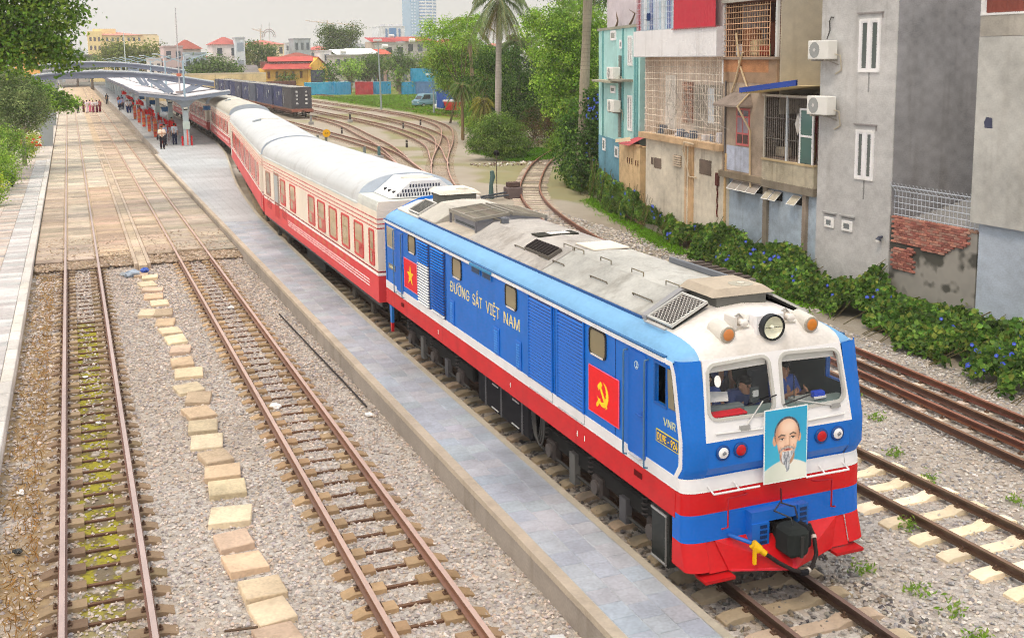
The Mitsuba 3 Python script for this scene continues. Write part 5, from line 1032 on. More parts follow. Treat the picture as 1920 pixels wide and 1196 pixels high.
for pts in ([(4.35, 6.95, 0.16), (4.6, 6.6, 0.12), (4.9, 6.1, 0.08), (5.2, 5.62, 0.08)], [(4.9, 7.6, 0.1), (4.72, 6.6, 0.07), (4.4, 6.1, 0.06), (4.05, 5.6, 0.06), (3.9, 5.2, 0.58), (3.88, 4.4, 0.1), (3.9, 3.0, 0.06), (3.86, 2.5, 0.05)]):
    t = thing('drain_hose', 'thick beige hose running down the brown house '+('left branch' if pts[0][1] < 7 else 'right branch')+' from the rusty cage', 'hose'); put('hose', fB.tube(pts, 0.035, (196, 176, 148), n=7), 'mat_matte', t)
put('drain_pipe', fB.tube([(5.66, 6.0, 0.04), (5.66, 2.9, 0.04)], 0.03, (96, 92, 92), n=6), 'mat_paint', bh)
put('blue_wash', fB.box(4.0, 5.6, 2.95, 3.8, 0.001, 0.005, (176, 186, 206), mot=0.6, st=4), 'mat_matte', bh)
put('slab_edge', fB.box(3.1, 5.98, 2.68, 2.90, -0.3, 0.10, (136, 124, 108), mot=0.6, st=7), 'mat_matte', bh)
put('lower_wall', fB.box(3.2, 5.95, -0.3, 2.68, -8, -0.12, (164, 176, 194), mot=0.5, st=6), 'mat_matte', bh)
def awning(f, parent, u0, u1, z0, z1, n, d0=-0.1, out=0.30, col=(150, 144, 136)):
    k = put('window_recess', f.box(u0, u1, z0, z1, d0-0.005, d0+0.004, (46, 44, 46)), 'mat_matte', parent)
    put('sash', B().add([[u0, z1, d0+0.02], [u1, z1, d0+0.02], [u1, z0+0.02, d0+out], [u0, z0+0.02, d0+out]], [[0, 1, 2, 3]], col, M=f.M, mot=0.4), 'mat_paint', k)
    b = B()
    for i in range(n+1):
        u = u0+(u1-u0)*i/n; f.tube([(u, z1, d0+0.03), (u, z0+0.02, d0+out+0.01)], 0.014, (226, 226, 226), b, n=4)
    f.tube([(u0, z0+0.02, d0+out+0.01), (u1, z0+0.02, d0+out+0.01)], 0.016, (232, 232, 232), b, n=4); f.tube([(u0, z1, d0+0.03), (u1, z1, d0+0.03)], 0.016, (206, 196, 190), b, n=4)
    put('sash_bars', b, 'mat_paint', k)
awning(fB, bh, 3.35, 5.2, 2.32, 2.62, 3)
cb = thing('balcony_house', 'low house with a barred balcony under a blue-edged sheet awning beside the grey house', 'house')
put('lower_wall', fB.box(0.1, 3.2, -0.3, 2.80, -8, -0.1, (172, 184, 202), mot=0.55, st=6), 'mat_matte', cb)
put('pilaster', fB.box(2.92, 3.16, -0.3, 2.8, -0.1, 0.0, (140, 130, 118), fB.box(0.66, 0.86, -0.3, 2.8, -0.1, 0.0, (150, 140, 128), mot=0.5, st=5), mot=0.5, st=5), 'mat_matte', cb)
put('slab_edge', fB.box(0.15, 3.18, 2.62, 2.86, -0.2, 0.10, (132, 124, 110), mot=0.6, st=7), 'mat_matte', cb)
put('parapet', fB.box(0.2, 3.16, 2.86, 3.50, -0.12, 0.06, (178, 170, 152), mot=0.55, st=6), 'mat_matte', cb)
put('parapet_coping', fB.box(0.18, 3.18, 3.50, 3.56, -0.14, 0.09, (186, 166, 130), mot=0.4, st=3), 'mat_matte', cb)
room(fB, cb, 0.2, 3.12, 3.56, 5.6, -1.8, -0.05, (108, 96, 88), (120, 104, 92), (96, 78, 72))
grille_wall(fB, cb, 0.3, 3.12, 3.56, 5.55, 0.0, 0.125, 0.66, 0.011, (150, 142, 138), 'balcony_bars')
put('cage_post', fB.box(1.76, 1.82, 3.56, 5.6, -0.02, 0.04, (206, 212, 218), fB.box(3.08, 3.14, 3.56, 5.6, -0.02, 0.04, (186, 180, 172))), 'mat_paint', cb)
k = put('green_window', fB.box(0.28, 0.34, 3.56, 5.25, 0.03, 0.07, (236, 238, 240), fB.box(0.96, 1.02, 3.56, 5.25, 0.03, 0.07, (236, 238, 240), fB.box(0.34, 0.96, 5.19, 5.25, 0.03, 0.07, (236, 238, 240), fB.box(0.34, 0.96, 4.38, 4.44, 0.03, 0.07, (236, 238, 240))))), 'mat_paint', cb)
for z0, z1 in ((3.58, 4.38), (4.44, 5.19)): put('pane', fB.box(0.34, 0.96, z0, z1, 0.045, 0.05, (66, 108, 104), mot=0.5), 'mat_dark_glass', k)
for u, w, z, h, dd, c in ((1.5, 0.22, 4.0, 0.9, -0.5, (36, 66, 156)), (1.35, 0.55, 3.58, 0.85, -0.6, (186, 146, 84)), (2.2, 0.5, 3.58, 1.5, -1.6, (110, 46, 44)), (2.75, 0.6, 3.58, 1.0, -1.4, (126, 124, 134)), (2.6, 0.7, 3.62, 0.3, -0.5, (170, 158, 140))):
    put('stored_item', fB.box(u-w/2, u+w/2, z, z+h, dd, dd+0.2, c, bev=0.03, mot=0.4), 'mat_matte', cb)
put('kite_sign', B().add([[1.12, 4.40, 0.06], [0.95, 4.75, 0.06], [1.12, 5.10, 0.06], [1.29, 4.75, 0.06], [1.12, 4.75, 0.10]], [[0, 1, 4], [1, 2, 4], [2, 3, 4], [3, 0, 4]], (206, 202, 198), M=fB.M), 'mat_matte', cb)
put('awning_edge', B().add([[3.5, 5.66, 0.75], [0.2, 5.96, 0.75], [0.2, 6.13, 0.75], [3.5, 5.82, 0.75], [3.5, 5.66, 0.70], [0.2, 5.96, 0.70], [0.2, 6.13, 0.70], [3.5, 5.82, 0.70]], [[0, 1, 2, 3], [4, 5, 6, 7], [0, 1, 5, 4], [2, 3, 7, 6]], (16, 62, 160), M=fB.M), 'mat_paint', cb)
put('awning_sheet', B().sheet([[(3.5-0.055*i, 5.64+0.005*i+0.02*(i % 2), d) for i in range(61)] for d in (0.72, -1.6)], (214, 196, 150), flat=True, M=fB.M, mot=0.2), 'mat_matte', cb)
put('awning_frame', fB.box(0.2, 3.3, 5.55, 5.62, -0.02, 0.02, (190, 186, 176)), 'mat_paint', cb)
for u0, u1 in ((2.58, 2.94), (2.12, 2.50), (1.0, 1.45)): awning(fB, cb, u0, u1, 2.24, 2.52, 1, d0=-0.085, out=0.28, col=(176, 170, 150))
# ---- white house with the big window cage
fW = Fac((21.0, 31.95), (22.0, 40.0))
wh = thing('white_house', 'white house with a red corrugated panel, caged storey and stained beige base', 'house')
put('lower_wall', fW.box(0.0, 7.45, -0.3, 3.55, -8, 0, (206, 196, 182), mot=0.4, st=5), 'mat_matte', wh)
put('pilaster', fW.box(2.7, 3.15, -0.3, 3.5, 0, 0.04, (190, 160, 122), fW.box(3.35, 3.5, -0.3, 3.5, 0, 0.03, (196, 172, 140), mot=0.5, st=8), mot=0.5, st=8), 'mat_matte', wh)
put('corner_strip', fW.box(0.0, 0.12, -0.3, 3.5, 0, 0.05, (198, 168, 124), mot=0.4, st=4), 'mat_matte', wh)
put('floor_slab', fW.box(0.2, 7.75, 3.55, 3.78, -1, 0.22, (186, 160, 128), mot=0.6, st=9), 'mat_matte', wh)
room(fW, wh, 0.35, 7.5, 3.78, 6.86, -0.55, 0.0, (206, 194, 180), (170, 150, 130), (214, 200, 184))
for u0, u1, z0, z1 in ((4.05, 4.93, 4.3, 5.86), (0.44, 1.0, 4.2, 5.82)):
    k = put('caged_window', fW.box(u0, u1, z0, z1, -0.545, -0.53, (134, 84, 72), mot=0.4), 'mat_matte', wh); grille_wall(fW, k, u0, u1, z0, z1, -0.5, 0.11, 0.16, 0.012, (224, 196, 176), 'bars')
put('plastic_sheet', fW.box(0.98, 3.72, 4.1, 5.78, -0.50, -0.46, (150, 142, 130), mot=0.7, st=8), 'mat_gloss', wh)
put('white_door', fW.box(5.6, 6.6, 3.9, 6.1, -0.545, -0.50, (226, 222, 216), fW.box(2.0, 2.5, 4.4, 5.7, -0.455, -0.44, (206, 210, 220), mot=0.5), mot=0.15), 'mat_paint', wh)
grille_wall(fW, wh, 0.38, 7.48, 3.80, 6.85, 0.06, 0.19, 0.24, 0.009, (226, 218, 208), 'storey_cage')
b = B()
for i in range(26):
    u = RNG.uniform(0.9, 4.8); pts = [(u+RNG.normal(0, 0.25)*j, 5.7-0.45*j+RNG.normal(0, 0.12), 0.10+RNG.uniform(0, .05)) for j in range(4)]
    fW.tube(pts, 0.008, vary((196, 190, 184), 0.25), b, n=4)
put('tangled_wires', b, 'mat_matte', wh, kind='stuff')
for i in range(14):
    u = RNG.uniform(0.6, 7.0); put('clutter', fW.box(u-0.15, u+0.15, 3.79, 3.79+RNG.uniform(0.08, 0.4), -0.3, -0.05, [(120, 130, 150), (206, 206, 210), (150, 134, 120), (90, 96, 116)][i % 4], bev=0.03, mot=0.4), 'mat_matte', wh)
put('white_cladding', B().sheet([[(0.32+0.05*i, z, 0.30+0.012*(i % 2)) for i in range(156)] for z in (6.86, 7.86)], (226, 226, 230), flat=True, M=fW.M, mot=0.1, st=3), 'mat_paint', wh)
put('cladding_edge', fW.box(0.3, 8.08, 6.82, 6.86, -0.1, 0.32, (190, 190, 194), fW.box(0.3, 0.32, 6.86, 7.86, -0.1, 0.32, (206, 206, 210), fW.box(8.06, 8.1, 6.86, 7.86, -0.1, 0.32, (220, 220, 224)))), 'mat_paint', wh)
put('upper_wall', fW.box(0.3, 8.1, 6.86, 10.6, -8, 0.0, (206, 206, 208), mot=0.2, st=2), 'mat_matte', wh)
put('red_panel', B().sheet([[(0.36+0.06*i, z, 0.34+0.018*(i % 2)) for i in range(61)] for z in (7.86, 10.6)], (190, 46, 64), flat=True, M=fW.M, mot=0.12), 'mat_paint', wh)
put('red_trim', fW.box(0.3, 4.05, 7.83, 7.87, 0.2, 0.38, (160, 60, 70), fW.box(7.98, 8.04, 7.87, 10.6, 0.02, 0.2, (176, 60, 70))), 'mat_paint', wh)
k = put('glazed_bay', fW.box(4.06, 8.0, 7.87, 10.6, 0.01, 0.03, (176, 206, 222), mot=0.3), 'mat_gloss', wh)
for i in range(6): put('curtain', fW.box(4.3+0.6*i, 4.62+0.6*i, 7.9, 10.6, 0.035, 0.06, [(210, 220, 232), (120, 130, 180), (226, 232, 238)][i % 3], mot=0.2), 'mat_matte', k)
grille_wall(fW, k, 4.06, 8.0, 7.87, 10.6, 0.20, 0.17, 0.22, 0.010, (206, 212, 218), 'bay_grille')
put('hanging_cloth', fW.box(6.5, 6.85, 8.25, 8.55, 0.22, 0.26, (36, 56, 106), bev=0.02), 'mat_matte', k)
for u0, u1, z0, z1 in ((5.80, 6.54, 2.39, 2.80), (1.22, 2.20, 2.58, 3.12), (6.62, 6.84, 2.5, 2.78)): put('vent_block', fW.box(u0, u1, z0, z1, -0.01, 0.02, (112, 98, 90), mot=0.5), 'mat_matte', wh)
k = put('louvre_vent', fW.box(3.83, 4.53, 2.64, 3.08, 0.0, 0.015, (90, 70, 60)), 'mat_matte', wh)
for i in range(5): put('slat', fW.box(3.83, 4.53, 2.66+0.088*i, 2.715+0.088*i, 0.015, 0.07, (206, 190, 170)), 'mat_matte', k)
put('overflow_hose', fW.tube([(2.2, 3.66, 0.25), (2.6, 3.72, 0.45), (2.95, 3.4, 0.35), (2.9, 2.4, 0.1), (2.4, 2.4, 0.06)], 0.03, (206, 190, 166), n=6), 'mat_matte', wh)
put('rusty_chain', fW.tube([(0.66+0.03*math.sin(i*2.1), 2.3-0.14*i, 0.03) for i in range(9)], 0.025, (96, 46, 40), n=5, mot=0.6).box(0.55, 0.75, 2.3, 2.75, 0.0, 0.08, (92, 56, 52), M=fW.M), 'mat_matte', wh)
# ---- beige annex
fA = Fac((22.0, 40.0), (23.0, 44.5))
an = thing('beige_annex', 'low beige annex with small wall slots and a red sheet roof', 'house')
put('wall', fA.box(0, 3.3, -0.3, 3.08, -3, 0, (206, 178, 138), mot=0.45, st=7), 'mat_matte', an); put('cornice', fA.box(-0.02, 3.32, 3.08, 3.16, -0.1, 0.06, (170, 140, 106), mot=0.4), 'mat_matte', an)
for u in (0.2, 0.55, 1.15, 1.5, 1.85): put('slot', fA.box(u, u+0.12, 2.25, 2.5, -0.01, 0.012, (96, 66, 48)), 'mat_matte', an)
put('red_roof', B().add([[0.0, 3.85, -1.0], [2.3, 3.35, -1.0], [2.3, 3.08, 0.35], [0.5, 3.12, 0.35]], [[0, 1, 2, 3]], (198, 70, 82), M=fA.M, mot=0.2).add([[0.4, 3.32, 0.3], [2.4, 3.12, 0.42], [2.4, 3.26, 0.42], [0.4, 3.5, 0.3]], [[0, 1, 2, 3]], (236, 218, 186), M=fA.M), 'mat_paint', an)
# ---- teal house
fT = Fac((22.9, 42.5), (24.8, 50.0))
th = thing('teal_house', 'tall turquoise plastered house with narrow white windows and a grey upper block', 'house')
TEALW = (164, 204, 206)
put('wall', fT.box(-1.6, 6.5, 3.0, 8.1, -8, 0, TEALW, mot=0.2, st=3), 'mat_matte', th); put('base_wall', fT.box(-1.6, 6.5, -0.3, 3.0, -8, 0.01, (104, 146, 168), mot=0.35, st=4), 'mat_matte', th)
put('upper_block', fT.box(-2.2, 5.75, 8.1, 11, -7, -0.25, (196, 188, 196), mot=0.3, st=4), 'mat_matte', th); put('parapet', fT.box(-1.7, 6.6, 8.1, 8.22, -0.4, 0.06, (150, 150, 140), mot=0.5, st=4), 'mat_matte', th)
for u in (-1.3, -0.9, 1.3, 5.4): put('rib', fT.box(u, u+0.12, 3.0, 8.1, 0, 0.06, (112, 168, 170), mot=0.2, st=3), 'mat_matte', th)
for z0, z1 in ((6.45, 7.75), (3.6, 5.16)): white_window(fT, th, -0.32, 0.42, z0, z1, hood=False)
for u0, u1, z0, z1 in ((2.75, 3.8, 7.6, 8.05), (2.85, 3.8, 5.15, 5.5), (2.2, 2.9, 2.2, 2.7), (4.9, 5.5, 2.3, 2.9), (1.5, 2.0, 7.2, 7.6)):
    k = put('small_window', fT.box(u0, u1, z0, z1, 0, 0.05, (234, 234, 236)), 'mat_paint', th); put('pane', fT.box(u0+0.15, u1-0.15, z0+0.1, z1-0.1, 0.05, 0.054, (120, 130, 136)), 'mat_dark_glass', k)
put('sun_ledge', fT.box(1.9, 5.9, 5.66, 5.76, 0, 0.5, (160, 156, 140), fT.box(-0.4, 1.6, 5.76, 5.86, 0, 0.5, (150, 146, 134), mot=0.4), mot=0.4), 'mat_matte', th)
put('drain_pipe', fT.tube([(1.7, 6.9, 0.08), (1.7, 3.2, 0.08)], 0.07, (130, 134, 130), n=7), 'mat_matte', th)
ac_unit(fT, 2.1, 5.84, 'small white air conditioner on the turquoise house wall, upper one', 1.3); ac_unit(fT, 2.0, 4.35, 'small white air conditioner on the turquoise house wall, lower one', 1.3)
for u in (0.6, 3.2): put('dry_plant', B().tube([fT.M[:3, :3]@np.array([u+RNG.normal(0, .25)*j, 8.25+0.22*j, -0.1]) + fT.M[:3, 3] for j in range(4)], [0.06, 0.04, 0.03, 0.01], (120, 104, 84), n=5), 'mat_matte', th)
# ================================================================ vegetation
def leaf_mesh(pos, nrm, size, cols, aspect=0.55, fold=0.25, rng=RNG):
    """one folded diamond per leaf"""
    n = len(pos); nrm = nrm/np.linalg.norm(nrm, axis=1, keepdims=True)
    r = rng.normal(size=(n, 3)); t = np.cross(nrm, r); t /= np.linalg.norm(t, axis=1, keepdims=True)+1e-9; s = np.cross(nrm, t)
    L = np.broadcast_to(size, (n,))[:, None]*rng.uniform(0.7, 1.25, (n, 1)); W = L*aspect
    a, b = pos-t*L/2, pos+t*L/2-nrm*L*0.12
    c, d = pos+s*W/2+nrm*W*fold, pos-s*W/2+nrm*W*fold
    V = np.stack([a, c, b, a, b, d], 1).reshape(-1, 3)
    U = np.empty((len(V), 2)); U[:, 0] = np.repeat(pack(np.clip(cols, 0, 255)), 6); U[:, 1] = 0
    return V, np.arange(len(V)).reshape(-1, 3), U
def put_leaves(name, parts, parent=None, **k):
    V, F, U, n = [], [], [], 0
    for v, f, u in parts: V.append(v); F.append(f+n); U.append(u); n += len(v)
    return put(name, mikit.ply((np.vstack(V), np.vstack(F)), 'mat_leaf', smooth=True, uv=np.vstack(U)), None, parent, **k)
def blob_leaves(blobs, dens, size, pal, rng=RNG, up=0.6, aspect=0.55, shell=0.5, gap=0.35):
    """blobs: (x,y,z,rx,ry,rz). Leaves sit in small sprays spread through each blob's outer part"""
    out = []; pal = np.asarray(pal, float)
    for (x, y, z, rx, ry, rz) in blobs:
        area = 4*pi*((rx*ry)**1.6/3+(rx*rz)**1.6/3+(ry*rz)**1.6/3)**(1/1.6)
        n = max(30, int(dens*area)); m = max(6, int(n/16))
        d = rng.normal(size=(m, 3)); d /= np.linalg.norm(d, axis=1, keepdims=True)
        keep = meshkit.noise(d*2.3+np.array([x, y, z]), 3) > gap
        d = d[keep]; m = len(d)
        if m < 2: continue
        rad = rng.uniform(shell, 1.05, (m, 1))*(0.82+0.36*meshkit.noise(d*1.7+np.array([y, z, x]), 5)[:, None])
        c = np.array([x, y, z])+d*rad*np.array([rx, ry, rz])
        tone = pal[rng.integers(0, len(pal), m)]*rng.uniform(0.85, 1.15, (m, 1))
        i = rng.integers(0, m, n); sp = size*2.3
        p = c[i]+rng.normal(size=(n, 3))*sp*np.array([0.62, 0.62, 0.42])
        nr = d[i]*0.7+rng.normal(size=(n, 3))*0.55+np.array([0, 0, up])
        out.append(leaf_mesh(p, nr, size, tone[i]*rng.uniform(0.86, 1.14, (n, 1)), aspect))
    return out
BARK = (124, 108, 92)
def limbs(b, base, blobs, r, col=BARK, z1=None, thin=1.0):
    base = np.array(base, float); c = np.mean([q[:3] for q in blobs], 0); fork = base*0.62+np.array([c[0], c[1], c[2]])*0.38 if z1 is None else np.array([base[0]*.8+c[0]*.2, base[1]*.8+c[1]*.2, z1])
    b.tube([base-[0, 0, 0.3], base*0.7+fork*0.3+[0.05, 0, 0], fork], [r*1.25, r, r*0.8], col, n=8, mot=0.5, st=3)
    for q in blobs[:14]:
        e = np.array(q[:3]); mid = fork*0.5+e*0.5+np.array([0, 0, 0.25])
        b.tube([fork, mid, e], [r*0.55, r*0.32, r*0.10], col, n=6, mot=0.5)
    return b
def tree(name, label, base, blobs, r, dens, size, pal, cat='tree', group=None, gap=0.35, aspect=0.55, up=0.6, col=BARK, z1=None):
    t = thing(name, label, cat, group)
    put('trunk', limbs(B(), base, blobs, r, col, z1), 'mat_matte', t)
    put_leaves('crown' if cat == 'tree' else 'foliage', blob_leaves(blobs, dens, size, pal, gap=gap, aspect=aspect, up=up), t)
    return t
rb = lambda x, y, z, r, f=0.8: (x, y, z, r, r, r*f)
P_MID = [(104, 140, 58), (124, 160, 70), (86, 122, 52), (146, 172, 78)]
P_LIGHT = [(148, 186, 72), (166, 200, 84), (128, 168, 66), (182, 208, 104)]
P_GREY = [(134, 154, 100), (116, 138, 88), (152, 168, 112), (100, 122, 78), (166, 178, 122)]
P_DARK = [(78, 110, 58), (94, 126, 66), (66, 96, 50), (112, 140, 76)]
P_YEL = [(178, 192, 68), (200, 206, 76), (152, 176, 60)]
# left side
tree('broadleaf_tree', 'large broad-leaved tree whose crown overhangs the left platform at the top of the view', (-4.6, 53, 0), [rb(-2.0, 50, 9.7, 1.6), rb(-0.7, 50.5, 9.9, 1.3), rb(0.1, 50, 9.0, 0.75), rb(-0.9, 49.5, 8.5, 1.0), rb(-1.7, 49.5, 8.2, 1.1), rb(-0.4, 49.5, 7.9, 0.85), rb(-0.3, 50, 7.2, 0.62), rb(-1.2, 50, 7.4, 0.7), rb(-3.6, 50, 9.8, 1.8), rb(-3.0, 50, 8.2, 1.1), rb(0.35, 50, 10.4, 0.8), rb(-0.05, 50, 6.75, 0.35), rb(-1.6, 52, 11.0, 1.8), rb(-2.6, 49.5, 7.4, 1.0), rb(-1.9, 49.3, 7.0, 0.7), rb(-3.6, 49.5, 7.2, 1.2)], 0.12, 78, 0.19, P_MID+[(150, 176, 72)], z1=9.0, gap=0.27, aspect=0.72)
tree('grey_green_tree', 'dense grey-green tree beside the left platform near the man with a bag', (-6.5, 76, 0), [rb(-3.4, 75, 5.6, 1.2), rb(-2.5, 74.5, 4.8, 1.1), rb(-2.0, 75, 4.3, 0.8), rb(-4.2, 75, 4.6, 1.5), rb(-5.0, 74, 6.2, 1.5), rb(-3.0, 73, 3.7, 1.0), rb(-4.4, 72, 3.2, 1.2), rb(-2.3, 73, 3.2, 0.6), rb(-6.0, 76, 4.5, 1.6), rb(-1.8, 74.5, 3.6, 0.7), rb(-2.8, 73.5, 4.6, 1.1), rb(-3.6, 73, 4.4, 1.2)], 0.16, 130, 0.15, P_GREY, gap=0.25)
tree('bright_branch_tree', 'bright green small tree reaching out over the platform edge towards the tracks', (-5.0, 81, 0), [rb(-1.7, 80, 4.9, 0.8), rb(-0.9, 80, 4.4, 0.75), rb(-0.2, 80, 4.1, 0.55), rb(0.35, 80, 4.0, 0.35), rb(-1.2, 79.6, 3.9, 0.5), rb(-2.4, 80, 5.2, 0.8), rb(-3.3, 80, 5.6, 0.9)], 0.10, 120, 0.18, P_LIGHT+P_MID, gap=0.3, aspect=0.75)
for i, (x, y, z, r, pal, lb) in enumerate([(-3.9, 70, 2.3, 1.5, P_MID+P_LIGHT, 'leafy green shrub on the left platform just below the grey-green tree'), (-4.0, 64.5, 1.3, 1.1, P_LIGHT, 'light green shrub beside the parked motorbike on the left platform'), (-4.3, 57.5, 1.0, 1.15, P_LIGHT+P_YEL, 'yellow-green shrub on the left platform nearest to the viewer'), (-3.2, 86, 1.4, 1.0, P_YEL, 'yellowish shrub with orange flowers by the left platform'), (-4.6, 62, 2.3, 1.3, P_LIGHT+P_MID, 'tall green shrub at the left edge behind the motorbike')]):
    t = tree('shrub', lb, (x, y, 0.05), [rb(x, y, z, r, 0.9), rb(x+r*0.5, y-0.3, z*0.75, r*0.62), rb(x+r*0.35, y+0.6, z*0.9+0.3, r*0.6), rb(x-r*0.5, y, z*1.1, r*0.8), rb(x+r*.3, y-.5, z*.45, r*.55)], 0.06, 85, 0.12, pal, cat='shrub', gap=0.22)
    if i == 3:
        for j in range(14):
            a = RNG.uniform(0, 2*pi); put('flower', B().tm(trimesh.creation.icosphere(0, 0.10), (206, 92, 52)), 'mat_matte', t, tw=tr(x+0.3+0.7*math.cos(a), y-0.7+0.3*math.sin(a), 0.9+RNG.uniform(0, 0.8)))
t = thing('grass_verge', 'tuft of grass at the foot of the shrubs on the left platform', 'grass'); labels[t]['kind'] = 'stuff'; del labels[t]['category']
_gp = np.c_[RNG.uniform(-5.2, -3.4, 900), RNG.uniform(52.5, 54.2, 900), np.full(900, 0.12)]; put_leaves('blades', [leaf_mesh(_gp, RNG.normal(size=(900, 3))*[1, 1, 0.2], 0.25, np.tile([96, 132, 44], (900, 1))*RNG.uniform(0.8, 1.2, (900, 1)), 0.2)], t)
# palms
def frond(b, leaf, o, az, el, L, droop, n=44, col=(92, 116, 66), w=0.42, rng=RNG):
    o = np.array(o, float); d = np.array([math.cos(az), math.sin(az), 0]); pts = []
    for s in np.linspace(0, 1, 9): pts.append(o + d*L*s*math.cos(el)*(1-0.12*s) + np.array([0, 0, L*(math.sin(el)*s-droop*s*s)]))
    pts = np.array(pts); b.tube(pts, np.linspace(0.035, 0.008, 9), (128, 120, 80), n=5)
    P, N, C = [], [], []
    side = np.array([-d[1], d[0], 0])
    V, U = [], []
    for i in range(n):
        s = 0.12+0.86*i/n; k = s*8; j = min(int(k), 7); p = pts[j]+(pts[j+1]-pts[j])*(k-j); tg = pts[j+1]-pts[j]; tg = tg/np.linalg.norm(tg)
        l = w*L*0.5*math.sin(pi*(0.12+0.82*s))*rng.uniform(0.85, 1.15)
        for sg_ in (-1, 1):
            tip = p+side*sg_*l*0.75+tg*l*0.55-np.array([0, 0, l*rng.uniform(0.35, 0.8)]); q = tg*0.035*L/3
            mid = (p+tip)/2+np.array([0, 0, 0.07*l])
            V += [p-q, mid+q, p+q, p-q, tip, mid+q*0.9]
            U += [pack(np.array(col)*rng.uniform(0.8, 1.2))]*6
    V = np.array(V); leaf.append((V, np.arange(len(V)).reshape(-1, 3), np.c_[U, np.zeros(len(U))]))
def palm(label, base, top, r0, r1, nf, L, col, tcol=(176, 172, 164), ring=True, droop=0.55, els=(-0.2, 1.1), hang=0, name='palm_tree', az=None):
    t = thing(name, label, 'palm tree'); base = np.array(base, float); top = np.array(top, float)
    b = B(); n = 14; pts = [base+(top-base)*i/n for i in range(n+1)]
    b.tube(pts, [r0+(r1-r0)*i/n+(0.02*math.sin(i*1.3)) for i in range(n+1)], tcol, n=12, mot=0.35, st=4)
    if ring:
        for i in range(int((top-base)[2]/0.22)):
            c = base+(top-base)*(i*0.22/(top-base)[2]); rr = r0+(r1-r0)*(i*0.22/(top-base)[2])+0.012
            b.cyl(c, c+[0, 0, 0.03], rr, tuple(np.array(tcol)*0.86), n=12)
    put('trunk', b, 'mat_matte', t); b, lf = B(), []
    for i in range(nf):
        a = 2*pi*i/nf*1.618*2 if az is None else az[i % len(az)]; e = els[0]+(els[1]-els[0])*((i*0.618) % 1)
        frond(b, lf, top+[0, 0, 0.1], a, e, L*RNG.uniform(0.85, 1.1), droop*RNG.uniform(0.8, 1.2), col=col)
    for i in range(hang): frond(b, lf, top+[0, 0, -0.1], 2*pi*i/hang, -0.9, L*0.75, 0.35, col=(140, 118, 88) if i % 2 else (120, 126, 84))
    put('frond_stems', b, 'mat_matte', t, kind='stuff'); put_leaves('fronds', lf, t, kind='stuff')
    return t
palm('slim palm in front of the large tree beside the left platform', (-3.1, 79, 0), (-2.75, 78, 8.8), 0.14, 0.11, 16, 2.0, (120, 136, 92), (150, 146, 132), False, 0.75, (-0.5, 1.0))
palm('tall royal palm with a smooth grey trunk and hanging fronds behind the round bush', (31.2, 80, 0), (31.5, 80, 11.3), 0.27, 0.22, 18, 3.6, (132, 148, 108), (178, 172, 166), True, 0.8, (-0.7, 0.9), hang=12)
palm('tall ringed palm trunk beside the turquoise house, its crown above the view', (25.0, 52, 0), (25.6, 52, 12.8), 0.27, 0.22, 14, 3.4, (104, 126, 80), (156, 146, 132), True, 0.7, (-0.3, 1.0))
palm('feathery palm with drooping grey-green fronds right of the royal palm', (36.5, 88, 0), (36.3, 88, 8.2), 0.2, 0.16, 16, 3.0, (126, 142, 104), (150, 140, 124), True, 0.75, (-0.5, 1.0))
palm('palm with arching fronds left of the royal palm at the top of the grove', (38.2, 104, 0), (37.6, 104, 10.2), 0.22, 0.17, 14, 3.6, (134, 146, 84), (146, 130, 108), True, 0.6, (-0.3, 0.9))
palm('spiky palm against the sky beside the ringed palm trunk', (37.2, 80, 0), (37.2, 80, 7.6), 0.18, 0.14, 16, 2.2, (136, 146, 110), (140, 128, 112), False, 0.5, (-0.2, 1.2))
for i, (x, y, h, lb) in enumerate([(30.4, 86, 4.4, 'short bushy palm with a skirt of dry leaves left of the royal palm trunk'), (32.8, 86.5, 4.9, 'short bushy palm with green fronds close behind the royal palm trunk'), (31.6, 84, 3.2, 'lowest short palm with yellow-green fronds in front of the royal palm grove')]):
    palm(lb, (x, y, 0), (x, y, h), 0.14, 0.12, 22, 1.9, (104, 134, 72) if i < 2 else (150, 150, 70), (140, 118, 90), False, 0.85, (-0.6, 1.0), hang=7)
# grove on the right
tree('acacia_tree', 'feathery light green acacia spreading above the parked cars', (38.5, 113, 0), [rb(36.4, 110, 6.5, 1.9, .55), rb(37.5, 110, 7.8, 2.2, .5), rb(40.2, 110, 7.2, 2.3, .55), rb(39.0, 109, 5.8, 2.3, .6), rb(37.2, 109, 5.2, 1.7, .6), rb(41.5, 111, 5.2, 2.2, .7), rb(38.6, 108, 4.2, 2.0, .6), rb(36.8, 109, 4.0, 1.3, .6), rb(40.5, 108, 3.2, 2.0, .7), rb(43, 112, 4, 2, .8), rb(38.0, 110, 6.6, 2.0, .6), rb(37.0, 111, 7.2, 1.5, .6), rb(42.0, 110, 6.6, 1.8, .7)], 0.12, 62, 0.26, P_LIGHT+P_MID+[(150, 150, 60)], gap=0.3, aspect=0.42, up=0.9)
tree('acacia_tree', 'upper light green acacia crown against the sky left of the royal palm', (38.0, 106, 0), [rb(32.5, 98, 9.8, 1.7, .5), rb(34.8, 98, 9.0, 1.6, .5), rb(31.4, 98, 8.6, 1.0, .5), rb(36.2, 99, 10.2, 1.5, .6)], 0.12, 60, 0.24, P_LIGHT, gap=0.3, aspect=0.42, up=0.9)
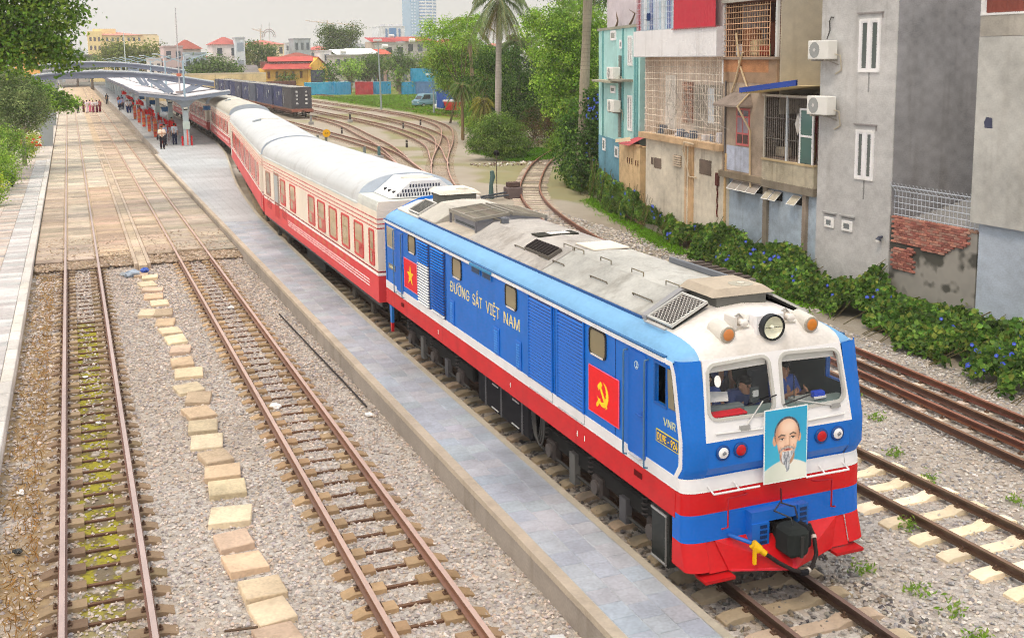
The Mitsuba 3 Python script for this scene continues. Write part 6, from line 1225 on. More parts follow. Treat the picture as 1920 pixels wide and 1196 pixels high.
tree('grove_tree', 'big bright green leafy tree left of the ringed palm trunk', (30.6, 66, 0), [rb(29.2, 64, 8.2, 1.3), rb(30.6, 64.5, 8.0, 1.6), rb(32.2, 65, 7.2, 1.6), rb(28.7, 63.5, 6.6, 1.3), rb(30.2, 63, 6.4, 1.6), rb(28.2, 63, 5.2, 1.2), rb(29.6, 62.5, 4.8, 1.6), rb(31.6, 63, 5.2, 1.7), rb(28.6, 62.5, 3.6, 1.2), rb(30.2, 62, 3.2, 1.5), rb(32.4, 63, 3.6, 1.6), rb(33.8, 65, 5.8, 1.6), rb(31.0, 65.5, 9.6, 1.6), rb(28.4, 65, 9.2, 1.2), rb(33.0, 66, 9.0, 1.5), rb(29.6, 62, 1.8, 1.3), rb(31.4, 62, 1.6, 1.4)], 0.2, 80, 0.18, P_LIGHT+P_MID+[(96, 128, 50)], gap=0.3)
tree('grove_tree', 'tall pale green tree rising behind the big leafy one', (35.5, 76, 0), [rb(33.4, 73, 5.4, 1.5), rb(35, 74, 4.4, 1.6), rb(36.6, 75, 6.2, 1.8), rb(32.6, 76, 8.8, 1.2), rb(33.6, 74, 9.4, 1.7), rb(35.6, 75, 9.0, 1.9), rb(37.4, 75, 8.0, 1.8), rb(32.8, 74, 7.6, 1.4), rb(34.4, 74, 6.6, 1.6)], 0.16, 60, 0.2, P_LIGHT, gap=0.3)
tree('grove_tree', 'dark branching tree at the top right against the sky', (44.5, 92, 0), [rb(42.6, 90, 12.6, 1.9), rb(44.8, 90, 12.2, 1.9), rb(46.8, 91, 12.8, 2.1), rb(40.8, 90, 12.4, 1.4)], 0.3, 24, 0.2, P_DARK, gap=0.5)
tree('understory_tree', 'dark green thicket under the palms behind the round bush', (35, 86, 0), [rb(33.2, 84, 4.2, 1.6), rb(35.4, 85, 4.6, 1.8), rb(34.2, 83, 2.6, 1.6), rb(36.6, 84, 2.6, 1.8), rb(32.4, 84, 2.0, 1.2), rb(37.8, 86, 5.2, 1.9), rb(34.8, 86, 6.4, 1.6), rb(33.0, 87, 6.6, 1.4), rb(36.8, 88, 7.2, 1.7), rb(31.8, 88, 4.6, 1.3)], 0.12, 60, 0.19, P_DARK, gap=0.3)
tree('dry_thicket', 'brownish dry thicket below the palms beside the curved track', (33.5, 79, 0), [rb(33.2, 78, 1.6, 1.3), rb(34.6, 79, 2.2, 1.3), rb(35.6, 78.5, 1.2, 1.2), rb(33.0, 77, 0.8, 1.0)], 0.08, 55, 0.13, [(110, 86, 70), (124, 98, 78), (92, 80, 60), (96, 96, 62)], cat='shrub', gap=0.35)
tree('round_bush', 'large round green bush between the yard tracks and the curved track', (27.6, 71, 0), [rb(26.6, 70.6, 1.5, 1.15, 1.0), rb(27.9, 70.5, 1.9, 1.25, 1.0), rb(28.9, 70.8, 1.3, 1.1, 1.0), rb(27.2, 70.0, 0.8, 1.1), rb(28.3, 69.8, 0.8, 1.1), rb(25.9, 70.6, 0.9, 0.7), rb(27.3, 71.3, 2.4, 0.8), rb(29.5, 70.6, 0.7, 0.7)], 0.06, 190, 0.13, [(112, 142, 70), (128, 158, 80), (96, 124, 62), (148, 172, 92)], cat='bush', gap=0.2)
for i, (x, y, z, r, lb) in enumerate([(38.5, 82, 1.5, 2.2, 'low green undergrowth at the back of the grassy gap by the curved track'), (33.2, 70.5, 1.2, 1.5, 'low green undergrowth right beside the bend of the curved track'), (44.5, 103, 2.0, 2.6, 'green undergrowth behind the red trailer'), (34.6, 91.5, 1.8, 1.7, 'leafy undergrowth at the foot of the short palms by the yard bend'), (33.0, 85.0, 1.3, 1.3, 'leafy undergrowth left of the royal palm trunk'), (37.5, 98, 2.6, 2.4, 'dense undergrowth below the feathery acacia'), (40.5, 106, 2.2, 2.4, 'dense undergrowth between the acacia and the trailer')]):
    tree('undergrowth', lb, (x, y, 0), [rb(x, y, z*0.7, r), rb(x+r, y+1, z, r), rb(x-r*0.7, y-0.6, z*0.6, r*0.8), rb(x+2*r, y+3, z*1.2, r*1.2)], 0.06, 70, 0.17, P_MID+P_LIGHT, cat='shrub')
# creepers
def flower_mesh(r=0.06): 
    b = B(); c = np.array([0, 0, -0.02]); ring = [(r*(1 if i % 2 == 0 else 0.8)*math.cos(i*pi/5), r*(1 if i % 2 == 0 else 0.8)*math.sin(i*pi/5), 0.0) for i in range(10)]
    return b.add([c]+ring, [[0, 1+i, 1+(i+1) % 10] for i in range(10)], (78, 96, 200), mot=0.1).tm(trimesh.creation.icosphere(0, r*0.2), (206, 206, 240))
_FL = [flower_mesh(0.062).dict('mat_matte'), flower_mesh(0.05).dict('mat_matte')]
def put_flower(parent, p, n):
    n = np.asarray(n, float)/np.linalg.norm(n); a = np.cross(n, [0.2, 0.9, 0.3]); a /= np.linalg.norm(a); put('flower', RNG.choice(_FL), None, parent, tw=frame(p, a, np.cross(n, a), n))
P_VINE = [(100, 140, 62), (118, 158, 70), (78, 116, 52), (136, 170, 84), (104, 136, 78), (146, 160, 78)]
# along the wall: path of the wall foot, path of the outer edge, height on the wall
VS = np.array([(14.0, 20.5, 17.3, 1.1), (16, 20.5, 17.4, 1.0), (18, 20.5, 17.6, .85), (19.6, 20.5, 17.9, .75), (21.3, 20.5, 18.3, .55), (22.6, 20.5, 18.6, .5), (23.25, 20.5, 18.6, 1.7), (23.9, 20.5, 18.7, .45), (24.8, 20.45, 18.8, .75), (25.5, 20.4, 18.9, .4), (26.6, 20.55, 19.1, 1.3), (28.5, 20.7, 19.3, 1.35), (30.3, 20.85, 19.6, 1.0), (31.8, 20.95, 19.8, 1.7), (33.5, 21.1, 20.1, .75), (36.5, 21.5, 20.8, .8), (38.8, 21.75, 21.3, 1.6), (40.2, 21.9, 21.6, 1.9), (42.5, 22.4, 22.2, 1.6), (44.2, 22.8, 22.6, 2.2), (46, 23.4, 23.0, 2.0), (49, 24.4, 23.9, 2.4), (53, 25.6, 24.8, 2.6), (56.5, 26.8, 26.0, 2.5)])
def vine_seg(y0, y1, label, nleaf, nfl, size=0.15):
    t = thing('climbing_vine', label, 'vine', 'flowering vines along the house walls')
    y = RNG.uniform(y0, y1, nleaf); w = np.interp(y, VS[:, 0], VS[:, 1]); o = np.interp(y, VS[:, 0], VS[:, 2]); h = np.interp(y, VS[:, 0], VS[:, 3])
    o = o+0.25+0.5*(meshkit.noise(np.c_[y*0.9, y*0, y*0+2])-0.5)*1.6; h = 0.66*h*(0.6+0.55*meshkit.noise(np.c_[y*1.4, y*0+5, y*0]))
    s = RNG.random(nleaf)**0.8; lump = meshkit.fbm(np.c_[y*0.8, s*2.2, y*0], 3, seed=2)
    x = w-0.08-(w-o)*s; z = h*(1-s)**0.75*(0.8+0.5*lump)+0.55*np.maximum(lump-0.3, 0)*np.sin(pi*np.clip(s, 0, 1))+RNG.uniform(-0.02, 0.14, nleaf)
    z = z+RNG.normal(0, 0.06, nleaf)+0.16*(meshkit.noise(np.c_[y*4.1, x*4.1, y*0+9])-0.4); z = np.maximum(z-0.1, GZ+0.05)
    keep = (lump > 0.24+0.16*(s > 0.75)); x, y, z, lump = x[keep], y[keep], z[keep], lump[keep]; n = len(x)
    pal = 0.86*np.array(P_VINE)[RNG.integers(0, len(P_VINE), n)]*(0.7+0.65*meshkit.noise(np.c_[y*2.6, x*2.6, z*3.0])[:, None])*RNG.uniform(0.8, 1.2, (n, 1))
    nr = np.c_[-0.6+RNG.normal(0, 0.6, n), -0.35+RNG.normal(0, 0.65, n), 0.6+RNG.normal(0, 0.45, n)]
    put_leaves('leaves', [leaf_mesh(np.c_[x, y, z], nr, size, pal, 0.8, 0.15)], t, kind='stuff')
    sb = B()
    for i in range(int((y1-y0)*2)):
        yy = RNG.uniform(y0, y1); ww, oo, hh = (np.interp(yy, VS[:, 0], VS[:, c]) for c in (1, 2, 3))
        sb.tube([(oo, yy, GZ), ((ww+oo)/2, yy+RNG.normal(0, .2), 0.1+hh*0.3), (ww-0.03, yy+RNG.normal(0, .2), hh*0.8)], 0.012, (96, 88, 58), n=4)
    put('stems', sb, 'mat_matte', t, kind='stuff')
    ce = RNG.integers(0, n, max(3, nfl//6))
    for i in range(nfl):
        c_ = ce[RNG.integers(0, len(ce))]; dd = (x-x[c_])**2+(y-y[c_])**2+(z-z[c_])**2; j = RNG.choice(np.argsort(dd)[:max(20, n//40)]) if i % 4 else RNG.integers(0, n); put_flower(t, (x[j]-0.05, y[j]-0.03, z[j]+0.08), (-0.75+RNG.normal(0, .2), -0.55+RNG.normal(0, .2), 0.5))
    return t
vine_seg(13.5, 17.6, 'thick green vine with blue flowers below the overhanging house at the right edge', 6500, 26)
vine_seg(17.6, 21.4, 'green vine with blue flowers in front of the mouldy plaster of the brick wall', 5200, 26)
vine_seg(21.4, 23.9, 'pointed vine climbing the corner between the grey house and the brick wall', 4200, 14)
vine_seg(23.9, 26.2, 'low round clump of vine at the foot of the grey house', 3400, 16)
vine_seg(26.2, 29.2, 'bushy vine with blue flowers in front of the bluish walls of the balcony house', 5400, 20)
vine_seg(29.2, 32.6, 'green vine below the brown house, rising in a peak at its corner', 5200, 14)
vine_seg(32.6, 38.0, 'low green vine along the stained beige base of the white house', 7000, 20)
vine_seg(38.0, 43.5, 'thick vine heaped against the beige annex', 8200, 14, 0.17)
vine_seg(43.5, 50.0, 'tall vine heaped in front of the turquoise house', 8200, 14, 0.19)
vine_seg(50.0, 56.5, 'overgrown vine beside the bend of the curved track', 8500, 10, 0.2)
t = tree('creeper_column', 'dark creeper with blue flowers climbing the ringed palm beside the turquoise house', (25.1, 51.2, 0), [rb(25.3, 51, 4.6, 0.55, 1.1), rb(25.2, 51, 3.6, 0.6, 1.1), rb(25.1, 51, 2.6, 0.7), rb(24.7, 51, 1.8, 0.8), rb(24.5, 50.5, 0.9, 0.9), rb(25.6, 51.2, 2.2, 0.6)], 0.06, 110, 0.16, P_DARK+[(86, 112, 60)], cat='vine', gap=0.15, aspect=0.8)
for i in range(46):
    a = RNG.uniform(-2.6, -0.9); z = RNG.uniform(3.6, 5.2) if i < 36 else RNG.uniform(1, 3.4); put_flower(t, (25.25+0.68*math.cos(a), 50.95+0.68*math.sin(a), z), (math.cos(a), math.sin(a), 0.2))
t = tree('creeper_mound', 'tall mound of creeper over a dead tree left of the ringed palm', (27.0, 57, 0), [rb(26.6, 56, 3.6, 0.9), rb(27.4, 56.5, 2.9, 1.1), rb(26.2, 55.5, 2.4, 1.0), rb(27.0, 55.2, 1.5, 1.2), rb(25.9, 54.6, 1.0, 1.1), rb(28.2, 57, 1.6, 1.1), rb(25.6, 53.6, 0.6, 0.9)], 0.1, 95, 0.17, P_DARK+P_VINE, cat='vine', gap=0.18, aspect=0.8)
for i in range(12): put_flower(t, (26.4+RNG.normal(0, .5), 54.4, RNG.uniform(0.6, 1.6)), (-0.4, -0.8, 0.3))
# green grass by the curved track, weeds between the stones
def blades(n, fx, fy, col, h, name, label, w=0.16):
    x, y = fx(n), fy(n); p = np.c_[x, y, np.full(n, GZ)+h*0.45]; k = key_of(name)
    v = leaf_mesh(p, np.c_[RNG.normal(0, 1, n), RNG.normal(0, 1, n), RNG.normal(0, 0.25, n)], h, np.tile(col, (n, 1))*RNG.uniform(0.75, 1.2, (n, 1)), w)
    scene[k] = mikit.ply(v[:2], 'mat_leaf', smooth=True, uv=v[2]); lab(k, label, None, kind='stuff')
_gy = {}
def _gyf(n): _gy['y'] = np.concatenate([RNG.uniform(33, 48, n//2), RNG.normal(27.5, 1.2, n-n//2-n//6), RNG.normal(36.5, .8, n//6)]); return _gy['y']
def _gx(n):
    y = _gyf(n); o = np.interp(y, VS[:, 0], VS[:, 2]); return o-np.abs(RNG.normal(0, 0.32, n))+0.25
blades(7000, _gx, lambda n: _gy['y'], (120, 166, 52), 0.22, 'grass', 'bright green grass between the curved track and the vines')
blades(5200, lambda n: RNG.uniform(27.5, 33.5, n), lambda n: RNG.uniform(68, 77, n), (104, 152, 48), 0.3, 'grass', 'green grass in the gap between the round bush and the curved track')
blades(9000, lambda n: RNG.uniform(41, 62, n), lambda n: RNG.uniform(125, 200, n), (112, 150, 46), 0.5, 'grass', 'grass of the yard around the parked cars', 0.25)
blades(1500, lambda n: -0.62-np.abs(RNG.normal(0, 0.28, n))-0.25, lambda n: 13+26*RNG.random(n)**1.3, (178, 142, 92), 0.14, 'dry_grass', 'dry orange-brown grass along the kerb of the left platform', 0.12)
blades(1800, lambda n: RNG.choice([-0.6, 0.62, 1.55, 3.15, 4.35], n)+RNG.normal(0, 0.05, n), lambda n: RNG.uniform(41, 60, n), (140, 150, 50), 0.09, 'joint_weeds', 'moss and weeds in the joints of the track pavement', 0.3)
_W = []
for i, (x, y) in enumerate([(9.9, 12.2), (9.75, 11.3), (10.0, 10.5), (10.05, 9.9), (9.85, 9.3), (10.2, 8.5), (12.9, 13.4), (13.5, 12.2), (13.4, 11.0), (13.9, 10.6), (13.2, 14.6), (14.8, 17.6), (14.2, 16.2), (10.9, 13.6), (11.3, 12.1), (9.6, 12.9), (10.4, 8.0), (15.0, 12.8)]):
    n = 46; p = np.c_[x+RNG.normal(0, .09, n), y+RNG.normal(0, .09, n), GZ+np.abs(RNG.normal(0, .07, n))+0.03]
    _W.append(leaf_mesh(p, RNG.normal(size=(n, 3))+[0, -.3, .6], 0.085, np.array([(132, 172, 66), (156, 182, 84), (118, 150, 66)])[RNG.integers(0, 3, n)], 0.4))
put_leaves('weeds', _W, None, label='small green weeds growing between the stones right of the locomotive', kind='stuff')
# ================================================================ people
def _sph(c, r, n=12):
    m = m3.Manifold.sphere(r, n); return m.translate(tuple(float(v) for v in c))
def bone(a, b, ra, rb, n=12): return m3.Manifold.batch_hull([_sph(a, ra, n), _sph(b, rb, n)])
def skin(bones, ref=0.03, it=4):
    m = m3.Manifold.batch_boolean(bones, m3.OpType.Add).refine_to_length(ref).to_mesh()
    t = trimesh.Trimesh(m.vert_properties[:, :3], m.tri_verts, process=True)
    trimesh.smoothing.filter_taubin(t, iterations=it); return t
def pose(kind):
    """joints of a 1.68 m figure facing -y"""
    J = dict(pel=(0, 0, .92), che=(0, .0, 1.25), nec=(0, .01, 1.42), hea=(0, -.01, 1.56))
    for s, k in ((-1, 'L'), (1, 'R')):
        J.update({k+'sh': (s*.175, .01, 1.37), k+'hip': (s*.085, 0, .88), k+'kn': (s*.095, -.01, .48), k+'an': (s*.10, .02, .08), k+'to': (s*.115, -.12, .03)})
        J[k+'el'], J[k+'wr'] = (s*.225, .03, 1.10), (s*.235, -.04, .87)
    if kind == 'walk': J.update(Lkn=(-.09, -.12, .50), Lan=(-.09, -.10, .09), Lto=(-.10, -.24, .05), Rkn=(.09, .06, .47), Ran=(.09, .24, .12), Rto=(.10, .13, .03), Lwr=(-.235, .12, .90), Rwr=(.235, -.16, .92), Lel=(-.22, .10, 1.10), Rel=(.22, -.02, 1.11))
    if kind == 'fold': J.update(Lel=(-.24, -.06, 1.13), Lwr=(-.06, -.20, 1.14), Rel=(.24, -.06, 1.13), Rwr=(.07, -.21, 1.17))
    if kind == 'hold': J.update(Lel=(-.23, -.05, 1.12), Lwr=(-.20, -.29, 1.12), Rel=(.24, .02, 1.10), Rwr=(.20, -.20, 1.02))
    if kind in ('sit', 'sitlean'):
        J = {k: np.array(v, float)-[0, 0, .43] for k, v in J.items()}
        for s, k in ((-1, 'L'), (1, 'R')): J.update({k+'hip': (s*.09, -.02, .47), k+'kn': (s*.11, -.42, .50), k+'an': (s*.11, -.40, .08), k+'to': (s*.11, -.53, .03), k+'el': (s*.25, -.08, .70), k+'wr': (s*.13, -.30, .86)})
        if kind == 'sitlean': J.update(che=(0, -.14, .80), nec=(0, -.24, .94), hea=(0, -.31, 1.04), Lsh=(-.175, -.2, .91), Rsh=(.175, -.2, .91), Lel=(-.25, -.32, .68), Lwr=(-.12, -.5, .74), Rel=(.25, -.32, .68), Rwr=(.12, -.5, .74))
    if kind == 'lean': J.update(che=(0, -.16, 1.20), nec=(0, -.28, 1.33), hea=(0, -.36, 1.43), Lsh=(-.175, -.24, 1.30), Rsh=(.175, -.24, 1.30), Lel=(-.26, -.36, 1.08), Lwr=(-.14, -.52, 1.00), Rel=(.26, -.36, 1.08), Rwr=(.14, -.52, 1.02))
    return {k: np.array(v, float) for k, v in J.items()}
_bodies = {}
def body_meshes(kind, dress=False):
    if (kind, dress) in _bodies: return _bodies[(kind, dress)]
    J = pose(kind); fwd = np.array([0, -1, 0]); h = J['hea']
    bo = [bone(J['pel'], J['che'], .125, .135), bone(J['che'], J['nec'], .12, .06), bone(J['nec'], h, .05, .055), m3.Manifold.batch_hull([_sph(h+[0, .015, .03], .088), _sph(h+[0, -.01, -.06], .066), _sph(h+[0, -.045, -.085], .035)]), _sph(h+[0, -.098, -.01], .016), bone(h+[0, -.085, .02], h+[0, -.1, -.015], .012, .014), _sph(h+[-.088, .01, -.01], .022), _sph(h+[.088, .01, -.01], .022)]
    sh, trs, hands = [m3.Manifold.batch_hull([_sph(J['pel']+[-.06, 0, -.02], .11), _sph(J['pel']+[.06, 0, -.02], .11), _sph(J['che']+[-.09, 0, .0], .125), _sph(J['che']+[.09, 0, 0], .125)]), m3.Manifold.batch_hull([_sph(J['che']+[-.09, 0, 0], .125), _sph(J['che']+[.09, 0, 0], .125), _sph(J['Lsh'], .075), _sph(J['Rsh'], .075), _sph(J['nec']+[0, 0, -.03], .065)])], [m3.Manifold.batch_hull([_sph(J['pel']+[-.07, 0, .02], .115), _sph(J['pel']+[.07, 0, .02], .115), _sph(J['Lhip'], .105), _sph(J['Rhip'], .105)])], []
    shoes = []
    for k, s in (('L', -1), ('R', 1)):
        bo += [bone(J['nec']+[0, 0, -.05], J[k+'sh'], .06, .06), bone(J[k+'sh'], J[k+'el'], .052, .042), bone(J[k+'el'], J[k+'wr'], .042, .028), bone(J['pel'], J[k+'hip'], .12, .095), bone(J[k+'hip'], J[k+'kn'], .09, .06), bone(J[k+'kn'], J[k+'an'], .058, .038), bone(J[k+'an'], J[k+'to'], .04, .03)]
        d = J[k+'wr']-J[k+'el']; d /= np.linalg.norm(d); sd = np.cross(d, [s*1.0, .2, .1]); sd /= np.linalg.norm(sd); up = np.cross(d, sd)
        pc = J[k+'wr']+d*.075; bo.append(m3.Manifold.batch_hull([_sph(J[k+'wr'], .026), _sph(pc+sd*.026, .016), _sph(pc-sd*.026, .016)]))
        for i, (o, L) in enumerate(((.030, .06), (.010, .072), (-.010, .068), (-.030, .052))):
            a = pc+sd*o; m_ = a+d*L*.55+up*s*.006; e = a+d*L*.9+up*s*.03; bo += [bone(a, m_, .0105, .0095, 8), bone(m_, e, .0095, .008, 8)]
        tb = J[k+'wr']+d*.03+sd*.03; bo += [bone(tb, tb+sd*.03+d*.03, .012, .011, 8), bone(tb+sd*.03+d*.03, tb+sd*.035+d*.06, .011, .009, 8)]
        sh += [bone(J[k+'sh'], J[k+'sh']*.25+J[k+'el']*.75, .076, .066)]
        if not dress: trs += [bone(J[k+'hip'], J[k+'kn'], .105, .08), bone(J[k+'kn'], J[k+'an']+[0, 0, .02], .08, .068)]
        shoes.append(skin([bone(J[k+'an']+[0, .02, -.045], J[k+'to']+[0, 0, .012], .045, .042), bone(J[k+'an'], J[k+'an']+[0, .02, -.045], .05, .045)], .03, 2))
    if dress: trs += [bone(J['pel'], (0, 0, .62), .135, .15), bone((0, 0, .62), (0, .02, .16), .15, .17)]
    r = dict(body=skin(bo, .022, 3), shirt=skin(sh, .035, 4), trousers=skin(trs, .035, 4), shoes=shoes, hair=skin([m3.Manifold.batch_hull([_sph(h+[0, .035, .055], .088), _sph(h+[0, -.03, .075], .07), _sph(h+[0, .06, .0], .07)])], .03, 2), J=J)
    _bodies[(kind, dress)] = r; return r
SKIN = (196, 150, 122)
def person(label, x, y, z, rz, kind, shirt, trousers, dress=False, group=None, sc=1.0, hair=(26, 22, 22)):
    m = body_meshes(kind, dress); t = thing('person', label, 'person', group); w = tr(x, y, z, rz, sc); h = m['J']['hea']
    b = B().tm(m['body'], SKIN, smooth=80, mot=0.1)
    for s in (-1, 1): b.tm(trimesh.creation.icosphere(1, 0.012), (30, 24, 24), smooth=80, M=tr(*(h+[s*.032, -.083, .012])))
    b.add([h+[-.024, -.094, -.05], h+[.024, -.094, -.05], h+[.02, -.09, -.06], h+[-.02, -.09, -.06]], [[0, 1, 2, 3]], (150, 84, 76))
    put('body', b, 'mat_matte', t, tw=w)
    put('shirt', B().tm(m['shirt'], shirt, smooth=80, mot=0.15), 'mat_matte', t, tw=w); put('trousers' if not dress else 'skirt', B().tm(m['trousers'], trousers, smooth=80, mot=0.15), 'mat_matte', t, tw=w)
    put('hair', B().tm(m['hair'], hair, smooth=80), 'mat_matte', t, tw=w)
    for q in m['shoes']: put('shoe', B().tm(q, (34, 32, 34), smooth=80), 'mat_matte', t, tw=w)
    return t, w
WS, BS, NV, BK = (226, 226, 230), (120, 160, 214), (34, 38, 62), (34, 30, 36)
PT = 0.25
t, w = person('person in a cream blouse and dark trousers with folded arms on the platform', 6.30, 86.6, PT, 0.0, 'fold', (232, 218, 206), (40, 34, 44), sc=1.04)
bg = thing('shoulder_bag', 'black bag hanging at the side of the person in the cream blouse', 'bag'); put('pouch', B().box(5.92, 6.04, 86.45, 86.75, 0.95, 1.32, (28, 26, 34), bev=0.04), 'mat_matte', bg); put('strap', B().tube([(6.0, 86.6, 1.3), (6.12, 86.55, 1.62), (6.22, 86.6, 1.72), (6.1, 86.72, 1.5), (6.02, 86.7, 1.3)], 0.012, (28, 26, 34), n=5), 'mat_matte', bg)
person('person in a pale blue shirt standing just behind the cream blouse on the platform', 6.75, 90.0, PT, 0.6, 'hold', (178, 194, 224), (40, 40, 60))
person('person in a white shirt and dark trousers standing by the red-footed canopy pillar, back turned', 7.55, 90.5, PT, pi-0.3, 'stand', (206, 210, 224), (30, 40, 70), sc=1.02)
person('person in a red shirt half hidden behind the canopy pillar', 8.25, 101, PT, 0.3, 'stand', (176, 84, 90), (40, 44, 66))
person('person in white and dark blue walking on the left platform beside the grey-green tree', -2.55, 128, 0.09, pi+0.3, 'walk', WS, NV)
person('person in dark blue walking far along the left platform under the arched roof', -2.6, 290, 0.09, 0.4, 'walk', (46, 60, 120), (40, 50, 90), sc=1.2)
person('person in dark clothes standing on the pavement beside the bright green branch', 0.9, 160, -0.02, 0.0, 'stand', (70, 84, 90), (40, 46, 60))
for i, (dx, dy, c, s_, d_) in enumerate([(0, 3, (70, 40, 56), (96, 40, 56), 'maroon'), (0.55, 1, (236, 226, 232), (232, 214, 222), 'white and pale pink'), (1.1, 2.5, (232, 190, 204), (214, 110, 140), 'pink'), (1.55, 0, (230, 222, 228), (130, 40, 70), 'white over maroon'), (2.15, 0.6, (228, 228, 232), (110, 36, 56), 'white over dark red'), (2.7, 2, (150, 60, 76), (120, 36, 52), 'dark red')]):
    person(f'person in a long {d_} dress standing between the far tracks', 1.65+dx*0.78, 160+dy, -0.02, pi+RNG.uniform(-.4, .4), 'stand', c, s_, dress=True, group='group of people in long dresses between the tracks')
for i, (x, y, sh_, tr_, k, lb) in enumerate([(5.35, 182, (70, 76, 80), (46, 50, 60), 'walk', 'person in grey walking alone at the platform edge left of the crowd'), (6.25, 158, BS, NV, 'stand', 'person in a light blue shirt standing first in the crowd on the platform'), (6.75, 161, (196, 186, 224), NV, 'stand', 'person in a lilac shirt in the platform crowd'), (6.85, 150, WS, (34, 50, 104), 'walk', 'person in a white shirt and blue trousers walking nearest in the platform crowd'), (7.2, 150.8, (206, 214, 226), (40, 56, 110), 'walk', 'person in pale grey walking right beside the white shirt in the crowd'), (7.9, 158, (44, 44, 50), (36, 34, 40), 'stand', 'person in black standing in the middle of the platform crowd'), (8.25, 150, (232, 226, 200), (36, 36, 44), 'stand', 'person in a cream shirt and black trousers facing away in the crowd'), (8.5, 132, (206, 190, 220), (110, 40, 60), 'stand', 'person in lilac and dark red beside the striped banner boards'), (6.6, 170, (176, 56, 60), (44, 44, 60), 'stand', 'person in a red shirt at the back of the platform crowd'), (7.1, 172, (120, 140, 190), (44, 44, 60), 'stand', 'person in a dull blue shirt at the back of the platform crowd')]):
    person(lb, x, y, PT, pi+RNG.uniform(-.6, .6), k, sh_, tr_)
# locomotive crew
CB = (30, 56, 128)
crew = [('person in a blue uniform holding a sheet of paper behind the left windscreen', 7.52, 11.88, -0.1, 'sit'), ('person in a navy uniform bending over the control desk beside the paper reader', 7.98, 11.98, 0.15, 'sitlean'), ('person in a blue uniform seated behind the right windscreen', 8.78, 11.90, 0.15, 'sit'), ('person in a navy uniform standing at the back of the cab', 8.1, 12.5, 0.1, 'stand')]
for lb, x, y, rz, k in crew: person(lb, x, y, 1.56, rz, k, (70, 104, 186) if k == 'sit' else (62, 80, 136), (44, 46, 66), group='locomotive crew', sc=0.97)
t = thing('paper_sheet', 'white sheet of paper held up behind the left windscreen', 'paper'); put('sheet', B().add([[7.26, 11.46, 2.50], [7.58, 11.40, 2.50], [7.68, 11.58, 2.56], [7.36, 11.66, 2.57], [7.26, 11.46, 2.497], [7.58, 11.40, 2.497], [7.68, 11.58, 2.557], [7.36, 11.66, 2.567]], [[0, 1, 2, 3], [7, 6, 5, 4]], (240, 240, 242)), 'mat_matte', t)
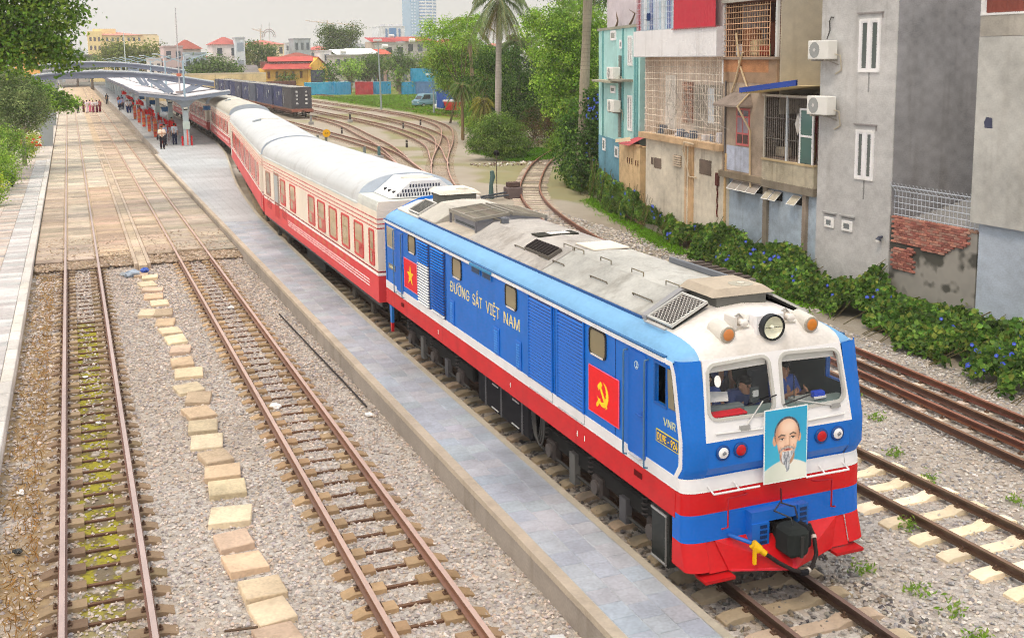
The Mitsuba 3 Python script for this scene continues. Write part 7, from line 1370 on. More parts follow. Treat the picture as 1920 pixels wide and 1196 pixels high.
# ================================================================ portrait board hung on the locomotive
PBM = frame([8.205, 11.01, 1.475], [1, 0, 0], [0, 0.02, 1], [0, -1, 0.02]); PW, PH = 0.64, 0.95
pb = thing('portrait_board', 'sky-blue portrait board of an elderly bearded man hung on the locomotive nose', 'portrait board')
put('panel', B().box(-PW/2-.012, PW/2+.012, -.012, PH+.012, -.012, 0, (232, 240, 244), M=PBM), 'mat_paint', pb)
def _portrait(p, n, uv):
    u = (p.x-8.205)/1.0; v = p.z-1.475
    def el(cx, cy, a, b, s=.06): return 1-smoothstep(1-s, 1+s, dr.sqrt(dr.square((u-cx)/a)+dr.square((v-cy)/b)))
    def seg(x0, y0, x1, y1, w, s=.5):
        dx, dy = x1-x0, y1-y0; t = dr.clip(((u-x0)*dx+(v-y0)*dy)/(dx*dx+dy*dy), 0, 1)
        return 1-smoothstep(w*(1-s), w*(1+s), dr.sqrt(dr.square(u-x0-t*dx)+dr.square(v-y0-t*dy)))
    g = noise(u*60, v*60); hs = noise(u*150, v*22)
    c = mix((.06, .48, .72), (.03, .38, .66), smoothstep(.1, .95, v+.1*g))
    sh = (1-smoothstep(-.012, .012, v-(.285-.75*dr.square(dr.abs(u-.02))-.10*dr.abs(u))))
    c = mix(c, mix((.66, .72, .64), (.84, .87, .80), smoothstep(-.25, .2, u+.05*g)), sh)
    c = mix(c, (.48, .27, .17), el(.02, .33, .115, .13, .1)*(1-smoothstep(.2, .22, -v+.42)))
    c = mix(c, (.70, .40, .26), dr.maximum(el(-.172, .545, .032, .068, .15), el(.205, .555, .028, .062, .15)))
    c = mix(c, (.07, .07, .09), el(.017, .63, .197, .215, .05)); c = mix(c, (.24, .24, .27), el(.017, .63, .197, .215, .05)*smoothstep(.5, .8, hs)*.7)
    face = dr.maximum(el(.018, .60, .180, .215, .04), el(.018, .50, .150, .20, .05))
    sk = mix((.86, .56, .40), (.60, .31, .19), smoothstep(.35, 1.0, dr.abs((u-.03)/.19)+.12*dr.abs(v-.6)))
    sk = mix(sk, (.96, .74, .60), el(.045, .705, .10, .075, .8)*.8); sk = mix(sk, (.95, .68, .52), dr.maximum(el(-.075, .49, .05, .05, .9), el(.125, .50, .045, .05, .9))*.7)
    sk = mix(sk, (.93, .66, .50), seg(.03, .58, .022, .47, .016, .8)*.8); sk = mix(sk, (.46, .21, .13), seg(-.02, .455, .062, .46, .010, .8)*.75); sk = mix(sk, (.56, .29, .18), seg(.052, .57, .058, .48, .010, .9)*.55)
    sk = mix(sk, (.50, .25, .16), dr.maximum(el(-.065, .565, .055, .03, .7), el(.108, .575, .05, .03, .7))*.6); sk = mix(sk, (.55, .28, .18), dr.maximum(seg(-.075, .45, -.10, .40, .009, .9), seg(.115, .46, .135, .41, .009, .9))*.6)
    c = mix(c, sk, face)
    c = mix(c, (.72, .66, .60), dr.maximum(el(-.062, .552, .030, .011, .3), el(.105, .562, .028, .011, .3))); c = mix(c, (.03, .02, .02), dr.maximum(el(-.058, .553, .013, .013, .3), el(.107, .563, .013, .013, .3)))
    c = mix(c, (.05, .03, .03), dr.maximum(seg(-.098, .562, -.028, .563, .005), seg(.074, .572, .138, .57, .005)))
    br = dr.maximum(dr.maximum(seg(-.115, .588, -.07, .61, .011, .7), seg(-.07, .61, -.02, .597, .011, .7)), dr.maximum(seg(.065, .605, .11, .621, .011, .7), seg(.11, .621, .15, .603, .010, .7)))
    c = mix(c, (.10, .075, .07), br*.9)
    c = mix(c, (.52, .14, .12), el(.025, .408, .052, .015, .4)); c = mix(c, (.20, .05, .05), seg(-.02, .41, .07, .412, .004))
    ms = dr.maximum(dr.maximum(seg(-.10, .385, -.055, .425, .013, .6), seg(-.055, .425, .02, .44, .014, .6)), dr.maximum(seg(.02, .44, .095, .43, .014, .6), seg(.095, .43, .135, .39, .012, .6)))
    c = mix(c, mix((.16, .15, .16), (.55, .54, .56), hs), ms*.92)
    bd = (1-smoothstep(.9, 1.1, dr.abs((u-.018+.015*dr.sin(v*30))/(.018+.072*smoothstep(.10, .36, v)))))*smoothstep(.105, .14, v+.02*g)*(1-smoothstep(.375, .395, v))
    return mix(c, mix((.20, .24, .30), (.78, .81, .86), smoothstep(.25, .75, hs)), bd*.95)
scene['mat_portrait'] = two({'type': 'principled', 'base_color': mikit.proc(_portrait), 'roughness': .35, 'specular': .4})
put('print', B().box(-PW/2, PW/2, 0, PH, 0, .002, (64, 184, 226), M=PBM), 'mat_portrait', pb)
# ================================================================ small things around the tracks
t = thing('motorbike', 'dark scooter parked by the shrubs on the left platform', 'motorbike'); mx, my = -3.3, 66.5
for yy in (-.55, .6): put('wheel', B().tube([(mx+.26*0, my+yy+.24*math.cos(a), .34+.24*math.sin(a)) for a in np.linspace(0, 2*pi, 21)], 0.055, (28, 28, 30), n=6, caps=False).cyl((mx-.05, my+yy, .34), (mx+.05, my+yy, .34), .13, (120, 122, 126), n=12), 'mat_matte', t)
put('body', B().box(mx-.13, mx+.13, my-.1, my+.75, .45, .80, (38, 42, 58), bev=.07).box(mx-.2, mx+.2, my-.42, my-.3, .35, 1.0, (44, 48, 66), bev=.05).box(mx-.12, mx+.12, my-.35, my, .30, .42, (40, 42, 50), bev=.03), 'mat_paint', t)
put('front_panel', B().box(mx-.14, mx+.14, my-.5, my-.42, .72, .98, (206, 210, 216), bev=.03), 'mat_gloss', t); put('seat', B().box(mx-.13, mx+.13, my, my+.7, .80, .90, (24, 24, 26), bev=.04), 'mat_matte', t)
put('handlebar', B().tube([(mx-.33, my-.28, 1.08), (mx, my-.36, 1.04), (mx+.33, my-.28, 1.08)], .02, (40, 40, 44), n=6), 'mat_paint', t)
for s in (-1, 1): put('mirror', B().box(mx+s*.28-.05, mx+s*.28+.05, my-.36, my-.34, 1.2, 1.27, (60, 62, 70), bev=.01).tube([(mx+s*.25, my-.3, 1.08), (mx+s*.28, my-.34, 1.2)], .008, (40, 40, 40), n=4), 'mat_paint', t)
def rag(name, label, cat, x, y, z, r, col, n=70, h=0.5):
    p = RNG.normal(size=(n, 3)); p /= np.linalg.norm(p, axis=1, keepdims=True); p *= np.array([r, r*0.7, r*h])*RNG.uniform(0.55, 1, (n, 1)); m = trimesh.convex.convex_hull(p); m = m.subdivide(); m.vertices += RNG.normal(0, r*0.06, m.vertices.shape)
    t = key_of(name); b = B().tm(m, col, mot=0.5); d = b.dict('mat_gloss'); d['to_world'] = T(tr(x, y, z, RNG.uniform(0, 6))); scene[t] = d; lab(t, label, cat)
rag('plastic_sack', 'blue crumpled plastic sack at the near end of the drain', 'sack', 1.95, 37.9, -0.05, 0.2, (56, 92, 190)); rag('plastic_sack', 'grey-blue crumpled plastic sack beside the blue one', 'sack', 1.55, 37.6, -0.1, 0.3, (170, 184, 204)); rag('plastic_sack', 'small pale sack left of the crumpled sacks', 'sack', 1.25, 37.9, -0.14, 0.16, (190, 196, 206))
for x, y, r, lb in ((3.9, 31.4, .15, 'white plastic litter between the rails right of the stone slabs, farther one'), (3.5, 21.8, .17, 'white plastic litter between the rails right of the stone slabs, nearer one'), (5.15, 20.5, .11, 'white plastic bag lying against the island platform wall'), (-.1, 25.7, .07, 'small white litter on the moss between the left rails'), (.1, 22.2, .08, 'white paper cup on the moss, nearest of the litter'), (-1.2, 19.0, .1, 'white plastic scrap in the dry grass by the kerb'), (12.0, 7.1, .12, 'crumpled blue and white wrapper on the stones near the lower right'), (-1.15, 16.6, .1, 'dark round lump on the stones left of the rails')):
    rag('litter', lb, 'litter', x, y, GZ+.06, r, (236, 236, 238) if 'dark' not in lb else (30, 28, 28), 40, .4)
t = thing('broken_tile', 'broken pale tile lying on dirt at the foot of the island platform', 'tile'); put('piece', B().poly([(0, 0), (.2, -.06), (.26, .1), (.12, .2)], 0, .02, 'z', (206, 206, 208), M=tr(5.0, 11.2, GZ+.03, .3)), 'mat_matte', t)
t = thing('wooden_stick', 'thin brown stick beside the row of stone slabs', 'stick'); put('stick', B().tube([(1.35, 13.1, GZ+.06), (1.75, 13.0, GZ+.08)], .018, (104, 84, 70), n=5), 'mat_matte', t)
t = thing('black_pipe', 'thin black pipe lying along the foot of the island platform', 'pipe'); put('pipe', B().tube([(5.05, 30, GZ+.05), (5.12, 26, GZ+.06), (5.2, 23, GZ+.05), (5.22, 21, GZ+.06)], .022, (62, 60, 58), n=6), 'mat_matte', t)
# signals and point machines in the yard
def ground_signal(x, y, label, col, disc=None):
    t = thing('ground_signal', label, 'signal'); put('base', B().box(x-.25, x+.25, y-.25, y+.25, GZ, .12, (150, 150, 150), bev=.03, mot=.3), 'mat_matte', t); put('post', B().box(x-.09, x+.09, y-.09, y+.09, .1, .75, col, bev=.02, mot=.3), 'mat_matte', t)
    if disc: put('disc', B().cyl((x+.02, y-.1, 1.0), (x+.02, y-.13, 1.0), .32, disc, n=20), 'mat_paint', t); put('mark', B().box(x-.12, x+.16, y-.14, y-.132, .97, 1.03, (60, 50, 40)), 'mat_paint', t)
ground_signal(18.9, 86.5, 'yellow disc signal standing between the first sidings', (110, 112, 112), (240, 180, 30)); ground_signal(18.6, 88.3, 'grey post with a crossbar left of the yellow disc signal', (120, 122, 122))
ground_signal(19.0, 74.6, 'grey signal box post among the grass nearest the coach roof', (124, 130, 130)); ground_signal(20.0, 74.4, 'teal lever stand beside the grey signal post', (84, 120, 124)); ground_signal(29.1, 120.3, 'dark signal on a white plinth between the sidings', (60, 54, 54)); ground_signal(24.4, 119, 'pale plinth right beside the container wagon', (150, 150, 150))
for x, y, lb in ((34.6, 111.4, 'small dark marker post by the outer siding bend'), (31.3, 106.7, 'black and white marker post between two sidings'), (24.9, 84, 'dark marker post inside the yard junction'), (24.0, 102.7, 'tiny dark marker post near the container wagon siding')):
    t = thing('marker_post', lb, 'post'); put('post', B().box(x-.07, x+.07, y-.07, y+.07, GZ, .38, (64, 58, 56)).box(x-.075, x+.075, y-.075, y+.075, .12, .2, (170, 166, 162)), 'mat_matte', t)
t = thing('point_machine', 'teal point lever and grey machine box behind the locomotive roof', 'point machine')
put('box', B().box(20.2, 21.0, 50.4, 51.1, GZ, .35, (110, 100, 96), bev=.04, mot=.4).box(20.3, 20.9, 50.5, 51.0, .35, .6, (92, 78, 74), bev=.03), 'mat_matte', t); put('lever_stand', B().tube([(19.5, 51, GZ), (19.5, 51, .5), (19.6, 51, .9), (19.55, 51, 1.2)], [.16, .1, .14, .1], (84, 112, 112), n=8), 'mat_matte', t)
put('rod', B().tube([(20.2, 50.7, .1), (18.0, 50.2, -.05), (16.9, 50.0, -.05)], .05, (84, 90, 96), n=6).tube([(20.2, 50.4, .0), (17.0, 49.6, -.08)], .05, (84, 90, 96), n=6), 'mat_matte', t); put('target', B().tube([(20.2, 52.0, GZ), (20.2, 52.0, 1.9)], .025, (110, 96, 84), n=5).tm(trimesh.creation.icosphere(1, .16), (36, 32, 32), smooth=60, M=tr(20.2, 52.0, 2.0)), 'mat_matte', t)
for i, (x, y) in enumerate([(33.1, 72.1), (24.5, 65.5)]):
    for j in range(3): pass
t = thing('rubble_heap', 'heap of pale rubble and litter in front of the round bush', 'rubble'); labels[t] = {'label': 'pale rubble and litter in front of the round bush', 'kind': 'stuff'}
_v, _f, _u = stones(150, 24.5, 29.5, 66.0, 68.4, .02, .06, [(196, 186, 178), (150, 130, 116), (226, 222, 218), (120, 96, 84)]); scene[key_of('pieces', t)] = mikit.ply((_v, _f), 'mat_matte', smooth=True, uv=_u)
# ================================================================ town behind the yard
def hip(b, x0, x1, y0, y1, z, h, col, over=.5, ridge='x', **k):
    x0, x1, y0, y1 = x0-over, x1+over, y0-over, y1+over
    if ridge == 'x': i = min((y1-y0)/2, (x1-x0)/2*.9); r = [(x0+i, (y0+y1)/2, z+h), (x1-i, (y0+y1)/2, z+h)]
    else: i = min((x1-x0)/2, (y1-y0)/2*.9); r = [((x0+x1)/2, y0+i, z+h), ((x0+x1)/2, y1-i, z+h)]
    v = [(x0, y0, z), (x1, y0, z), (x1, y1, z), (x0, y1, z)]+r
    f = [[0, 1, 5, 4], [1, 2, 5, 5], [2, 3, 4, 5], [3, 0, 4, 4], [3, 2, 1, 0]] if ridge == 'x' else [[0, 1, 4, 4], [1, 2, 5, 4], [2, 3, 5, 5], [3, 0, 4, 5], [3, 2, 1, 0]]
    return b.add(v, f, col, mot=.25, st=2, **k)
def bldg(label, x0, x1, y, dep, z1, col, nx=0, floors=0, roof=None, rcol=(170, 84, 78), name='town_house', win=(84, 92, 104), z0=-.3, ws=.5, wh=.5, group='houses of the town', rh=2.0, band=None, base=0.0):
    t = thing(name, label, 'building'); put('wall', B().box(x0, x1, y, y+dep, z0, z1, col, mot=.25, st=3), 'mat_matte', t)
    if nx:
        fh = (z1-base)/floors; w = (x1-x0)/nx
        for f in range(floors):
            for i in range(nx):
                cx, cz = x0+w*(i+.5), base+fh*(f+.52); k = put('window', B().box(cx-w*ws/2, cx+w*ws/2, y-.08, y+.02, cz-fh*wh/2, cz+fh*wh/2, vary(win, .2), mot=.3), 'mat_paint', t)
            if band: put('floor_band', B().box(x0-.1, x1+.1, y-.25, y, base+fh*f-.15, base+fh*f+.15, band), 'mat_matte', t)
    if roof == 'hip': put('roof', hip(B(), x0, x1, y, y+dep, z1, rh, rcol), 'mat_matte', t)
    elif roof == 'flat': put('parapet', B().box(x0-.15, x1+.15, y-.15, y+dep+.15, z1, z1+.35, tuple(np.array(col)*.9), mot=.2), 'mat_matte', t)
    elif roof == 'shed': put('roof', B().add([[x0-.4, y-.6, z1-.1], [x1+.4, y-.6, z1-.1], [x1+.4, y+dep, z1+rh], [x0-.4, y+dep, z1+rh]], [[0, 1, 2, 3]], rcol, mot=.3), 'mat_matte', t)
    return t
# yellow engine shed with red roofs and a big dark door
t = thing('engine_shed', 'yellow shed with stepped red roofs and a big dark door', 'building')
put('wall', B().box(37.8, 47.0, 231, 243, -.3, 5.0, (232, 190, 96), mot=.25, st=4).poly([(47.0, -.3), (51.4, -.3), (51.4, 4.8), (49.2, 7.2), (47.0, 5.0)], 230.4, 242, 'y', (226, 182, 92), mot=.3, st=5), 'mat_matte', t)
put('clerestory', B().box(38.8, 48.2, 232.5, 241, 5.0, 6.5, (120, 76, 70), mot=.3), 'mat_matte', t)
put('lower_roof', B().add([[37.3, 229.6, 4.9], [47.6, 229.6, 4.9], [48.4, 232.4, 6.1], [38.6, 232.4, 6.1]], [[0, 1, 2, 3]], (190, 88, 86), mot=.3).add([[49.2, 229.9, 7.4], [51.9, 229.9, 4.9], [51.9, 243, 4.9], [49.2, 243, 7.4]], [[0, 1, 2, 3]], (196, 120, 84)), 'mat_matte', t)
put('upper_roof', B().add([[38.9, 231.8, 6.5], [48.9, 231.8, 6.5], [49.3, 236.5, 7.5], [39.6, 236.5, 7.5]], [[0, 1, 2, 3]], (184, 90, 86), mot=.3), 'mat_matte', t)
put('door', B().box(47.6, 50.6, 230.2, 230.4, 0, 4.6, (78, 80, 100), mot=.3), 'mat_matte', t)
for i in range(5): put('window', B().box(38.6+1.7*i, 39.1+1.7*i, 230.85, 231.02, 3.0, 4.4, (130, 90, 70)), 'mat_matte', t)
k = put('vent_row', B().box(39, 48, 232.35, 232.5, 5.4, 6.2, (206, 196, 196)), 'mat_matte', t)
for i in range(14): put('slot', B().box(39.2+.62*i, 39.6+.62*i, 232.25, 232.34, 5.5, 6.1, (90, 70, 76)), 'mat_matte', k)
tree('ivy_patch', 'ivy covering the front of the yellow shed', (42.3, 230.5, 0), [rb(42, 230.4, 3.4, 1.2), rb(43.4, 230.4, 3.0, 1.3), rb(42.6, 230.4, 1.6, 1.3), rb(41.2, 230.4, 2.6, .9)], .1, 10, .4, P_DARK+P_MID, cat='vine')
# long yellow warehouse wall
t = thing('yellow_warehouse', 'long pale yellow warehouse wall behind the container wagons', 'building')
put('wall', B().box(18, 36.8, 241, 250, -.3, 4.6, (216, 196, 146), mot=.35, st=6), 'mat_matte', t); put('roof', B().add([[17.5, 240.4, 4.6], [37, 240.4, 4.6], [37, 246, 5.6], [17.5, 246, 5.6]], [[0, 1, 2, 3]], (150, 140, 130), mot=.4, st=3), 'mat_matte', t)
for i in range(12): put('pilaster', B().box(18.4+1.55*i, 18.75+1.55*i, 240.7, 241, -.3, 4.6, (200, 176, 126), mot=.3, st=5), 'mat_matte', t); put('shutter', B().box(19.0+1.55*i, 19.6+1.55*i, 240.8, 240.95, .5, 3.4, (190, 160, 120), mot=.4), 'mat_matte', t)
bldg('small yellow shed with grey sheet roof beside the red-roofed engine shed', 33.6, 37.6, 236, 5, 4.2, (222, 186, 96), 2, 1, 'shed', (130, 128, 128), rh=1.6)
# station wall on the near side of the warehouse
put('coping', B().box(12, 34, 205, 206, 4.3, 4.6, (196, 186, 160)), 'mat_matte', put('yard_wall', B().box(12, 34, 205.05, 205.95, -.3, 4.3, (212, 194, 150), mot=.4, st=6), 'mat_matte', None, 'pale yellow yard wall with stains right of the lamp posts', 'wall'))
bldg('white house with a red hip roof and an open stair tower', 30.2, 36.4, 252, 9, 10.4, (226, 224, 226), 2, 3, 'hip', (176, 108, 102), rh=1.7, ws=.35)
t = bldg('pale stair block beside the white house with the red roof', 34.9, 36.9, 249, 4, 11.6, (206, 214, 226), 1, 3, 'flat', ws=.7, win=(150, 164, 184))
for i, a in enumerate([('grey-pink low house behind the lamp posts', 18.2, 21.9, 232, 9, 9.6, (196, 176, 176), 2, 3), ('pale blue verandah house behind the lamp posts', 21.9, 26.2, 230, 6, 8.2, (186, 196, 210), 3, 2), ('red-roofed house behind the verandah house', 21.6, 27, 246, 9, 9.4, (206, 196, 190), 3, 2), ('brown-roofed low house at the end of the station', 12, 18, 262, 9, 6.4, (186, 170, 160), 3, 1), ('white little house left of the grey-pink one', 15.4, 18, 236, 7, 7.2, (222, 220, 216), 2, 2)]):
    bldg(a[0], *a[1:], roof='hip' if i in (2, 3) else 'flat', rcol=(162, 96, 90))
# big yellow hotel
t = bldg('large pale yellow building with rows of windows on the skyline at the left', 7.4, 25.6, 420, 16, 16.2, (240, 218, 168), 10, 4, 'hip', (190, 136, 124), name='yellow_hotel', ws=.42, wh=.42, rh=1.3, base=4)
put('stair_tower', B().box(7.2, 12, 418, 424, -.3, 17.6, (238, 214, 160), mot=.2, st=2).box(9.2, 17, 424, 430, 0, 18.6, (240, 220, 172), mot=.2), 'mat_matte', t)
for i in range(3):
    for j in range(4): put('window', B().box(7.8+1.4*i, 8.5+1.4*i, 417.9, 418.02, 4.8+3.1*j, 6.3+3.1*j, (110, 100, 96)), 'mat_paint', t)
put('side_wing', B().box(25.6, 31.6, 421, 436, -.3, 16.1, (240, 224, 180), mot=.2), 'mat_matte', t)
bldg('pale yellow block with a dark glass corner behind the leafy yard tree', 26.4, 34.6, 470, 12, 17.4, (232, 216, 186), 4, 4, 'flat', base=4)
# far and middle houses
rows = [('red-roofed long villa behind the white house', 49, 60.4, 330, 10, 11.4, (232, 214, 190), 6, 3, 'hip', (196, 128, 118)), ('grey concrete house with dark openings left of the skyline tree', 63.4, 68.4, 330, 8, 12.8, (170, 176, 190), 3, 3, 'flat', None),
 ('blue-grey unfinished tower house right of the skyline tree', 118, 124, 500, 10, 18, (160, 170, 196), 2, 4, 'flat', None), ('low brown-tiled house with white dormers behind the engine shed', 47.6, 56, 262, 9, 7.2, (190, 170, 160), 3, 2, 'hip', (150, 84, 78)),
 ('narrow white house right of the brown tiles', 56.2, 58.4, 258, 8, 8.6, (222, 222, 226), 1, 3, 'flat', None), ('grey house with balconies right of the engine shed', 57.2, 60.8, 250, 8, 7.4, (180, 176, 176), 2, 3, 'flat', None), ('grey row house with dark openings and white sheet roof', 60.8, 66.6, 262, 8, 8.0, (190, 186, 182), 4, 2, 'shed', (214, 220, 222)),
 ('low house under a long white sheet roof', 66.6, 73, 270, 8, 8.2, (186, 180, 176), 4, 2, 'shed', (222, 226, 228)), ('red-brown roofed house left of the big skyline roof', 72, 77, 272, 8, 8.0, (190, 160, 150), 3, 2, 'shed', (190, 100, 84)),
 ('grey house with a blue window and terrace below the big red roof', 77.8, 84, 282, 9, 10.6, (186, 184, 184), 2, 3, 'flat', None), ('wide grey house with red eaves right below the tower', 84, 92, 282, 9, 11.4, (176, 174, 176), 3, 3, 'shed', (168, 88, 82)), ('long house under a big dark red roof on the skyline', 80.4, 90.5, 303, 8, 11.6, (206, 190, 186), 4, 2, 'shed', (164, 78, 80)),
 ('dull grey low house beside the blue stacked containers', 74, 79, 258, 6, 5.4, (170, 166, 164), 3, 1, 'flat', None), ('small pale house at the far right of the houses', 92.5, 98, 290, 8, 9.6, (206, 206, 206), 2, 2, 'flat', None), ('pale house partly behind the feathery acacia', 99, 106, 300, 8, 11, (210, 206, 202), 3, 2, 'hip', (180, 90, 84))]
for r in rows: bldg(r[0], *r[1:9], roof=r[9], rcol=r[10] or (170, 170, 170), rh=1.3)
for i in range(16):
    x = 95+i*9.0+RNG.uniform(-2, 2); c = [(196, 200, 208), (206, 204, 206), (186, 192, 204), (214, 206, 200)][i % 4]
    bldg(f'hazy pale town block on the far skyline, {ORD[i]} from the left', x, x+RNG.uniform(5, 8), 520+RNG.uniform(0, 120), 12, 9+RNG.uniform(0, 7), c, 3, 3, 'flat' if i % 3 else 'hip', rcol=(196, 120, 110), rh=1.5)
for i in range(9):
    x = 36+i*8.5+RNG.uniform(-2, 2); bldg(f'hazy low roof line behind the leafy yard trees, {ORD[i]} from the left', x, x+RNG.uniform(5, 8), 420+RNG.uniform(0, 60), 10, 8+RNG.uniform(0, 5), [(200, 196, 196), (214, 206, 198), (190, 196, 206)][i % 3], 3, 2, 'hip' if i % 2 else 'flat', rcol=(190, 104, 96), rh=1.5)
# office and tower
t = bldg('white office block with a blue glass front on the skyline', 136.5, 148.6, 500, 14, 21.4, (228, 230, 234), 0, 0, 'flat', name='office_building')
put('glass_front', B().box(141, 144.4, 499.6, 500, 14, 20.9, (92, 140, 190)), 'mat_gloss', t)
for x in (139.2, 145.6): put('glass_strip', B().box(x, x+.9, 499.6, 500, 15, 20.6, (110, 140, 176)), 'mat_gloss', t)
for x in (138, 142, 146): put('roof_tank', B().box(x, x+1.8, 503, 505, 21.7, 22.8, (206, 206, 210)), 'mat_matte', t)
t = thing('glass_tower', 'tall pale blue high-rise with a rounded white front on the skyline', 'building')
TB = lambda a0, a1: [(287+12.4*math.cos(a), 912-11*math.sin(a)) for a in np.linspace(a0, a1, 19)]
put('core', B().box(273.2, 281, 901, 925, -.3, 62, (150, 184, 216), mot=.1), 'mat_paint', t); put('shaft', B().poly(TB(0, pi)+[(274.6, 925), (299.4, 925)], -.3, 60, 'z', (120, 156, 196)), 'mat_paint', t)
for i in range(19): put('floor_band', B().poly(sg.Polygon(TB(0, pi)+[(274.6, 925), (299.4, 925)]).buffer(.25), 12+2.6*i, 13.2+2.6*i, 'z', (232, 236, 240)), 'mat_matte', t)
for i in range(19):
    for x in (274.2, 276.6): put('window', B().box(x, x+1.3, 900.8, 901, 12.6+2.6*i, 13.8+2.6*i, (206, 224, 240)), 'mat_paint', t)
for a in np.linspace(.5, pi-.5, 5): put('fin', B().cyl((287+12.7*math.cos(a), 912-11.3*math.sin(a), 0), (287+12.7*math.cos(a), 912-11.3*math.sin(a), 60), .35, (226, 232, 238), n=6), 'mat_matte', t)
def crane(label, x, y, h, jib, back):
    t = thing('tower_crane', label, 'crane'); c = (214, 196, 176)
    put('mast', B().tube([(x, y, 0), (x, y, h+2)], .45, c, n=4), 'mat_matte', t); put('jib', B().tube([(x, y, h), (x+jib, y, h+2.0)], .28, c, n=4).tube([(x, y, h), (x-back, y, h-.6)], .4, c, n=4), 'mat_matte', t); put('tie', B().tube([(x, y, h+2), (x+jib*.6, y, h+1.2)], .1, c, n=4), 'mat_matte', t)
crane('pale tower crane above the skyline tree', 179, 800, 32.8, -16, -5); crane('pale tower crane right of the skyline tree', 198, 800, 31, -12, -4); crane('faint yellow crane over the red villa roofs', 130, 800, 27, -6, -3)
t = thing('dome_frame', 'round steel frame standing over the red villa roofs', 'frame')
for r in (4.5, 3.2): put('arc', B().tube([(136+r*math.cos(a), 800, 24+r*math.sin(a)) for a in np.linspace(-.3, pi+.3, 14)], .3, (150, 130, 130), n=5), 'mat_matte', t)
put('spire', B().tube([(136.5, 800, 20), (136.5, 800, 33)], .25, (190, 184, 184), n=5).tube([(131, 800, 20), (131, 800, 32)], .2, (190, 184, 184), n=5), 'mat_matte', t)
# left background
bldg('orange-yellow plastered building behind the left trees', -13.5, -7.1, 330, 30, 15.3, (244, 190, 104), 3, 4, 'flat', name='orange_building', ws=.3)
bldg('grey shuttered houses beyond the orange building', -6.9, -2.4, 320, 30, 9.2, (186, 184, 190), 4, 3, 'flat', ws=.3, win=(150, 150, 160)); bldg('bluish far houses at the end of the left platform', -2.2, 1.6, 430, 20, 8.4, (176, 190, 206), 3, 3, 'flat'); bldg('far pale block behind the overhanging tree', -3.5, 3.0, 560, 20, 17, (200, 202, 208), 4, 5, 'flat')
for i, (x, y, w, h) in enumerate([(2.5, 420, 4, 6), (-1, 390, 3.4, 5)]): bldg(f'low dark-roofed house at the end of the tracks, {ORD[i]} from the right', x, x+w, y, 10, h, (190, 180, 176), 2, 1, 'hip', rcol=(110, 96, 100))
# trees of the middle distance
PH = [(110, 138, 72), (96, 124, 64), (124, 150, 84), (84, 112, 60)]
def mtree(label, x, y, z, w, h, n, pal=PH, dens=5, size=.55, name='town_tree'):
    rng = np.random.default_rng(int(x*7+y)); bl = [rb(x+w*rng.uniform(-.42, .42), y+rng.uniform(-1.5, 1.5), z+h*rng.uniform(-.38, .34), w*rng.uniform(.18, .28), .75) for _ in range(n)]+[rb(x, y, z+h*.3, w*.26, .7), rb(x-w*.3, y, z-h*.1, w*.22, .7), rb(x+w*.3, y, z-h*.1, w*.22, .7), rb(x, y, z-h*.3, w*.25, .7)]
    return tree(name, label, (x, y, 0), bl, .35, dens, size, pal, gap=.25)
mtree('wide leafy yard tree behind the lamp posts', 12.4, 245, 7.6, 11, 5.6, 14, [(124, 138, 66), (110, 126, 60), (136, 148, 76)]); mtree('round tree left of the long villa roof', 42, 262, 8.6, 8, 4.6, 10); mtree('olive tree in front of the red villa roof', 36.2, 258, 8, 6, 4, 8, [(120, 132, 70), (132, 142, 80)])
mtree('tall skyline tree with a pointed crown between the houses', 69.5, 300, 12, 11, 9, 16, [(96, 118, 66), (110, 130, 74)]); mtree('dark tree right of the yellow engine shed', 50.5, 224, 4.4, 4, 3.6, 8, P_DARK+P_MID); mtree('pale green tree hanging over the blue containers', 54.8, 226, 4.6, 5.0, 4.2, 10, P_LIGHT); mtree('green tree behind the red container', 59.5, 228, 4.6, 6, 4.4, 10, PH)
mtree('green tree between the container stacks', 60.0, 206, 3.0, 2.2, 4.6, 8, P_MID+PH); mtree('tall tree behind the stacked blue containers', 66, 228, 6.0, 7, 5, 10, PH); mtree('broad tree right behind the stacked containers', 73, 226, 5.5, 8, 6, 10, PH); mtree('green tree in the gap by the grey balcony house', 63, 232, 5.6, 5, 4, 8)
mtree('blue-green far trees at the end of the left platform', 2.2, 330, 7, 7, 8, 10, [(110, 140, 120), (124, 150, 136)]); mtree('tree behind the platform roofs', 5.5, 300, 6, 6, 5, 8, PH); mtree('bushes along the yard wall', 27, 228, 5.2, 10, 2.6, 10, PH)
mtree('tree row behind the parked cars', 62, 170, 4.5, 8, 6, 10, P_MID+PH); mtree('leafy tree above the blue trailer', 57, 148, 5, 8, 6.5, 12, P_MID+P_LIGHT); mtree('tree behind the grove at its left', 47, 132, 6.0, 7, 7, 12, P_MID+PH)
for i in range(8): mtree(f'hazy green tree on the skyline, {ORD[i]} from the left', 76+22*i+RNG.uniform(-6, 6), 430+RNG.uniform(0, 60), 8, 12, 6, 7, [(126, 146, 112), (140, 156, 124)], 3, .8)
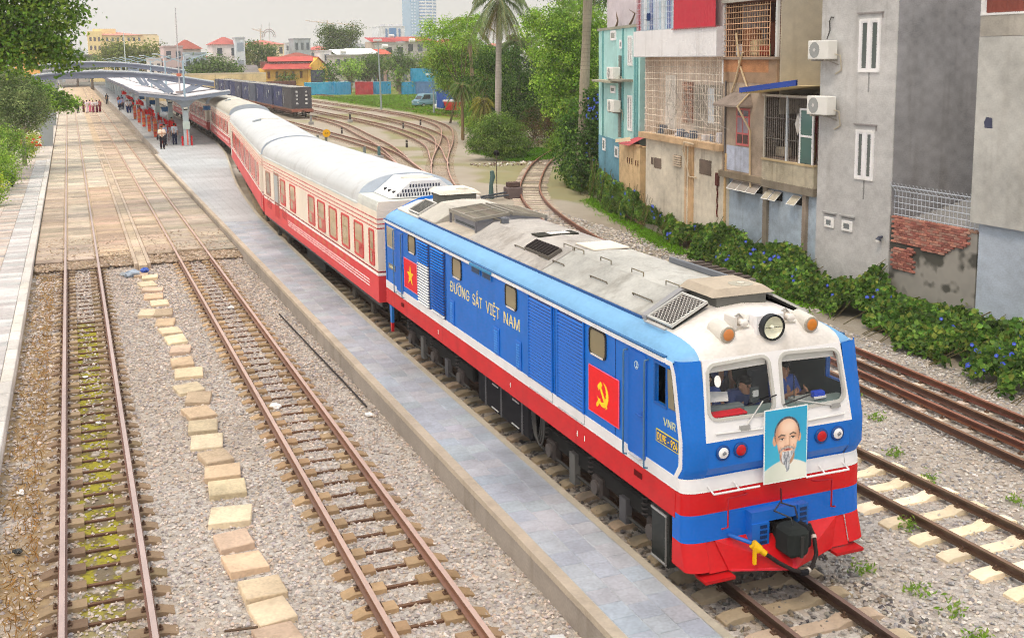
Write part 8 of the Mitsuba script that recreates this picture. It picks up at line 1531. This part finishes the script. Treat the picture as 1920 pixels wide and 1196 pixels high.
# containers lying in the yard
CY = (56, 160, 206)
container(47.0, 218, GZ, math.radians(86), 6.4, 2.4, 2.5, CY, 'bright blue container, left one of the pair in front of the engine shed', top=(150, 214, 232)); container(50.8, 216, GZ, math.radians(86), 3.2, 2.4, 2.5, (50, 148, 200), 'bright blue container, right one of the pair in front of the engine shed', top=(150, 214, 232))
container(54.6, 213, GZ, math.radians(80), 3.4, 2.4, 2.5, (178, 52, 66), 'red container between the blue ones', top=(196, 90, 96)); container(58.2, 214, GZ, math.radians(88), 3.8, 2.4, 2.5, (44, 146, 196), 'bright blue container right of the red one'); container(61.6, 206, GZ, math.radians(80), 2.7, 2.4, 2.5, (50, 152, 206), 'bright blue container under the green tree')
container(65.3, 205, GZ, math.radians(88), 5.2, 2.4, 2.5, (84, 124, 176), 'faded blue container at the bottom of the stack'); container(65.0, 205.2, GZ+2.52, math.radians(88), 5.4, 2.4, 2.6, (44, 150, 202), 'bright blue container at the top of the stack', marks=[(-1.9, 1.2, -1.6, 1.7, (226, 236, 240)), (-1.4, 1.2, -.5, 1.6, (226, 236, 240)), (-.3, 1.2, .3, 1.6, (226, 236, 240))])
t = thing('freight_wagon', 'rusty brown open wagon in front of the yellow engine shed', 'railway wagon'); put('body', B().box(36.2, 42.2, 219, 221.5, .9, 2.6, (112, 76, 72), mot=.4, st=5), 'mat_matte', t)
for i in range(8): put('rib', B().box(36.3+.8*i, 36.45+.8*i, 218.9, 219, .9, 2.6, (96, 62, 60)), 'mat_matte', t)
for x in (37.2, 38.6, 40, 41.4): put('wheel', B().cyl((x, 219.1, .4), (x, 219.3, .4), .42, (60, 52, 50), n=14), 'mat_matte', t)
put('tarpaulin', B().tm(trimesh.convex.convex_hull(np.array([[42.8, 219, 0], [46, 219, 0], [43, 219, 1.6], [44.8, 219, 1.5], [42.8, 221, 0], [46, 221, 0], [43, 221, 1.5]])), (214, 212, 196)), 'mat_matte', None, 'pale sheet-covered heap beside the rusty open wagon', 'heap')
# cars
def car(x, y, rz, L, W, H, col, label, van=False):
    t = thing('parked_car', label, 'car'); w = tr(x, y, GZ, rz)
    pr = [(-L/2, .35), (-L/2, .75), (-L/2+.15, .9), (-L*.27, 1.0), (-L*.12, H), (L*.30, H), (L*.45, 1.0), (L/2, .9), (L/2, .35)] if not van else [(-L/2, .4), (-L/2, 1.0), (-L*.40, 1.15), (-L*.26, H), (L*.47, H), (L/2, 1.2), (L/2, .4)]
    g = [[(u, v*W/2*(1 if z < 1.05 else .86), z) for u, z in pr] for v in (-1, -.9, .9, 1)]
    b = B().poly(pr, -W/2*.92, W/2*.92, 'y', col, mot=.05); b.box(-L/2+.05, L/2-.05, -W/2, W/2, .42, .92, col, bev=.06, mot=.05); put('body', b, 'mat_gloss', t, tw=w)
    zs = 1.03; gl = [(-L*.24, zs), (-L*.11, H-.07), (L*.28, H-.07), (L*.41, zs)] if not van else [(-L*.36, 1.2), (-L*.25, H-.12), (-L*.02, H-.12), (-L*.02, 1.2)]
    for s in (-1, 1): put('side_window', B().poly(gl, min(s*W/2*.92, s*W/2*.935), max(s*W/2*.92, s*W/2*.935), 'y', (40, 48, 56)), 'mat_dark_glass', t, tw=w)
    a, c = (pr[3], pr[4]) if not van else (pr[2], pr[3])
    put('windscreen', B().add([[a[0]-.015, -W*.38, a[1]+.05], [a[0]-.015, W*.38, a[1]+.05], [c[0]-.015, W*.34, c[1]-.05], [c[0]-.015, -W*.34, c[1]-.05]], [[0, 1, 2, 3]], (46, 54, 62)), 'mat_dark_glass', t, tw=w)
    for u in (-L*.31, L*.31):
        for s in (-1, 1): k = put('wheel', B().cyl((u, s*W/2*.82, .31), (u, s*W/2*1.01, .31), .31, (30, 30, 32), n=18), 'mat_matte', t, tw=w); put('hub', B().cyl((u, s*W/2*1.01, .31), (u, s*W/2*1.03, .31), .19, (176, 178, 182), n=14), 'mat_paint', k, tw=w)
    for s in (-1, 1): put('headlight', B().box(-L/2-.02, -L/2+.03, s*W*.36-.16, s*W*.36+.16, .66, .82, (226, 230, 232), bev=.01), 'mat_gloss', t, tw=w); put('tail_light', B().box(L/2-.03, L/2+.02, s*W*.38-.1, s*W*.38+.1, .7, .9, (170, 30, 30)), 'mat_gloss', t, tw=w)
    return t
car(48.4, 152, .35, 4.6, 1.75, 1.95, (110, 150, 172), 'blue-grey van parked on the grass, leftmost of the vehicles', True); car(47.7, 140.5, .55, 4.3, 1.7, 1.45, (232, 234, 236), 'white car parked between the van and the red car'); car(47.2, 135.0, .6, 4.0, 1.65, 1.42, (176, 64, 70), 'red car parked right behind the trailer'); car(51.5, 150.5, .4, 4.4, 1.75, 1.9, (226, 230, 234), 'white van parked behind the white car', True)
t = thing('red_trailer', 'red open trailer with a white rim and a blue box behind it', 'trailer'); w = tr(45.3, 127.5, GZ, .25)
put('tub', B().add([[-2, -1, .75], [2, -1, .75], [2, 1, .75], [-2, 1, .75], [-2.3, -1.15, 1.75], [2.2, -1.15, 1.75], [2.2, 1.15, 1.75], [-2.3, 1.15, 1.75]], [[3, 2, 1, 0], [4, 5, 6, 7], [0, 1, 5, 4], [1, 2, 6, 5], [2, 3, 7, 6], [3, 0, 4, 7]], (206, 38, 46), mot=.15), 'mat_paint', t, tw=w); put('rim', B().box(-2.35, 2.25, -1.2, 1.2, 1.76, 1.95, (222, 218, 226)), 'mat_paint', t, tw=w); put('blue_box', B().box(-2.2, -.6, 1.3, 2.9, .9, 3.1, (36, 78, 160), bev=.05, mot=.2), 'mat_paint', t, tw=w)
for x in (-.5, .3): put('wheel', B().cyl((x, -1.05, .38), (x, -.8, .38), .38, (32, 30, 32), n=16), 'mat_matte', t, tw=w)
for x, y, h, lb in ((40.3, 148, 9.2, 'tall slender grey floodlight mast by the outer sidings'), (42.5, 131, 2.8, 'short grey post by the grass-grown siding')):
    t = thing('yard_mast', lb, 'mast'); put('pole', B().tube([(x, y, GZ), (x-.2 if h > 5 else x, y, h)], [.14, .08], (150, 164, 168), n=7), 'mat_paint', t)
    if h > 5: put('lamp_head', B().box(x-.8, x+.3, y-.3, y+.3, h, h+.35, (206, 206, 206), bev=.05), 'mat_paint', t)
for x in (70.5, 82, 63): 
    pass
for i, (x, z) in enumerate(((61.5, 8.6), (79, 11.2), (72, 9.8), (86, 13.2))):
    t = thing('water_tank', f'small white water tank on the town roofs, {ORD[i]} in height order' if 0 else f'small white rooftop water tank, {["lowest", "second highest", "second lowest", "highest"][i]} of the four', 'water tank'); put('tank', B().cyl((x, 262 if i != 3 else 305, z), (x+1.4, 262 if i != 3 else 305, z), .5, (226, 228, 230), n=12), 'mat_paint', t)
t = struct('hills', B().sheet([[(x, 3000+200*math.sin(x*.002), z) for x in np.linspace(-1500, 3500, 60)] for z in (-1, 8, 16)], (150, 160, 150)), 'mat_matte')
# ================================================================ haze
scene['air'] = {'type': 'homogeneous', 'albedo': {'type': 'rgb', 'value': [.96, .96, .96]}, 'sigma_t': .0004}
scene['haze'] = {'type': 'cube', 'to_world': T().translate([500, 1700, 45]).scale([2600, 2400, 48]), 'bsdf': {'type': 'null'}, 'interior': {'type': 'ref', 'id': 'air'}}
labels['haze'] = {'kind': 'stuff', 'label': 'thin pale haze over the yard and town'}
scene['camera']['medium'] = {'type': 'ref', 'id': 'air'}
